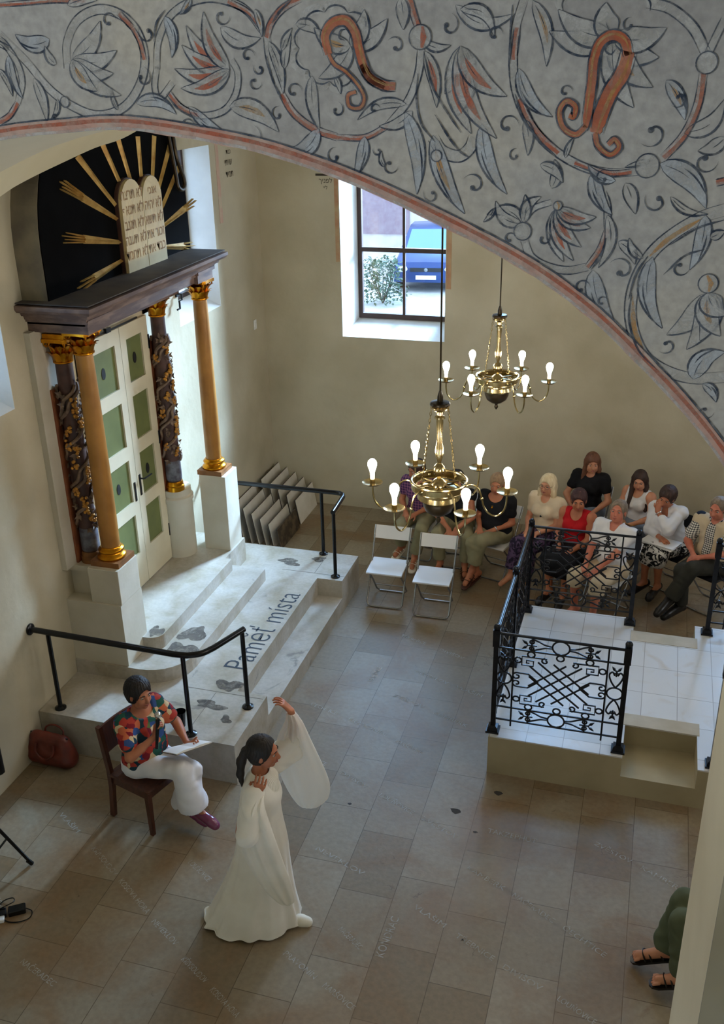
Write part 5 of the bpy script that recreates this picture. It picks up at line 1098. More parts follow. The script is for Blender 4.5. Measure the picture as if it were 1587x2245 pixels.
class SDF:
    def __init__(s, lo, hi, h):
        s.lo = np.array(lo, float); s.h = h
        s.n = np.maximum(np.ceil((np.array(hi) - s.lo) / h).astype(int) + 1, 4)
        s.F = np.full(s.n, 1.0, np.float32)
        s.ax = [(s.lo[i] + h * np.arange(s.n[i])).astype(np.float32) for i in range(3)]
    def blk(s, lo, hi):
        i0 = np.clip(np.floor((lo - s.lo) / s.h).astype(int), 0, s.n); i1 = np.clip(np.ceil((hi - s.lo) / s.h).astype(int) + 1, 0, s.n)
        if np.any(i1 <= i0): return None
        sl = tuple(slice(a, b) for a, b in zip(i0, i1))
        X = s.ax[0][sl[0]][:, None, None]; Y = s.ax[1][sl[1]][None, :, None]; Z = s.ax[2][sl[2]][None, None, :]
        return sl, X, Y, Z
    def put(s, sl, d, k, sub=False):
        a = s.F[sl]
        if sub:
            d = -d
            if k > 0: hh = np.maximum(k - np.abs(a - d), 0) / k; s.F[sl] = np.maximum(a, d) + hh * hh * k * 0.25
            else: s.F[sl] = np.maximum(a, d)
        elif k > 0:
            hh = np.maximum(k - np.abs(a - d), 0) / k; s.F[sl] = np.minimum(a, d) - hh * hh * k * 0.25
        else: s.F[sl] = np.minimum(a, d)
    def cone(s, a, b, ra, rb, k=0.02, sub=False, flat=None):
        a = np.array(a, float); b = np.array(b, float); m = max(ra, rb) + k + 3 * s.h
        q = s.blk(np.minimum(a, b) - m, np.maximum(a, b) + m)
        if q is None: return
        sl, X, Y, Z = q; d = b - a; L2 = max(float(d @ d), 1e-9)
        px, py, pz = X - a[0], Y - a[1], Z - a[2]
        t = np.clip((px * d[0] + py * d[1] + pz * d[2]) / L2, 0, 1)
        D = np.sqrt((px - t * d[0]) ** 2 + (py - t * d[1]) ** 2 + (pz - t * d[2]) ** 2) - (ra + (rb - ra) * t)
        s.put(sl, D.astype(np.float32), k, sub)
    def ell(s, c, r, Rm=None, k=0.02, sub=False):
        c = np.array(c, float); r = np.array(r, float); m = max(r) + k + 3 * s.h
        q = s.blk(c - m, c + m)
        if q is None: return
        sl, X, Y, Z = q; px, py, pz = X - c[0], Y - c[1], Z - c[2]
        if Rm is not None:
            u = px * Rm[0, 0] + py * Rm[1, 0] + pz * Rm[2, 0]; v = px * Rm[0, 1] + py * Rm[1, 1] + pz * Rm[2, 1]; w = px * Rm[0, 2] + py * Rm[1, 2] + pz * Rm[2, 2]
        else: u, v, w = px, py, pz
        k0 = np.sqrt((u / r[0]) ** 2 + (v / r[1]) ** 2 + (w / r[2]) ** 2); k1 = np.sqrt((u / r[0] ** 2) ** 2 + (v / r[1] ** 2) ** 2 + (w / r[2] ** 2) ** 2) + 1e-9
        s.put(sl, (k0 * (k0 - 1) / k1).astype(np.float32), k, sub)
    def cut(s, o, n):
        """remove everything on the side the normal points to"""
        o = np.array(o, float); n = unit(np.array(n, float))
        D = (s.ax[0][:, None, None] - o[0]) * n[0] + (s.ax[1][None, :, None] - o[1]) * n[1] + (s.ax[2][None, None, :] - o[2]) * n[2]
        s.F = np.maximum(s.F, D.astype(np.float32))
    def mesh(s, name, m, parent=None, disp=None, label=None):
        F = s.F; F[0] = F[-1] = 1; F[:, 0] = F[:, -1] = 1; F[:, :, 0] = F[:, :, -1] = 1
        S = F < 0; nx, ny, nz = F.shape
        c = np.zeros((nx - 1, ny - 1, nz - 1), np.int8)
        cor = [(i, j, k) for i in (0, 1) for j in (0, 1) for k in (0, 1)]
        for (i, j, k) in cor: c += S[i:nx - 1 + i, j:ny - 1 + j, k:nz - 1 + k]
        act = (c > 0) & (c < 8); ids = np.argwhere(act)
        idx = np.full(act.shape, -1, np.int64); idx[act] = np.arange(len(ids))
        vals = {q: F[ids[:, 0] + q[0], ids[:, 1] + q[1], ids[:, 2] + q[2]] for q in cor}
        P = np.zeros((len(ids), 3)); cnt = np.zeros(len(ids))
        for a in cor:
            for ax in range(3):
                if a[ax] == 0:
                    bq = list(a); bq[ax] = 1; bq = tuple(bq); va, vb = vals[a], vals[bq]; mk = (va < 0) != (vb < 0)
                    t = np.where(mk, va / np.where(mk, va - vb, 1), 0)
                    pos = np.array(a, float)[None, :].repeat(len(ids), 0); pos[:, ax] += t
                    P += pos * mk[:, None]; cnt += mk
        V = s.lo + s.h * (ids + P / np.maximum(cnt, 1)[:, None])
        quads = []
        for ax in range(3):
            u, w = [(1, 2), (2, 0), (0, 1)][ax]
            sa = [slice(1, -1)] * 3; sb = [slice(1, -1)] * 3; sa[ax] = slice(0, -1); sb[ax] = slice(1, None)
            A_, B_ = S[tuple(sa)], S[tuple(sb)]; d = np.argwhere(A_ != B_); off = np.array([1, 1, 1]); off[ax] = 0; e = d + off
            if not len(d): continue
            inside = A_[tuple(d.T)]
            def cell(du, dw):
                q = e.copy(); q[:, u] -= du; q[:, w] -= dw; return idx[q[:, 0], q[:, 1], q[:, 2]]
            Q = np.stack([cell(1, 1), cell(0, 1), cell(0, 0), cell(1, 0)], 1)
            Q[~inside] = Q[~inside][:, ::-1]; quads.append(Q)
        Q = np.concatenate(quads)
        if disp is not None: V = disp(V)
        me = bpy.data.meshes.new(name)
        me.vertices.add(len(V)); me.vertices.foreach_set('co', V.astype(np.float32).ravel())
        me.loops.add(len(Q) * 4); me.loops.foreach_set('vertex_index', Q.astype(np.int32).ravel())
        me.polygons.add(len(Q)); me.polygons.foreach_set('loop_start', (np.arange(len(Q)) * 4).astype(np.int32))
        me.polygons.foreach_set('use_smooth', [True] * len(Q))
        me.update(calc_edges=True); me.validate()
        me.materials.append(m)
        o = bpy.data.objects.new(name, me); COL.objects.link(o)
        if parent is not None: o.parent = parent
        if label: o['label'] = label
        return o

def folds(amp, fx, fy, fz, seed=0.0):
    """soft cloth folds: a displacement along low-frequency waves"""
    def f(V):
        ph = 2.2 * np.sin(V[:, 2] * fz * 0.6 + seed) + 1.7 * np.sin(V[:, 0] * fx * 0.35 + seed * 2)
        w = np.sin(V[:, 0] * fx + V[:, 1] * fy + V[:, 2] * fz + ph + seed) * 0.6 + np.sin(V[:, 1] * fy * 1.9 - V[:, 2] * fz * 1.3 + ph * 1.4) * 0.4
        c = V.mean(0); d = V - c; d[:, 2] *= 0.2; n = np.linalg.norm(d, axis=1)[:, None] + 1e-6
        return V + d / n * (w * amp)[:, None]
    return f

def ik(a, c, l1, l2, pole):
    """middle joint of a two-bone limb from a to c, bent towards pole; c is pulled in if out of reach"""
    d = c - a; L = np.linalg.norm(d); mx = (l1 + l2) * 0.995
    if L > mx: c = a + d / L * mx; d = c - a; L = mx
    x = (l1 * l1 - l2 * l2 + L * L) / (2 * L); y = math.sqrt(max(l1 * l1 - x * x, 0)); u = d / L
    p = np.array(pole, float); p = p - u * (p @ u); return a + u * x + unit(p) * y, c

def seated(**o):
    """joints of a seated figure facing +Y, origin on the floor under the pelvis"""
    sc = o.get('scale', 1.0); lean = o.get('lean', -0.06); side = o.get('side', 0.0); tw = o.get('twist', 0.0); seat = o.get('seat', 0.44)
    J = {}
    P = V3(0, 0, seat + 0.095 * sc); J['P'] = P
    Rt = rotm(tw, 0, side); up = Rt @ V3(0, math.sin(lean), math.cos(lean)); fw = Rt @ V3(0, math.cos(lean), -math.sin(lean)); rt = np.cross(fw, up)
    J['up'], J['fw'], J['rt'] = up, fw, rt
    J['C'] = P + up * 0.29 * sc; J['N'] = P + up * 0.475 * sc - fw * 0.005
    sw = o.get('sw', 0.158) * sc
    for s, n in ((-1, 'L'), (1, 'R')):
        J['S' + n] = P + up * (0.435 + o.get('shrug' + n, 0)) * sc + rt * s * sw - fw * 0.005
        J['H' + n] = P + V3(s * 0.085 * sc, 0.02, -0.005)
    hd = o.get('head', (0, 0, 0)); J['Rh'] = rotm(tw, -lean * 0.3, 0) @ rotm(*[math.radians(a) for a in hd])
    J['H'] = J['N'] + up * 0.085 * sc + J['Rh'] @ V3(0, 0.030, 0.065) * sc
    hs = V3(sc, sc, sc)
    J['WL'] = np.array(o.get('WL', (-0.06, 0.25, 0.65)), float); J['WR'] = np.array(o.get('WR', (0.06, 0.25, 0.65)), float)
    for s, n in ((-1, 'L'), (1, 'R')):
        J['E' + n], J['W' + n] = ik(J['S' + n], J['W' + n], 0.268 * sc, 0.235 * sc, o.get('pole' + n, (s * 0.6, -0.6, -0.7)))
        K0 = np.array(o.get('K' + n, (s * 0.10, 0.42, seat + 0.10)), float); A0_ = np.array(o.get('A' + n, (s * 0.10, 0.40, 0.085)), float)
        d = K0 - J['H' + n]; J['K' + n] = J['H' + n] + unit(d) * 0.415 * sc
        d = A0_ - J['K' + n]; L = np.linalg.norm(d); J['A' + n] = J['K' + n] + d / L * (0.395 * sc if o.get('rigid', True) else L)
        fd = np.array(o.get('F' + n, (s * 0.15, 1.0, -0.0)), float); J['T' + n] = J['A' + n] + unit(fd) * 0.165 * sc + V3(0, 0, -0.055 * sc if abs(unit(fd)[2]) < 0.3 else -0.02)
    J['scale'] = sc
    return J

def hand(s, W, d, nrm, side, curl=0.5, k=0.008, sc=1.0, spread=1.0):
    """palm, four unequal bent fingers and a thumb; nrm points out of the palm"""
    d = unit(d); nrm = unit(nrm - d * (nrm @ d)); sx = np.cross(d, nrm) * side
    kn = W + d * 0.082 * sc
    for u in (-0.024, -0.008, 0.008, 0.024): s.cone(W + sx * u * 0.6, kn + sx * u, 0.016 * sc, 0.0125 * sc, 0.01)
    for u, ln, r in ((-0.030, 0.058, 0.0078), (-0.011, 0.072, 0.0085), (0.010, 0.078, 0.0088), (0.030, 0.070, 0.0085)):
        p = kn + sx * u * spread * sc; a = curl * 0.5; dd = d + sx * u * 3.0 * (spread - 0.8)
        for q, f in enumerate((0.45, 0.31, 0.24)):
            v = unit(unit(dd) * math.cos(a) + nrm * math.sin(a)); p2 = p + v * ln * f * sc; s.cone(p, p2, r * (1 - 0.08 * q) * sc, r * (0.94 - 0.1 * q) * sc, 0.003); p = p2; a += curl * 0.9
    b = W + d * 0.028 * sc + sx * 0.020 * sc; v = unit(d * 0.65 + sx * 0.75 + nrm * 0.35); p = b + v * 0.042 * sc
    s.cone(b, p, 0.0125 * sc, 0.0105 * sc, 0.01); v = unit(d * 0.9 + sx * 0.25 + nrm * (0.3 + 0.4 * curl)); s.cone(p, p + v * 0.034 * sc, 0.0102 * sc, 0.0082 * sc, 0.004)

def head_sdf(s, H, R, sc, fem=True):
    def p(x, y, z): return H + R @ (V3(x, y, z) * sc)
    def e(c, r, k=0.02, sub=False): s.ell(p(*c), np.array(r) * sc, R, k, sub)
    e((0, -0.014, 0.028), (0.072, 0.090, 0.082), 0.01); e((0, 0.028, -0.030), (0.055, 0.062, 0.072), 0.03)
    s.cone(p(-0.036, 0.030, -0.070), p(0.036, 0.030, -0.070), 0.026 * sc, 0.026 * sc, 0.03); e((0, 0.060, -0.094), (0.020, 0.018, 0.016), 0.02)
    for q in (-1, 1):
        e((q * 0.034, 0.060, -0.032), (0.022, 0.020, 0.022), 0.02); e((q * 0.031, 0.092, 0.004), (0.017, 0.012, 0.010), 0.012, True)
        e((q * 0.074, -0.006, -0.010), (0.009, 0.019, 0.031), 0.006); s.cone(p(q * 0.012, 0.083, 0.022), p(q * 0.045, 0.072, 0.022), 0.009 * sc, 0.008 * sc, 0.012)
        e((q * 0.009, 0.094, -0.036), (0.008, 0.009, 0.007), 0.006)
    s.cone(p(0, 0.083, 0.012), p(0, 0.105, -0.032), 0.008 * sc, 0.0125 * sc, 0.012)
    e((0, 0.084, -0.058), (0.023, 0.010, 0.006), 0.006); e((0, 0.083, -0.069), (0.020, 0.010, 0.007), 0.006)

def face_parts(body, H, R, sc, brow_m, lips=True, glasses=None, closed=False):
    def T(x, y, z):
        q = H + R @ (V3(x, y, z) * sc); return q
    Rm = Matrix([list(r) for r in R]).to_4x4()
    for q in (-1, 1):
        b = MB(); Tm = Matrix.Translation(T(q * 0.031, 0.0715, 0.002)) @ Rm
        b.sphere((0, 0, 0), 0.0118 * sc, 12, 8, Tm); eo = b.build('eye', M['eye_white'], body, smooth=True)
        b = MB(); b.sphere((0, 0.0066 * sc, -0.001), (0.0078 * sc, 0.0064 * sc, 0.0072 * sc), 10, 6, Tm); io = b.build('iris', M['iris'], None, smooth=True); io.parent = eo
        b = MB(); b.tube([T(q * 0.014, 0.0915, 0.024), T(q * 0.030, 0.0895, 0.030), T(q * 0.048, 0.078, 0.025)], [0.003 * sc, 0.0036 * sc, 0.002 * sc], 6); b.build('eyebrow', brow_m, body, smooth=True)
    if lips:
        b = MB(); b.tube([T(-0.022, 0.0845, -0.062), T(-0.008, 0.0935, -0.0585), T(0, 0.0945, -0.060), T(0.008, 0.0935, -0.0585), T(0.022, 0.0845, -0.062)], [0.001, 0.0042 * sc, 0.0040 * sc, 0.0042 * sc, 0.001], 6); b.tube([T(-0.020, 0.0845, -0.064), T(0, 0.0945, -0.0695), T(0.020, 0.0845, -0.064)], [0.001, 0.0048 * sc, 0.001], 6); b.build('lips', M['lips'], body, smooth=True)
    if glasses:
        b = MB()
        for q in (-1, 1): b.tube([T(q * 0.034 + 0.026 * math.cos(t), 0.099 - abs(math.cos(t) * q * 0.004), 0.0 + 0.018 * math.sin(t)) for t in [2 * PI * k / 18 for k in range(18)]], 0.0016 * sc, 6, closed=True); b.tube([T(q * 0.060, 0.093, 0.004), T(q * 0.079, 0.02, 0.004), T(q * 0.080, -0.01, -0.006)], 0.0015 * sc, 6)
        b.tube([T(-0.009, 0.100, 0.004), T(0.009, 0.100, 0.004)], 0.0015 * sc, 6); b.build('glasses', M['iron'], body, smooth=True)

def bounds(J, m=0.16):
    P = np.array([v for k, v in J.items() if isinstance(v, np.ndarray) and v.shape == (3,) and k not in ('up', 'fw', 'rt')]); return P.min(0) - m, P.max(0) + m

def torso(s, J, g, fem, k=0.04, belly=0.0):
    P, C, N, up, fw, rt, sc = J['P'], J['C'], J['N'], J['up'], J['fw'], J['rt'], J['scale']; Rt = np.stack([rt, fw, up], 1)
    s.cone(J['HL'] + V3(0, -0.03, 0.01), J['HR'] + V3(0, -0.03, 0.01), 0.102 * sc + g, 0.102 * sc + g, k)
    s.ell(P + up * 0.12 * sc + fw * belly * 0.5, V3(0.135 + g + belly * 0.3, 0.098 + g + belly, 0.14 + g) * sc, Rt, k)
    s.ell(C + up * 0.02 * sc, V3(0.148 + g, 0.100 + g, 0.165 + g) * sc, Rt, k)
    s.cone(J['SL'] - up * 0.03, J['SR'] - up * 0.03, 0.058 * sc + g, 0.058 * sc + g, k)
    if fem:
        for q in (-1, 1): s.ell(C + up * 0.025 * sc + rt * q * 0.066 * sc + fw * 0.082 * sc, V3(0.058 + g, 0.052 + g, 0.058 + g) * sc, Rt, 0.03)
    for n in 'LR': s.cone(N - up * 0.03, J['S' + n] - up * 0.005, 0.045 * sc + g * 0.8, 0.048 * sc + g, k)

def build_body(J, skin, h=0.0075, fem=True, hands=None, feet=True, belly=0.0, toes=False):
    lo, hi = bounds(J); s = SDF(lo, hi, h); sc = J['scale']
    torso(s, J, 0.0, fem, belly=belly)
    s.cone(J['N'] - J['up'] * 0.02, J['H'] + J['Rh'] @ V3(0, -0.022, -0.05) * sc, 0.052 * sc, 0.047 * sc, 0.03)
    for n, sd in (('L', -1), ('R', 1)):
        s.cone(J['S' + n], J['E' + n], 0.046 * sc, 0.036 * sc, 0.03); s.cone(J['E' + n], J['W' + n], 0.036 * sc, 0.0245 * sc, 0.02)
        s.cone(J['E' + n] + (J['W' + n] - J['E' + n]) * 0.15, J['E' + n] + (J['W' + n] - J['E' + n]) * 0.45, 0.036 * sc, 0.031 * sc, 0.02)
        s.cone(J['H' + n], J['K' + n], 0.082 * sc, 0.054 * sc, 0.04); s.cone(J['K' + n], J['A' + n], 0.052 * sc, 0.033 * sc, 0.03)
        kk, aa = J['K' + n], J['A' + n]; bk = unit(np.cross(np.cross(aa - kk, J['T' + n] - aa), aa - kk)); s.cone(kk + (aa - kk) * 0.22 - bk * 0.014, kk + (aa - kk) * 0.5 - bk * 0.010, 0.046 * sc, 0.036 * sc, 0.03)
        if feet:
            T_ = J['T' + n]; A_ = J['A' + n]; fd = unit(T_ - A_); hl = A_ - fd * 0.045 * sc + V3(0, 0, -0.035)
            s.cone(A_, T_, 0.034 * sc, 0.024 * sc, 0.02); s.cone(hl, A_, 0.030 * sc, 0.034 * sc, 0.02); s.cone(hl, T_, 0.028 * sc, 0.024 * sc, 0.02)
            if toes:
                sx = unit(np.cross(fd, V3(0, 0, 1)))
                for q in range(5): s.cone(T_ + sx * (q - 2) * 0.016, T_ + sx * (q - 2) * 0.019 + fd * (0.045 - 0.006 * abs(q - (1 if n == 'L' else 3))), 0.011, 0.0085, 0.004)
        hd = (hands or {}).get(n, {}); fore = unit(J['W' + n] - J['E' + n])
        hand(s, J['W' + n], np.array(hd.get('d', fore), float), np.array(hd.get('n', (0, -0.2, -1.0)), float), hd.get('side', -sd), hd.get('curl', 0.45), sc=sc * hd.get('s', 1.0), spread=hd.get('spread', 1.0))
    head_sdf(s, J['H'], J['Rh'], sc, fem)
    return s.mesh('person', skin)

def garment_top(J, m, body, g=0.014, sleeve=0.5, fem=True, neck=(0.0, 0.055, 0.075, 0.075), hem=-0.02, h=0.010, belly=0.0, name='top', loose=0.0, amp=0.004, straps=False, disp=None, sleeve_r=0.012):
    lo, hi = bounds(J, 0.2); s = SDF(lo, hi, h); sc = J['scale']; up, fw, rt = J['up'], J['fw'], J['rt']; Rt = np.stack([rt, fw, up], 1)
    torso(s, J, g, fem, 0.05, belly)
    if loose: s.ell(J['P'] + up * 0.14 + fw * 0.03, V3(0.165 + loose, 0.135 + loose, 0.19), Rt, 0.08)
    for n in 'LR':
        S_, E_, W_ = J['S' + n], J['E' + n], J['W' + n]
        if sleeve > 0:
            a = min(sleeve, 1.0); e = S_ + (E_ - S_) * a; s.cone(S_, e, 0.054 * sc + g * 0.7 + sleeve_r * 0.3, 0.046 * sc + sleeve_r + loose * 0.15, 0.03)
            if sleeve > 1: s.cone(E_, E_ + (W_ - E_) * min(sleeve - 1, 1.0), 0.044 * sc + sleeve_r, 0.032 * sc + sleeve_r, 0.025)
    s.cut(J['P'] + up * hem, -up)
    nx, ny, nr, nd = neck
    s.ell(J['N'] + up * 0.03 + fw * ny, V3(nr, nr * 1.0, nd), Rt, 0.012, True); s.ell(J['N'] + up * 0.06, V3(0.062, 0.062, 0.09) * sc, Rt, 0.01, True)
    if straps:
        for q in (-1, 1): s.ell(J['N'] + rt * q * 0.185 * sc - up * 0.04, V3(0.068, 0.13, 0.085) * sc, Rt, 0.01, True)
    return s.mesh(name, m, body, disp=disp or folds(amp, 30, 24, 34, hem * 9 + g * 100))

def garment_legs(J, m, body, length=0.92, g=0.014, flare=0.0, h=0.010, waist=0.09, name='trousers', amp=0.004, gap=False):
    lo, hi = bounds(J, 0.2); s = SDF(lo, hi, h); sc = J['scale']; up = J['up']
    s.cone(J['HL'] + V3(0, -0.03, 0.01), J['HR'] + V3(0, -0.03, 0.01), 0.108 * sc + g, 0.108 * sc + g, 0.04); s.ell(J['P'] + up * 0.03, V3(0.138 + g * 0.7, 0.106 + g * 0.7, 0.09), None, 0.04)
    hems = []
    for n in 'LR':
        H_, K_, A_ = J['H' + n], J['K' + n], J['A' + n]
        s.cone(H_, K_, 0.088 * sc + g, 0.060 * sc + g, 0.04)
        if length > 0.5:
            t = (length - 0.5) / 0.5; e = K_ + (A_ - K_) * t; s.cone(K_, e, 0.060 * sc + g, 0.046 * sc + g + flare, 0.02)
            dr = unit(A_ - K_); hr = 0.046 * sc + g + flare; hems.append((e + dr * (hr * 1.6), hr * 1.7))
    for (c, r) in hems: s.ell(c, (r, r, r), None, 0.004, True)
    return s.mesh(name, m, body, disp=folds(amp, 26, 30, 30, length * 7))

def garment_skirt(J, m, body, length=0.55, g=0.02, h=0.011, name='skirt', amp=0.006):
    lo, hi = bounds(J, 0.2); s = SDF(lo, hi, h); sc = J['scale']; up = J['up']
    s.cone(J['HL'] + V3(0, -0.03, 0.01), J['HR'] + V3(0, -0.03, 0.01), 0.110 * sc + g, 0.110 * sc + g, 0.05); s.ell(J['P'] + up * 0.03, V3(0.138 + g * 0.7, 0.106 + g * 0.7, 0.09), None, 0.05)
    for t in (0.0, 0.33, 0.66, 1.0): pass
    for n in 'LR': s.cone(J['H' + n], J['K' + n], 0.092 * sc + g, 0.066 * sc + g, 0.06)
    s.cone((J['HL'] + J['HR']) / 2, (J['KL'] + J['KR']) / 2, 0.085 + g, 0.068 + g, 0.06)
    if length > 0.5:
        t = (length - 0.5) / 0.5; e = [J['K' + n] + (J['A' + n] - J['K' + n]) * t for n in 'LR']
        for n, q in zip('LR', e): s.cone(J['K' + n], q, 0.068 * sc + g, 0.07 * sc + g, 0.05)
        s.cone((J['KL'] + J['KR']) / 2, (e[0] + e[1]) / 2, 0.07 + g, 0.075 + g, 0.06)
    return s.mesh(name, m, body, disp=folds(amp, 34, 26, 22, length))

def hair_mesh(J, m, body, style='short', h=0.0075, vol=0.014, fringe=0.035, name='hair'):
    H, R, sc = J['H'], J['Rh'], J['scale']
    def p(x, y, z): return H + R @ (V3(x, y, z) * sc)
    down = V3(0, 0, -1)
    s = SDF(H - V3(0.26, 0.26, 0.48), H + V3(0.26, 0.26, 0.20), h)
    s.ell(p(0, -0.018, 0.034), V3(0.074 + vol, 0.092 + vol, 0.084 + vol) * sc, R, 0.01)
    s.ell(p(0, -0.035, -0.02), V3(0.070 + vol, 0.066 + vol, 0.072 + vol) * sc, R, 0.03)
    if style in ('bob', 'long', 'shoulder'):
        for q in (-1, 1):
            ln = {'bob': 0.10, 'shoulder': 0.19, 'long': 0.30}[style]
            a = p(q * 0.066, -0.01, 0.02); b_ = p(q * 0.074, 0.0, -0.08)
            s.cone(a, b_, 0.030 * sc, 0.030 * sc, 0.03); e = b_ + down * (ln - 0.06) + R @ V3(q * 0.030, 0.085 if style == 'long' else 0.0, 0)
            s.cone(b_, e, 0.030 * sc, 0.024 * sc, 0.03)
        c = p(0, -0.075, -0.03); s.cone(p(0, -0.06, 0.0), c, 0.06 * sc, 0.055 * sc, 0.03); s.cone(c, c + down * (ln - 0.02), 0.055 * sc, 0.05 * sc, 0.03)
        for q in (-1, 1): s.cone(p(q * 0.045, -0.06, -0.03), p(q * 0.05, -0.065, -0.03) + down * (ln - 0.04), 0.045 * sc, 0.035 * sc, 0.03)
    elif style == 'pony':
        s.ell(p(0, -0.108, -0.005), V3(0.03, 0.03, 0.03) * sc, R, 0.02); a = p(0, -0.125, -0.01); b_ = p(0.0, -0.15, -0.10); s.cone(a, b_, 0.026, 0.03, 0.02); s.cone(b_, p(0.01, -0.155, -0.20), 0.03, 0.024, 0.02); s.cone(p(0.01, -0.155, -0.20), p(0.01, -0.14, -0.30), 0.024, 0.010, 0.02)
    elif style == 'fluffy':
        s.ell(p(0, 0.0, 0.075), V3(0.070, 0.082, 0.045) * sc, R, 0.03); s.ell(p(0, -0.06, 0.03), V3(0.080, 0.06, 0.08) * sc, R, 0.03)
    # face opening
    s.ell(p(0, 0.105, -0.030 + (0.05 - fringe) * 0.4), V3(0.066, 0.078, 0.066 + (0.06 - fringe)) * sc, R, 0.012, True)
    s.ell(p(0, 0.09, -0.10), V3(0.060, 0.085, 0.07) * sc, R, 0.012, True)
    if style in ('short', 'fluffy', 'cropped'):
        s.cut(p(0, -0.03, -0.075 if style != 'cropped' else -0.05), R @ V3(0, 0.25, -1))
        for q in (-1, 1): s.ell(p(q * 0.085, 0.012, -0.018), V3(0.022, 0.022, 0.034) * sc, R, 0.008, True)
    def strands(V):
        L = (V - H) @ R; a = np.arctan2(L[:, 0], L[:, 1] + 0.02); w = np.sin(a * 26 + L[:, 2] * 30 + 2 * np.sin(L[:, 2] * 50)) * 0.5 + np.sin(a * 47 - L[:, 2] * 44) * 0.5
        d = L / (np.linalg.norm(L, axis=1)[:, None] + 1e-6); return V + (d * (w * (0.0048 if style == 'fluffy' else 0.0032))[:, None]) @ R.T
    return s.mesh(name, m, body, disp=strands)

def shoe(J, n, m, body, kind='shoe', h=0.007):
    A_, T_ = J['A' + n], J['T' + n]; fd = unit(T_ - A_); sc = J['scale']; fd = unit(V3(fd[0], fd[1], fd[2] * 0.6)); sx = unit(np.cross(fd, V3(0, 0, 1))); hl = A_ - fd * 0.05 * sc + V3(0, 0, -0.045)
    toe = T_ + fd * 0.045 * sc + V3(0, 0, -0.008)
    lo = np.minimum(np.minimum(A_, T_), hl) - 0.12; hi = np.maximum(np.maximum(A_, T_), hl) + 0.12; s = SDF(lo, hi, h); up = V3(0, 0, 1)
    if kind == 'sandal':
        b = MB(); up2 = unit(np.cross(sx, toe - hl)); o = up2 * -0.026
        ring = []
        for t, w in ((0.0, 0.020), (0.06, 0.034), (0.3, 0.034), (0.6, 0.040), (0.85, 0.046), (1.0, 0.036), (1.06, 0.016)):
            c = hl + (toe - hl) * t + o; ring.append([c + sx * w + up2 * 0.007, c - sx * w + up2 * 0.007, c - sx * w - up2 * 0.010, c + sx * w - up2 * 0.010])
        b.loft([[tuple(q) for q in r] for r in ring], True); so = b.build('sandal', m, body)
        for t in (0.30, 0.62, 0.80):
            b = MB(); c = hl + (T_ - hl) * t + up2 * 0.004; rr = 0.047 if t > 0.5 else 0.040; hh = 0.044 if t < 0.5 else 0.040
            b.tube([tuple(c + sx * rr * math.cos(a) + up2 * (hh * math.sin(a) - 0.012) + fd * 0.01 * math.sin(a)) for a in [PI * k / 10 for k in range(11)]], 0.009, 6, flat=0.5); q = b.build('strap', m, None, smooth=True); q.parent = so
        return so
    s.cone(hl, toe, 0.032 * sc, 0.034 * sc, 0.02); s.cone(hl + up * 0.02, T_, 0.037 * sc, 0.035 * sc, 0.03); s.cone(T_, toe, 0.036 * sc, 0.030 * sc, 0.02); s.cone(T_ + sx * 0.012, toe + sx * 0.004, 0.03, 0.026, 0.02)
    if kind == 'shoe': s.cone(hl, A_ + up * 0.0, 0.036, 0.045, 0.02); s.cone(A_, T_, 0.043 * sc, 0.034 * sc, 0.02)
    else:
        s.ell(A_ + fd * 0.045 + up * 0.022, (0.045, 0.06, 0.045), None, 0.01, True); s.ell(A_ + up * 0.03, (0.04, 0.05, 0.05), None, 0.01, True)
    if kind == 'heel': s.cone(hl + V3(0, 0, -0.01), hl + V3(0, 0, -0.055), 0.022, 0.013, 0.01)
    return s.mesh('shoe', m, body)

def place(o, loc, rz, label, group=None):
    o.location = loc; o.rotation_euler = (0, 0, rz); o.name = 'person'; return setp(o, label, 'person', group)
def heading(fx, fy): return math.atan2(-fx, fy)

M['skin'] = mat('skin', lin(206, 148, 116), 0.5, c2=lin(190, 128, 98), scale=9, sss=0.05)
M['skin_tan'] = mat('tanned_skin', lin(186, 120, 86), 0.5, c2=lin(170, 104, 74), scale=9, sss=0.05)
M['skin_red'] = mat('ruddy_skin', lin(204, 130, 104), 0.5, c2=lin(188, 108, 84), scale=9, sss=0.05)
M['eye_white'] = mat('eye_white', lin(176, 164, 154), 0.4); M['iris'] = mat('dark_iris', lin(40, 28, 22), 0.2); M['lips'] = mat('lips', lin(158, 80, 72), 0.45)
def hairm(n, a, b): return mat(n, a, 0.62, c2=b, scale=40, stretch=(1, 1, 0.15), detail=3)
M['h_black'] = hairm('black_hair', lin(22, 18, 18), lin(38, 30, 28)); M['h_dark'] = hairm('dark_brown_hair', lin(46, 30, 24), lin(68, 44, 34)); M['h_brown'] = hairm('chestnut_hair', lin(96, 60, 42), lin(122, 78, 54)); M['h_blond'] = hairm('blond_hair', lin(214, 192, 150), lin(232, 216, 182)); M['h_grey'] = hairm('grey_hair', lin(140, 124, 106), lin(112, 96, 80)); M['h_plum'] = hairm('plum_brown_hair', lin(52, 28, 30), lin(74, 42, 40)); M['h_ash'] = hairm('ash_blond_hair', lin(140, 112, 84), lin(166, 136, 102))
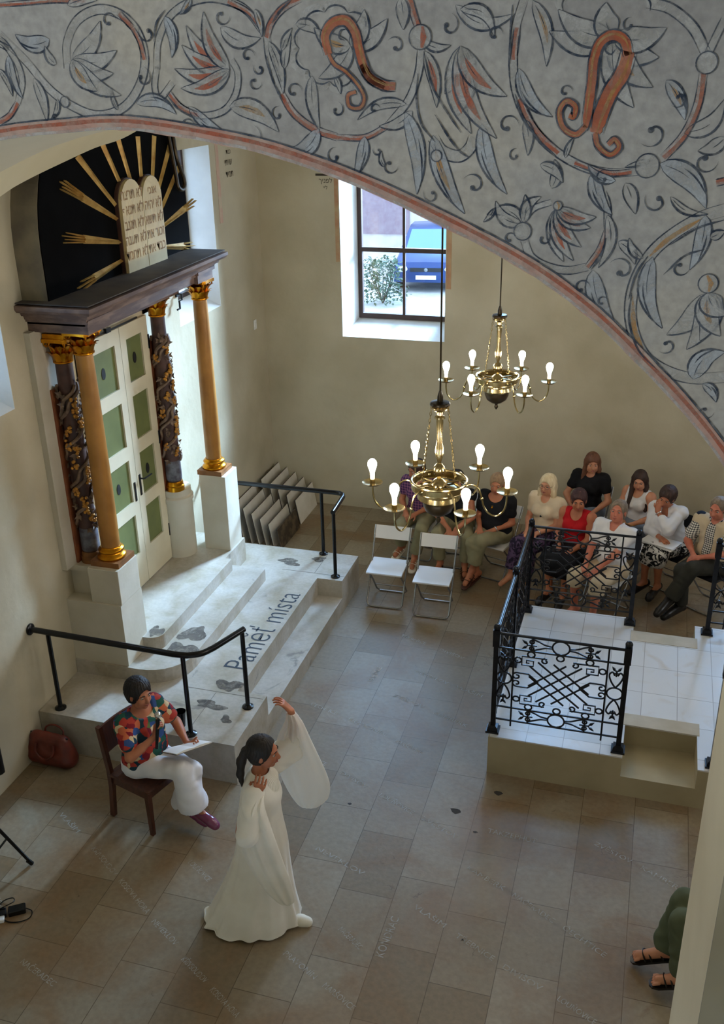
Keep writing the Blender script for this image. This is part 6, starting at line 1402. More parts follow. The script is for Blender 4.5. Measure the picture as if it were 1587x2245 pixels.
# ------------------------------------------------------------------ fabrics
def floral_material():
    m, nt, N, L, b = nodes_of('floral_print', 0.7, 0.2)
    tc = N.new('ShaderNodeTexCoord'); no = noise_node(N, L, tc.outputs['Object'], 9, 3)
    ad = N.new('ShaderNodeVectorMath'); ad.operation = 'MULTIPLY_ADD'; L.new(no.outputs['Color'], ad.inputs[0]); ad.inputs[1].default_value = (0.07, 0.07, 0.07); L.new(tc.outputs['Object'], ad.inputs[2])
    vo = N.new('ShaderNodeTexVoronoi'); vo.inputs['Scale'].default_value = 19; L.new(ad.outputs[0], vo.inputs['Vector'])
    sp = N.new('ShaderNodeSeparateColor'); L.new(vo.outputs['Color'], sp.inputs[0])
    r = ramp(N, L, sp.outputs[0], [(0.0, lin(30, 60, 74)), (0.16, lin(176, 62, 52)), (0.34, lin(38, 90, 78)), (0.5, lin(206, 110, 74)), (0.62, lin(54, 84, 140)), (0.74, lin(130, 30, 44)), (0.86, lin(214, 190, 150)), (0.95, lin(92, 110, 50))])
    r.color_ramp.interpolation = 'CONSTANT'; L.new(r.outputs[0], b.inputs['Base Color']); return m
def pattern_material(name, kind, a, b2, scale):
    m, nt, N, L, b = nodes_of(name, 0.75, 0.2); tc = N.new('ShaderNodeTexCoord')
    if kind == 'blot':
        n = noise_node(N, L, tc.outputs['Object'], scale, 3, 1.2); r = ramp(N, L, n.outputs[0], [(0.47, a), (0.53, b2)]); L.new(r.outputs[0], b.inputs['Base Color'])
    else:
        w = N.new('ShaderNodeTexWave'); w.inputs['Scale'].default_value = scale; w.bands_direction = 'X'; L.new(tc.outputs['Object'], w.inputs['Vector'])
        w2 = N.new('ShaderNodeTexWave'); w2.inputs['Scale'].default_value = scale; w2.bands_direction = 'Z'; L.new(tc.outputs['Object'], w2.inputs['Vector'])
        ad = N.new('ShaderNodeMath'); ad.operation = 'ADD'; L.new(w.outputs['Fac'], ad.inputs[0]); L.new(w2.outputs['Fac'], ad.inputs[1])
        ml = N.new('ShaderNodeMath'); ml.operation = 'MULTIPLY'; ml.inputs[1].default_value = 0.5; L.new(ad.outputs[0], ml.inputs[0])
        r = ramp(N, L, ml.outputs[0], [(0.25, a), (0.75, b2)]); L.new(r.outputs[0], b.inputs['Base Color'])
    return m
F = {}
F['floral'] = floral_material()
F['plaid'] = pattern_material('plaid_purple', 'plaid', lin(62, 40, 84), lin(140, 90, 120), 9)
F['check'] = pattern_material('check_shirt', 'plaid', lin(60, 60, 64), lin(226, 222, 210), 14)
F['bw'] = pattern_material('black_white_print', 'blot', lin(24, 24, 26), lin(220, 216, 208), 17)
F['purple'] = pattern_material('dark_purple_print', 'blot', lin(38, 32, 52), lin(92, 74, 106), 16)
cl = lambda n, c, c2=None, r=0.8: mat(n, c, r, c2=c2 or c, scale=6, spec=0.2)
F['black'] = cl('black_cotton', lin(20, 20, 24), lin(30, 30, 34)); F['cream'] = cl('cream_cotton', lin(226, 208, 180), lin(216, 198, 170)); F['red'] = cl('red_cotton', lin(192, 28, 36), lin(170, 22, 30)); F['white'] = cl('white_cotton', lin(228, 228, 230), lin(216, 216, 220)); F['khaki'] = cl('khaki_cotton', lin(146, 140, 110), lin(130, 124, 96)); F['beige'] = cl('beige_cotton', lin(206, 188, 158), lin(192, 174, 146)); F['navy'] = cl('navy_cloth', lin(28, 34, 50)); F['charcoal'] = cl('charcoal_cloth', lin(58, 58, 52), lin(48, 48, 44)); F['olive'] = cl('olive_cloth', lin(92, 100, 78), lin(80, 88, 68)); F['trouser_white'] = cl('white_trousers', lin(236, 236, 240), lin(226, 226, 232)); F['robe'] = cl('white_robe', lin(244, 240, 230), lin(236, 231, 220)); F['denim'] = cl('faded_denim', lin(120, 132, 150)); F['shoe_black'] = mat('black_leather', lin(22, 20, 20), 0.35); F['shoe_white'] = mat('white_leather', lin(236, 230, 214), 0.4); F['shoe_brown'] = mat('brown_leather', lin(74, 44, 34), 0.45); F['shoe_purple'] = mat('purple_patent_leather', lin(120, 48, 86), 0.18, spec=0.8); F['paper'] = mat('white_paper', lin(236, 234, 230), 0.7); F['watch'] = mat('silver_watch', lin(214, 214, 210), 0.25, 0.8); F['yellow_paper'] = mat('yellow_leaflet', lin(214, 184, 96), 0.7)

def sheer_material():
    m = bpy.data.materials.new('sheer_white_cloth'); m.use_nodes = True
    nt = m.node_tree; N = nt.nodes; L = nt.links; b = N['Principled BSDF']; b.inputs['Base Color'].default_value = lin(244, 240, 232); b.inputs['Roughness'].default_value = 0.9
    t = N.new('ShaderNodeBsdfTransparent'); tl = N.new('ShaderNodeBsdfTranslucent'); tl.inputs[0].default_value = lin(240, 236, 228); x = N.new('ShaderNodeMixShader'); y = N.new('ShaderNodeMixShader'); x.inputs[0].default_value = 0.3; y.inputs[0].default_value = 0.16
    L.new(b.outputs[0], x.inputs[1]); L.new(tl.outputs[0], x.inputs[2]); L.new(x.outputs[0], y.inputs[1]); L.new(t.outputs[0], y.inputs[2]); L.new(y.outputs[0], N['Material Output'].inputs[0])
    return m
F['sheer'] = sheer_material()
def dark_chair(x, y, rz, label):
    c = place_chair(x, y, rz, label, 'black folding chairs')
    for ch in c.children:
        if ch.name.startswith(('seat', 'backrest')):
            ch.material_slots[0].link = 'OBJECT'; ch.material_slots[0].material = F['black']
    return c
def bracelet(J, n, m, body, t=0.9, r=0.032):
    c = J['E' + n] + (J['W' + n] - J['E' + n]) * t; d = unit(J['W' + n] - J['E' + n]); a = unit(np.cross(d, V3(0.1, 0.2, 1))); b2 = np.cross(d, a); b = MB()
    b.tube([tuple(c + r * (a * math.cos(q) + b2 * math.sin(q))) for q in [2 * PI * k / 16 for k in range(16)]], 0.007, 6, closed=True); b.build('wrist_watch', m, body, smooth=True)
def necklace(J, m, body, drop=0.13):
    N_, fw, rt, up = J['N'], J['fw'], J['rt'], J['up']; b = MB()
    b.tube(spline([tuple(N_ + rt * q * 0.075 * abs(q) ** 0 + fw * (0.02 if abs(q) == 1 else 0.09 if q else 0.115) - up * (0.0 if abs(q) == 1 else 0.07 if q else drop)) for q in (-1, -0.5, 0, 0.5, 1)], 6), 0.004, 6); b.sphere(tuple(N_ + fw * 0.122 - up * (drop + 0.015)), 0.013, 10, 7); b.build('necklace', m, body, smooth=True)

# ------------------------------------------------------------------ the woman with the microphone, on a wooden chair
rzp = heading(0.96, -0.28); PX, PY = -3.53, 5.50
wc = thing('wooden_chair', 'dark brown wooden chair under the woman with the microphone', 'chair', (PX, PY, 0), rzp)
for (x, y, zt) in ((-0.20, 0.20, 0.42), (0.20, 0.20, 0.42)):
    b = MB(); b.loft([[(x + sx * w, y + sy * w, z) for sx, sy in ((-1, -1), (1, -1), (1, 1), (-1, 1))] for (w, z) in ((0.016, 0), (0.021, zt))]); b.build('leg', M['wood'], wc)
for x in (-0.20, 0.20):
    b = MB(); b.loft([[(x + sx * 0.018, y + sy * 0.021, z) for sx, sy in ((-1, -1), (1, -1), (1, 1), (-1, 1))] for (y, z) in ((-0.235, 0), (-0.20, 0.30), (-0.20, 0.46), (-0.255, 0.86))]); b.build('leg', M['wood'], wc)
b = MB(); b.rbox((-0.225, -0.215, 0.415), (0.225, 0.235, 0.445), 0.03); b.build('seat', M['wood'], wc)
b = MB(); b.box((-0.20, 0.185, 0.345), (0.20, 0.205, 0.405)); b.box((-0.205, -0.20, 0.345), (-0.19, 0.20, 0.405)); b.box((0.19, -0.20, 0.345), (0.205, 0.20, 0.405)); b.box((-0.20, -0.205, 0.345), (0.20, -0.19, 0.405)); b.build('apron', M['wood'], wc, fix=False)
b = MB()
for (z0, z1, y) in ((0.60, 0.84, -0.232),):
    rings = [[(x, y - 0.02 * (1 - (x / 0.2) ** 2) + d + (z - z0) * -0.12, z) for (d, z) in ((-0.009, z0), (0.009, z0), (0.009, z1), (-0.009, z1))] for x in [-0.19 + 0.38 * k / 8 for k in range(9)]]
    b.loft(rings)
b.build('backrest', M['wood'], wc)
J = seated(scale=1.0, lean=0.02, head=(-8, -2, 0), KL=(-0.07, 0.41, 0.545), KR=(0.03, 0.42, 0.61), AL=(-0.06, 0.31, 0.10), AR=(-0.05, 0.45, 0.14), FL=(0.05, 1, 0), FR=(0.0, 1.0, -0.12), WL=(-0.17, 0.31, 0.68), WR=(0.085, 0.235, 0.885), poleR=(0.9, -0.1, -0.8), poleL=(-0.8, -0.3, -0.6), seat=0.445)
body = build_body(J, M['skin_tan'], 0.006, True, {'R': {'d': (-0.30, 0.05, 1.0), 'n': (-0.75, 0.35, -0.1), 'curl': 1.15, 'side': 1}, 'L': {'d': (0.10, 0.9, 0.25), 'n': (0.3, -0.2, 1.0), 'curl': 0.7, 'side': -1}})
garment_top(J, F['floral'], body, 0.016, 0.62, True, (0, 0.05, 0.10, 0.085), -0.06, 0.009, name='blouse', loose=0.012, amp=0.006, sleeve_r=0.024)
garment_legs(J, F['trouser_white'], body, 0.95, 0.014, 0.062, 0.009, name='trousers', amp=0.005)
hair_mesh(J, M['h_black'], body, 'fluffy', 0.006, 0.016, 0.034); face_parts(body, J['H'], J['Rh'], 1.0, M['h_black'])
for n in 'LR': shoe(J, n, F['shoe_purple'], body, 'heel')
place(body, (PX, PY, 0), rzp, 'woman in a floral blouse and white trousers, seated speaking into a microphone')
Rp = Matrix.Translation((PX, PY, 0)) @ Matrix.Rotation(rzp, 4, 'Z')
mc = thing('microphone', 'silver-headed microphone held by the woman in the floral blouse', 'microphone', tuple(Rp @ Vector(J['WR'])), rzp)
w = J['WR']; hd = w + V3(-0.055, 0.005, 0.17); tl = w + V3(0.045, 0.055, -0.06); b = MB()
gm = unit(hd - tl); b.tube([tuple(tl - w), tuple(hd - gm * 0.03 - w)], [0.011, 0.017], 12); b.build('handle', M['rail'], mc, smooth=True)
b = MB(); b.sphere(tuple(hd - w), 0.027, 14, 9); b.build('grille', F['watch'], mc, smooth=True, label='silver mesh head')
bk = thing('book', 'open white book on the lap of the woman with the microphone', 'book', tuple(Rp @ Vector((-0.10, 0.38, 0.73))), rzp)
Tb = Matrix.Rotation(-0.25, 4, 'Z') @ Matrix.Rotation(0.42, 4, 'X') @ Matrix.Rotation(-0.15, 4, 'Y')
b = MB(); b.box((-0.16, -0.12, -0.010), (0.16, 0.12, -0.006), Tb); b.build('cover', cl('grey_cover', lin(120, 112, 104)), bk)
for q in (-1, 1):
    b = MB(); rings = []
    for k in range(9):
        x = q * 0.155 * k / 8; z = 0.010 * math.sin(PI * min(k / 8 * 0.9 + 0.1, 1)); rings.append([(x, -0.115, -0.006), (x, 0.115, -0.006), (x, 0.115, z), (x, -0.115, z)])
    b.loft(rings, True, Tb); b.build('page', F['paper'], bk)
cup = thing('cup', 'small black cup standing on the platform beside the handrail post', 'cup', (-3.53, 6.12, ZP))
b = MB(); b.lathe([(0.030, 0.0), (0.034, 0.004), (0.040, 0.09), (0.050, 0.15), (0.047, 0.15), (0.036, 0.03), (0.0, 0.02)], seg=20); b.build('bowl', M['rail'], cup, smooth=True)

# ------------------------------------------------------------------ the dancer in white
rzd = heading(0.955, 0.295); DX, DY = -2.22, 4.72
J = {'scale': 0.98, 'P': V3(0, -0.02, 0.88), 'up': unit(V3(0, 0.06, 1.0)), 'fw': unit(V3(0, 1, -0.06)), 'rt': V3(1, 0, 0)}
J['C'] = V3(0, 0.01, 1.10); J['N'] = V3(0.0, 0.03, 1.285); J['SL'] = V3(-0.15, 0.045, 1.25); J['SR'] = V3(0.15, 0.0, 1.235)
J['HL'] = V3(-0.085, -0.02, 0.86); J['HR'] = V3(0.085, -0.02, 0.86); J['KL'] = V3(-0.07, -0.10, 0.48); J['KR'] = V3(0.06, 0.06, 0.47); J['AL'] = V3(-0.08, -0.25, 0.10); J['AR'] = V3(0.05, 0.10, 0.085); J['TL'] = V3(-0.08, -0.12, 0.03); J['TR'] = V3(0.06, 0.25, 0.03)
J['EL'], J['WL'] = ik(J['SL'], V3(-0.20, 0.24, 1.625), 0.262, 0.232, (-0.35, 0.9, -0.35)); J['ER'], J['WR'] = ik(J['SR'], V3(0.175, 0.015, 1.225), 0.26, 0.24, (0.5, -0.5, -1.0))
J['Rh'] = rotm(math.radians(-6), math.radians(-4), 0.0); J['H'] = V3(0.0, 0.065, 1.455)
body = build_body(J, M['skin_tan'], 0.006, True, {'L': {'d': (0.05, -0.62, 0.85), 'n': (0.0, -0.8, -0.5), 'curl': 0.55, 'side': -1, 'spread': 1.1}, 'R': {'d': (-0.35, 0.35, 0.95), 'n': (-0.9, -0.1, -0.1), 'curl': 0.5, 'side': 1, 'spread': 1.15}})
hair_mesh(J, M['h_black'], body, 'pony', 0.006, 0.009, 0.02); face_parts(body, J['H'], J['Rh'], 0.98, M['h_black'])
for n in 'LR': shoe(J, n, F['shoe_white'], body, 'flat')
# robe: lofted rings with pleats that deepen to the hem; drooping batwing sleeves
b = MB(); prof = spline([(0.012, -0.10, 0.235, 0.345), (0.06, -0.085, 0.225, 0.325), (0.25, -0.05, 0.205, 0.265), (0.50, -0.01, 0.185, 0.205), (0.72, 0.01, 0.172, 0.175), (0.90, 0.01, 0.168, 0.152), (1.02, 0.015, 0.165, 0.140), (1.12, 0.03, 0.178, 0.138), (1.20, 0.025, 0.188, 0.108), (1.255, 0.025, 0.160, 0.085), (1.295, 0.032, 0.085, 0.068), (1.312, 0.036, 0.070, 0.060)], 5)
rings = []; ns = 120
for (z, cy, rx, ry) in prof:
    amp = 0.055 * max(0, 1 - z / 1.0) ** 1.2 + 0.006; row = []
    for k in range(ns):
        t = 2 * PI * k / ns; q = 1 + amp * (0.6 * math.cos(11 * t + 1.3 * math.sin(3 * z)) + 0.4 * math.cos(17 * t + 2 * z)); y = cy + ry * math.sin(t) * q; hem = 0.0
        if z < 0.02: hem = 0.012 * (1 + math.cos(7 * t))
        x_ = rx * math.cos(t) * q; row.append((x_, y, z + hem))
    rings.append(row)
b.loft(rings, False); b.build('robe', F['robe'], body, smooth=True, fix=False)
def drape(name, path, hw, ht, axis_w, axis_t, nf, ph, m='sheer'):
    """closed flattened bag of cloth round a path; axis_w is its width direction, axis_t its thickness"""
    pts = spline([p + (a, c) for p, a, c in zip(path, hw, ht)], 6); b = MB(); rings = []
    aw, at = unit(np.array(axis_w, float)), unit(np.array(axis_t, float)); ns = 56
    for i, (x, y, z, w_, t_) in enumerate(pts):
        row = []
        for k in range(ns):
            a = 2 * PI * k / ns; u = math.cos(a); v = math.sin(a); f = 1 + 0.22 * math.sin(nf * u + ph + 2.2 * i / len(pts)); p = V3(x, y, z) + aw * w_ * u + at * t_ * v * f; row.append(tuple(p))
        rings.append(row)
    b.loft(rings, True); return b.build(name, F[m], body, smooth=True, fix=False)
eR, wR, eL, wL = J['ER'], J['WR'], J['EL'], J['WL']
drape('sleeve', [(0.165, 0.02, 1.235), (0.215, -0.01, 1.17), (0.25, 0.0, 1.02), (0.27, 0.05, 0.80), (0.275, 0.12, 0.58), (0.27, 0.175, 0.43), (0.268, 0.19, 0.39)], [0.05, 0.085, 0.115, 0.118, 0.10, 0.06, 0.012], [0.05, 0.066, 0.06, 0.045, 0.034, 0.022, 0.008], (0.05, 1, 0.18), (1, 0, 0.1), 9, 0.4, 'robe')
drape('sleeve', [tuple(wL + V3(0, 0, -0.015)), (-0.21, 0.255, 1.53), (-0.22, 0.25, 1.38), (-0.23, 0.27, 1.20), (-0.24, 0.31, 1.02), (-0.24, 0.33, 0.88), (-0.24, 0.32, 0.79), (-0.24, 0.315, 0.77)], [0.032, 0.06, 0.115, 0.155, 0.165, 0.135, 0.07, 0.02], [0.034, 0.05, 0.055, 0.05, 0.04, 0.03, 0.018, 0.006], (0, 1, -0.12), (1, 0, 0), 10, 1.7)
s = SDF(np.minimum(J['SL'], eL) - 0.2, np.maximum(J['SL'], eL) + 0.2, 0.008); s.cone(J['SL'], eL, 0.070, 0.060, 0.03); s.cone(J['SL'] + V3(0.02, 0, -0.06), eL + V3(0.02, 0, -0.10), 0.07, 0.06, 0.04); s.mesh('upper_sleeve', F['robe'], body, disp=folds(0.005, 30, 30, 40, 2))
s = SDF(np.minimum(J['SR'], eR) - 0.2, np.maximum(J['SR'], np.maximum(eR, wR)) + 0.2, 0.008); s.cone(J['SR'], eR, 0.070, 0.066, 0.03); s.cone(eR, eR + (wR - eR) * 0.62, 0.066, 0.056, 0.03); s.mesh('upper_sleeve', F['robe'], body, disp=folds(0.005, 30, 30, 40, 3))
# gathered yoke at the neck
b = MB()
for k in range(26):
    a = PI * (0.06 + 0.88 * k / 25); p0 = V3(0.066 * math.cos(a), 0.036 + 0.058 * math.sin(a), 1.305); p1 = V3(0.150 * math.cos(a), 0.02 + 0.130 * math.sin(a), 1.155)
    b.tube([tuple(p0), tuple((p0 + p1) / 2 + V3(0, 0.02 * math.sin(a), 0.024)), tuple(p1)], [0.007, 0.010, 0.004], 6)
b.build('gathered_yoke', F['robe'], body, smooth=True, fix=False)
place(body, (DX, DY, 0), rzd, 'dancer in a flowing white robe with one arm raised, black ponytail')

# ------------------------------------------------------------------ the audience
def aud(label, x, y, f, skin, chair='white', chair_label=None, ch_off=(0, 0), **kw):
    rz = heading(*f); Jx = seated(**kw)
    if chair:
        (place_chair if chair == 'white' else dark_chair)(x + ch_off[0], y + ch_off[1], rz + PI, chair_label or 'white folding chair under the %s' % label.split(' with')[0].split(',')[0])
    return Jx, rz
# woman in plaid blouse, behind the nearer chandelier
J, rz = aud('woman in plaid', -2.50, 10.55, (-0.10, -1), None, 'white', 'white folding chair under the woman in the purple plaid blouse', lean=0.08, head=(-35, -14, 0), KL=(-0.16, 0.40, 0.55), KR=(0.10, 0.42, 0.55), AL=(-0.06, 0.42, 0.09), AR=(0.16, 0.20, 0.09), WL=(-0.04, 0.27, 0.66), WR=(0.10, 0.24, 0.65))
body = build_body(J, M['skin_tan'], 0.008); garment_top(J, F['plaid'], body, 0.014, 0.5, True, name='blouse'); garment_legs(J, F['khaki'], body, 0.9, 0.014, 0.012); hair_mesh(J, M['h_dark'], body, 'short'); face_parts(body, J['H'], J['Rh'], 1, M['h_dark'])
for n in 'LR': shoe(J, n, F['shoe_white'], body, 'sandal')
place(body, (-2.50, 10.55, 0), rz, 'woman in a purple plaid blouse and khaki trousers, seated behind the nearer chandelier')
# person in black leaning forward with clasped hands
J, rz = aud('person in black top', -2.02, 10.45, (0.06, -1), None, 'white', 'white folding chair under the dark-haired person leaning forward', lean=0.30, head=(4, 4, 0), KL=(-0.17, 0.40, 0.55), KR=(0.17, 0.40, 0.55), AL=(-0.14, 0.36, 0.09), AR=(0.14, 0.36, 0.09), WL=(-0.045, 0.42, 0.64), WR=(0.045, 0.42, 0.63), poleL=(-1, 0.1, -0.5), poleR=(1, 0.1, -0.5))
body = build_body(J, M['skin_tan'], 0.008, True, {'L': {'d': (0.3, 0.5, -0.9), 'curl': 0.7}, 'R': {'d': (-0.3, 0.5, -0.9), 'curl': 0.7}}); garment_top(J, F['black'], body, 0.014, 0.12, True, (0, 0.05, 0.08, 0.08), straps=False); garment_legs(J, F['khaki'], body, 0.9, 0.014, 0.012); hair_mesh(J, M['h_black'], body, 'fluffy'); face_parts(body, J['H'], J['Rh'], 1, M['h_black'])
for n in 'LR': shoe(J, n, F['shoe_brown'], body, 'sandal')
place(body, (-2.02, 10.45, 0), rz, 'dark-haired person leaning forward with clasped hands, half hidden by the nearer chandelier')
# woman in black scoop-neck tee
J, rz = aud('woman in black tee', -1.53, 10.28, (-0.30, -0.95), None, 'white', 'white folding chair under the woman in the black scoop-neck top', lean=0.02, head=(14, -4, 0), KL=(-0.03, 0.41, 0.60), KR=(0.08, 0.41, 0.545), AL=(0.06, 0.46, 0.22), AR=(0.03, 0.36, 0.09), FL=(0.0, 1, -0.3), WL=(-0.07, 0.20, 0.66), WR=(0.10, 0.22, 0.655))
body = build_body(J, M['skin_tan'], 0.008, True); garment_top(J, F['black'], body, 0.016, 0.55, True, (0, 0.06, 0.098, 0.10), loose=0.008, sleeve_r=0.018); garment_legs(J, F['khaki'], body, 0.86, 0.015, 0.018); hair_mesh(J, M['h_ash'], body, 'short', vol=0.012); face_parts(body, J['H'], J['Rh'], 1, M['h_ash']); bracelet(J, 'L', F['watch'], body); necklace(J, M['gold'], body, 0.10)
for n in 'LR': shoe(J, n, F['shoe_brown'], body, 'sandal')
place(body, (-1.53, 10.28, 0), rz, 'woman in a black scoop-neck top and khaki trousers, wearing a wrist watch')
# blond woman with glasses
J, rz = aud('blond woman', -0.98, 10.34, (-0.42, -0.9), None, 'white', 'white folding chair under the blond woman with glasses', lean=-0.04, head=(6, 2, 0), KL=(-0.08, 0.42, 0.55), KR=(0.09, 0.42, 0.56), AL=(-0.03, 0.42, 0.09), AR=(0.12, 0.50, 0.09), WL=(-0.05, 0.24, 0.66), WR=(0.08, 0.24, 0.66))
body = build_body(J, M['skin'], 0.008, True); garment_top(J, F['cream'], body, 0.014, 0.5, True, (0, 0.065, 0.06, 0.09)); garment_legs(J, F['purple'], body, 0.86, 0.018, 0.02); hair_mesh(J, M['h_blond'], body, 'shoulder', vol=0.016, fringe=0.04); face_parts(body, J['H'], J['Rh'], 1, M['h_ash'], glasses=True); necklace(J, M['iron'], body, 0.19); bracelet(J, 'L', F['watch'], body)
place(body, (-0.98, 10.34, 0), rz, 'blond woman with glasses in a cream tee and dark necklace')
# woman in red
J, rz = aud('woman in red', -0.60, 10.06, (-0.32, -0.95), None, 'white', 'white folding chair under the woman in the red top', lean=0.02, head=(20, -10, 0), KL=(-0.10, 0.42, 0.55), KR=(0.12, 0.42, 0.56), AL=(-0.05, 0.38, 0.09), AR=(0.10, 0.40, 0.09), WL=(-0.07, 0.30, 0.65), WR=(0.07, 0.30, 0.64))
body = build_body(J, M['skin_tan'], 0.008, True); garment_top(J, F['red'], body, 0.012, 0.0, True, (0, 0.07, 0.075, 0.12), straps=True, h=0.009); garment_skirt(J, F['black'], body, 0.62); hair_mesh(J, M['h_plum'], body, 'short', vol=0.014); face_parts(body, J['H'], J['Rh'], 1, M['h_dark'])
for n in 'LR': shoe(J, n, F['shoe_black'], body, 'flat')
place(body, (-0.60, 10.06, 0), rz, 'woman with short dark hair in a sleeveless red top')
# older man in white shirt, front row behind the railing
J, rz = aud('man in white shirt', -0.20, 9.70, (-0.50, -0.87), None, 'white', 'white folding chair under the grey-haired man in the white shirt', lean=-0.10, head=(14, 14, 0), sw=0.185, scale=1.03, KL=(-0.14, 0.42, 0.56), KR=(0.14, 0.42, 0.56), AL=(-0.10, 0.44, 0.09), AR=(0.14, 0.40, 0.09), WL=(-0.05, 0.33, 0.66), WR=(0.10, 0.32, 0.66))
body = build_body(J, M['skin_red'], 0.008, False, belly=0.03); garment_top(J, F['white'], body, 0.010, 0.62, False, (0, 0.06, 0.066, 0.085), belly=0.03, name='shirt', sleeve_r=0.016, amp=0.006)
b = MB(); N_, fw, rt, up = J['N'], J['fw'], J['rt'], J['up']
for q in (-1, 1): b.loft([[tuple(N_ + rt * q * a + fw * c + up * d) for (a, c, d) in r] for r in (((0.07, -0.03, 0.045), (0.085, -0.03, 0.02), (0.080, -0.035, 0.018), (0.066, -0.032, 0.044)), ((0.062, 0.05, 0.03), (0.098, 0.05, 0.0), (0.095, 0.045, -0.002), (0.058, 0.046, 0.028)), ((0.022, 0.098, -0.06), (0.075, 0.09, -0.07), (0.072, 0.085, -0.072), (0.02, 0.092, -0.062)))], True)
b.build('collar', F['white'], body); garment_legs(J, F['beige'], body, 0.62, 0.018, 0.02, name='shorts'); hair_mesh(J, M['h_grey'], body, 'short', vol=0.010, fringe=0.02); face_parts(body, J['H'], J['Rh'], 1.03, M['h_grey'])
for n in 'LR': shoe(J, n, F['shoe_brown'], body, 'sandal')
place(body, (-0.20, 9.70, 0), rz, 'grey-haired man in a white shirt looking up, seated behind the iron railing')
# back row: woman in black tee
J, rz = aud('woman in black, back row', -0.55, 11.12, (-0.25, -0.97), None, 'white', 'white folding chair under the back-row woman in the black tee, against the wall', lean=0.0, head=(24, -4, 0), WL=(-0.13, 0.24, 0.64), WR=(0.12, 0.24, 0.64), poleL=(-1, -0.3, -0.4), poleR=(1, -0.3, -0.4), seat=0.46)
body = build_body(J, M['skin'], 0.008, True); garment_top(J, F['black'], body, 0.016, 0.5, True, (0, 0.05, 0.062, 0.06), sleeve_r=0.016); garment_legs(J, F['denim'], body, 0.92, 0.014); hair_mesh(J, M['h_brown'], body, 'shoulder', vol=0.014, fringe=0.045); face_parts(body, J['H'], J['Rh'], 1, M['h_brown'])
for n in 'LR': shoe(J, n, F['shoe_black'], body, 'shoe')
place(body, (-0.55, 11.12, 0), rz, 'woman with chestnut hair in a black tee, upright against the back wall')
# girl with long dark hair
J, rz = aud('girl', 0.03, 10.86, (-0.50, -0.87), None, 'black', 'black folding chair under the girl with long dark hair', lean=0.05, head=(22, -12, 0), scale=0.97, WL=(-0.10, 0.30, 0.68), WR=(0.03, 0.26, 0.66), poleL=(-1, -0.2, -0.4), poleR=(1, -0.4, -0.5))
body = build_body(J, M['skin'], 0.008, True); garment_top(J, F['white'], body, 0.012, 0.0, True, (0, 0.07, 0.085, 0.10), straps=True, h=0.009); garment_skirt(J, F['denim'], body, 0.55); hair_mesh(J, M['h_dark'], body, 'long', vol=0.010, fringe=0.03); face_parts(body, J['H'], J['Rh'], 0.97, M['h_dark'])
for n in 'LR': shoe(J, n, F['shoe_brown'], body, 'sandal')
place(body, (0.03, 10.86, 0), rz, 'girl with long dark hair in a white tank top holding a leaflet')
Rq = Matrix.Translation((0.03, 10.86, 0)) @ Matrix.Rotation(rz, 4, 'Z'); lf = thing('leaflet', 'yellow leaflet held by the girl with long dark hair', 'leaflet', tuple(Rq @ Vector((-0.10, 0.37, 0.71))), rz)
b = MB(); Tl = Matrix.Rotation(0.5, 4, 'X') @ Matrix.Rotation(0.3, 4, 'Z'); b.box((-0.075, -0.10, -0.001), (0.075, 0.10, 0.001), Tl); b.build('sheet', F['yellow_paper'], lf)
# woman in white cardigan, chin on hand
J, rz = aud('woman in cardigan', 0.43, 10.50, (-0.52, -0.85), None, 'black', 'black folding chair under the woman in the white cardigan', lean=0.22, side=0.10, head=(10, -14, -12), KL=(-0.10, 0.41, 0.57), KR=(0.05, 0.42, 0.58), AL=(-0.12, 0.40, 0.09), AR=(0.02, 0.46, 0.10), WL=(0.06, 0.275, 0.985), WR=(-0.03, 0.30, 0.70), poleL=(-0.7, 0.6, -0.8), poleR=(1, -0.3, -0.5))
body = build_body(J, M['skin_tan'], 0.008, True, {'L': {'d': (0.1, -0.25, 0.95), 'n': (0.2, -0.9, 0.2), 'curl': 0.7}}); garment_top(J, F['white'], body, 0.012, 1.55, True, (0, 0.09, 0.05, 0.17), name='cardigan', loose=0.006, amp=0.006, sleeve_r=0.022); garment_skirt(J, F['bw'], body, 0.6); hair_mesh(J, M['h_dark'], body, 'fluffy', vol=0.016); face_parts(body, J['H'], J['Rh'], 1, M['h_dark']); bracelet(J, 'L', F['watch'], body)
for n in 'LR': shoe(J, n, F['shoe_black'], body, 'flat')
place(body, (0.43, 10.50, 0), rz, 'woman in a white cardigan and printed skirt resting her chin on her hand')
Rq = Matrix.Translation((0.43, 10.50, 0)) @ Matrix.Rotation(rz, 4, 'Z'); bgp = thing('papers', 'white sheaf of papers on the lap of the woman in the cardigan', 'papers', tuple(Rq @ Vector((-0.06, 0.34, 0.655))), rz)
b = MB(); rs = random.Random(5)
for k in range(5):
    Tl = Matrix.Rotation(rs.uniform(-0.25, 0.25), 4, 'Z') @ Matrix.Rotation(0.06, 4, 'X'); b.box((-0.19, -0.13, k * 0.006), (0.19, 0.13, k * 0.006 + 0.004), Tl)
b.build('sheets', F['paper'], bgp, fix=False)
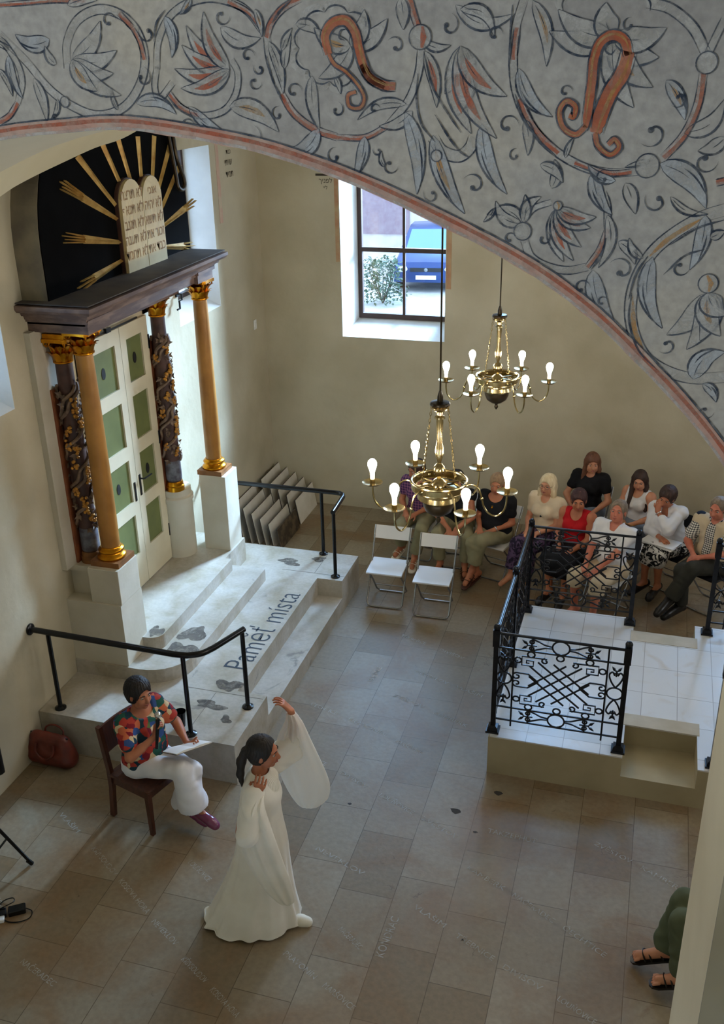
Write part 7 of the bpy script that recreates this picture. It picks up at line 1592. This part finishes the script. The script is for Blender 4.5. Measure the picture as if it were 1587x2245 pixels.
# man at the right in vest and check shirt, legs crossed
J, rz = aud('man in vest', 0.84, 10.10, (-0.58, -0.82), None, 'black', 'black folding chair under the man in the beige vest', lean=-0.02, head=(8, -8, 0), sw=0.185, scale=1.04, KL=(-0.06, 0.40, 0.62), KR=(0.06, 0.42, 0.56), AL=(0.05, 0.60, 0.30), AR=(0.02, 0.46, 0.09), FL=(-0.05, 1, -0.35), WL=(-0.05, 0.28, 0.71), WR=(0.05, 0.28, 0.70), poleL=(-1, -0.3, -0.4), poleR=(1, -0.3, -0.4))
body = build_body(J, M['skin_red'], 0.008, False, belly=0.02); garment_top(J, F['check'], body, 0.013, 0.7, False, (0, 0.06, 0.05, 0.06), belly=0.02, name='shirt', sleeve_r=0.024)
lo, hi = bounds(J, 0.2); s = SDF(lo, hi, 0.009); torso(s, J, 0.022, False, 0.05, 0.02)
for n in 'LR': s.cone(J['S' + n], J['S' + n] + (J['E' + n] - J['S' + n]) * 0.15, 0.066, 0.066, 0.03)
Rt = np.stack([J['rt'], J['fw'], J['up']], 1); s.cut(J['P'] - J['up'] * 0.06, -J['up']); s.ell(J['C'] + J['fw'] * 0.14 + J['up'] * 0.02, (0.055, 0.10, 0.34), Rt, 0.01, True); s.ell(J['N'] + J['up'] * 0.05, (0.085, 0.10, 0.10), Rt, 0.01, True); s.mesh('vest', F['beige'], body, disp=folds(0.004, 30, 24, 30, 3))
for n, q in (('L', -1), ('R', 1)):
    s = SDF(J['S' + n] - 0.16, J['S' + n] + 0.16, 0.008); s.cone(J['N'] + J['rt'] * q * 0.095 - J['up'] * 0.018, J['S' + n] + J['up'] * 0.006, 0.050, 0.076, 0.02); s.cut(J['S' + n] - J['up'] * 0.035, -J['up']); s.mesh('shoulder_patch', F['navy'], body)
garment_legs(J, F['charcoal'], body, 0.95, 0.018, 0.02); hair_mesh(J, M['h_grey'], body, 'cropped', vol=0.006, fringe=0.012); face_parts(body, J['H'], J['Rh'], 1.04, M['h_dark'])
for n in 'LR': shoe(J, n, F['shoe_black'], body, 'shoe')
place(body, (0.84, 10.10, 0), rz, 'man in a beige vest over a check shirt, legs crossed, black shoes')
# spectator behind the pier: only a trouser leg and sandal show
rz = heading(-1, 0.05); J = seated(lean=-0.05, head=(0, 0, 0), sw=0.18, scale=1.03, KL=(-0.10, 0.42, 0.56), KR=(0.06, 0.43, 0.58), AL=(-0.16, 0.36, 0.09), AR=(0.0, 0.52, 0.15), FR=(-0.05, 1, -0.25), WL=(-0.1, 0.28, 0.66), WR=(0.1, 0.28, 0.66))
wx, wy = 1.00, 4.98
place_chair(wx, wy, rz + PI, 'white folding chair behind the pier at the lower right, mostly hidden')
body = build_body(J, M['skin'], 0.007, False, belly=0.02, toes=True); garment_top(J, F['white'], body, 0.016, 0.6, False, belly=0.02, name='shirt'); garment_legs(J, F['olive'], body, 0.93, 0.022, 0.035, amp=0.006); hair_mesh(J, M['h_grey'], body, 'short'); face_parts(body, J['H'], J['Rh'], 1.03, M['h_grey'])
for n in 'LR': shoe(J, n, F['shoe_black'], body, 'sandal')
place(body, (wx, wy, 0), rz, 'spectator behind the pier with olive trousers and a black sandal showing')
# ------------------------------------------------------------------ leather bag, loudspeaker stand, power adapter
bag = thing('leather_bag', 'reddish-brown leather bag on the floor against the platform', 'bag', (-4.66, 5.83, 0), -0.05)
bm_ = mat('red_brown_leather', lin(118, 48, 34), 0.42, c2=lin(88, 34, 26), scale=9)
s = SDF((-0.3, -0.2, -0.02), (0.3, 0.2, 0.40), 0.009)
for x in (-0.15, -0.05, 0.05, 0.15): s.cone((x, 0, 0.085), (x * 0.9, 0, 0.24), 0.098, 0.062, 0.05)
s.cut((0, 0, 0.004), (0, 0, -1)); s.mesh('body', bm_, bag, disp=folds(0.004, 30, 20, 26, 4))
for y in (-0.075, 0.06):
    b = MB(); b.tube(spline([(-0.09, y, 0.24), (-0.085, y * 1.35, 0.16 if y < 0 else 0.30), (0, y * 1.5, 0.11 if y < 0 else 0.33), (0.085, y * 1.35, 0.16 if y < 0 else 0.30), (0.09, y, 0.24)], 6), 0.008, 8); b.build('handle', bm_, bag, smooth=True)
b = MB(); b.tube([(-0.19, 0, 0.285), (0.19, 0, 0.285)], 0.006, 6); b.build('zip', M['iron'], bag, smooth=True)

ss = thing('speaker_stand', 'black tripod loudspeaker stand at the left edge of the floor', 'stand', (-4.34, 4.50, 0))
b = MB(); b.tube([(0, 0, 0.12), (0, 0, 1.055)], 0.017, 10); b.build('pole', M['rail'], ss, smooth=True)
b = MB(); b.lathe([(0.03, 0.60), (0.03, 0.68)], seg=14); b.lathe([(0.028, 0.16), (0.028, 0.22)], seg=14); b.build('collar', M['rail'], ss, smooth=True)
for k in range(3):
    a = math.radians(46 + 120 * k); d = Vector((math.cos(a), math.sin(a), 0)); b = MB()
    b.tube([tuple(d * 0.03 + Vector((0, 0, 0.64))), tuple(d * 0.29 + Vector((0, 0, 0.02)))], 0.013, 8); lg = b.build('leg', M['rail'], ss, smooth=True)
    b = MB(); b.tube([tuple(d * 0.27 + Vector((0, 0, 0.055))), tuple(d * 0.295 + Vector((0, 0, 0.012)))], 0.018, 8); o = b.build('rubber_foot', M['rail'], None, smooth=True); o.parent = lg
    b = MB(); b.tube([tuple(d * 0.025 + Vector((0, 0, 0.19))), tuple(d * 0.16 + Vector((0, 0, 0.325)))], 0.008, 6); b.build('brace', M['rail'], ss, smooth=True)
sp = thing('loudspeaker', 'black loudspeaker on the tripod stand, cut off by the left edge', 'loudspeaker', (-4.32, 4.50, 1.058), -0.695)
b = MB(); b.rbox((-0.24, -0.20, 0), (0.24, 0.20, 0.66), 0.03); b.build('cabinet', M['rail'], sp)
b = MB(); b.rbox((-0.21, -0.212, 0.03), (0.21, -0.20, 0.63), 0.004, axis=1); b.build('grille', M['iron'], sp)
ad = thing('power_adapter', 'black power adapter with looped cable on the floor at the left edge', 'adapter', (-3.97, 4.28, 0), 0.6)
b = MB(); b.rbox((-0.06, -0.035, 0.0), (0.06, 0.035, 0.045), 0.01); b.rbox((-0.16, -0.03, 0.0), (-0.075, 0.04, 0.04), 0.008); b.build('casing', M['rail'], ad, fix=False)
b = MB(); b.tube(spline([(0.06, 0, 0.02), (0.10, -0.03, 0.006), (0.08, -0.09, 0.006), (0.0, -0.10, 0.006), (-0.08, -0.06, 0.006), (-0.14, 0.06, 0.006), (-0.10, 0.13, 0.01), (-0.03, 0.12, 0.03), (-0.02, 0.06, 0.05), (-0.09, 0.03, 0.05), (-0.25, 0.02, 0.006), (-0.5, -0.1, 0.006)], 8), 0.004, 6); b.build('cable', M['rail'], ad, smooth=True)
wp = thing('plug_block', 'small white plug block beside the black power adapter', 'plug', (-4.06, 4.17, 0), 0.5)
b = MB(); b.rbox((-0.05, -0.03, 0), (0.05, 0.03, 0.03), 0.01); b.build('casing', M['chair_white'], wp)

# ------------------------------------------------------------------ picture panels leaning in rows against the ark wall
pm = mat('panel_back_white', lin(228, 224, 214), 0.7, c2=lin(214, 209, 196), scale=5); pd = mat('dark_photo_print', lin(58, 50, 42), 0.4, c2=lin(110, 96, 78), scale=9, detail=8, lo=0.45, hi=0.6); pe = mat('panel_edge', lin(70, 62, 54), 0.7)
def leaning_panel(x, y0, w, h, lean, label, dark=False):
    t = thing('picture_panel', label, 'panel', (x, y0 + w / 2, 0), 0, 'leaning picture panels')
    T = Matrix.Rotation(-lean, 4, 'Y'); b = MB(); b.box((-0.014, -w / 2, 0.0), (0.0, w / 2, h), T); b.build('board', pe, t)
    b = MB(); b.box((0.0, -w / 2, 0.0), (0.004, w / 2, h), T); b.build('face', pd if dark else pm, t)
    return t
desc = ['front', 'second', 'third', 'fourth', 'fifth', 'rearmost']
for k in range(6):
    leaning_panel(-4.20 - 0.105 * k, 10.22 + 0.012 * k, 0.66, 0.27 + 0.055 * k, 0.18, 'white-backed picture panel leaning in the near row, %s from the platform side' % desc[k] if k else 'dark photo panel at the front of the near leaning row', k == 0)
for k in range(5):
    leaning_panel(-4.22 - 0.115 * k, 10.98 + 0.02 * k, 0.66, 0.34 + 0.055 * k, 0.18, '%s picture panel of the far leaning row, by the corner of the walls' % ('cream-backed front' if k == 0 else desc[k]))

# ------------------------------------------------------------------ faint chalk-white place names on the floor
j = MB()
CH = mat('chalk_letters', lin(184, 182, 178), 0.8, c2=lin(144, 135, 118), scale=30, lo=0.35, hi=0.65)
names = ['NEVEKLOV', 'VLAŠIM', 'TŘEBNICE', 'DIVIŠOV', 'LOUŇOVICE', 'ZVĚSTOV', 'KAMBERK', 'NAČERADEC', 'ČECHTICE', 'PRAVONÍN', 'MARŠOVICE', 'KŘIVSOUDOV', 'KOSOVA HORA']
def floor_word(body, x0, y0, x1, y1, hgt):
    d = Vector((x1 - x0, y1 - y0, 0)); L_ = d.length; n0 = max(len(body), 1); xs = L_ / (n0 * hgt * 0.68)
    text_mesh('t', body, hgt, None, plane_m((x0, y0, 0.0015), d, Vector((-d.y, d.x, 0))), join=j, xs=min(xs, 1.5))
# words that read along the slabs, and long curving rows that sweep across the room
floor_word('KONDRAC', -1.33, 4.60, -1.31, 4.95, 0.085); floor_word('TAKZEPHUT', -0.86, 5.97, -0.44, 5.95, 0.075); floor_word('BENE', -2.30, 7.72, -2.27, 8.05, 0.08)
i = 0
rows = [[(-2.11, 5.44), (-1.50, 5.21)], [(-1.24, 5.08), (-0.92, 4.93)], [(-0.90, 4.91), (-0.56, 4.75)], [(-0.55, 4.74), (-0.20, 4.60)], [(-0.17, 4.59), (0.10, 4.46)], [(-0.05, 6.06), (0.26, 5.92)], [(0.30, 5.90), (0.64, 5.72)], [(-3.70, 3.90), (-3.36, 3.79)], [(-2.77, 7.21), (-2.44, 7.11)], [(-2.36, 7.08), (-1.92, 6.92)], [(-1.86, 6.88), (-1.55, 6.76)], [(-3.79, 4.98), (-3.45, 4.76)], [(-3.42, 4.74), (-3.05, 4.50)], [(-3.00, 4.46), (-2.72, 4.30)], [(-4.25, 5.25), (-3.85, 5.02)], [(-2.60, 6.50), (-2.30, 6.38)], [(-2.2, 6.34), (-1.85, 6.18)], [(-1.8, 6.16), (-1.45, 6.0)], [(-1.4, 5.98), (-1.05, 5.82)], [(-0.95, 5.55), (-0.62, 5.40)], [(-0.58, 5.38), (-0.25, 5.20)], [(-0.2, 5.18), (0.15, 4.98)], [(-2.0, 4.45), (-1.7, 4.30)], [(-1.66, 4.28), (-1.38, 4.14)], [(-2.65, 4.22), (-2.40, 4.08)], [(-2.36, 4.05), (-2.1, 3.9)], [(-1.95, 8.0), (-1.55, 7.86)], [(-1.5, 7.84), (-1.15, 7.72)], [(-2.25, 8.62), (-1.9, 8.5)], [(-1.8, 8.45), (-1.45, 8.32)], [(-3.0, 5.05), (-2.75, 4.9)], [(-2.05, 7.55), (-1.7, 7.42)], [(-1.62, 7.38), (-1.25, 7.24)], [(-1.7, 4.75), (-1.5, 4.62)], [(-4.35, 4.45), (-4.1, 4.25)]]
for (a, c) in rows:
    floor_word(names[i % len(names)], a[0], a[1], c[0], c[1], 0.062); i += 1
o = j.build('chalk_lettering', CH, floor, fix=False)
# small dark scuffs lying on the slabs
b = MB(); rs = random.Random(9)
for (x, y, r) in ((-1.62, 3.98, 0.035), (-2.0, 6.0, 0.02), (-0.95, 5.95, 0.02), (-1.15, 6.15, 0.05), (-0.85, 6.45, 0.04)):
    b.add([(x + r * (0.6 + 0.6 * rs.random()) * math.cos(2 * PI * k / 9), y + r * 0.7 * (0.6 + 0.6 * rs.random()) * math.sin(2 * PI * k / 9), 0.0012) for k in range(9)], [tuple(range(9))])
b.build('scuff_marks', mat('dark_scuff', lin(60, 56, 54), 0.8), floor, fix=False)
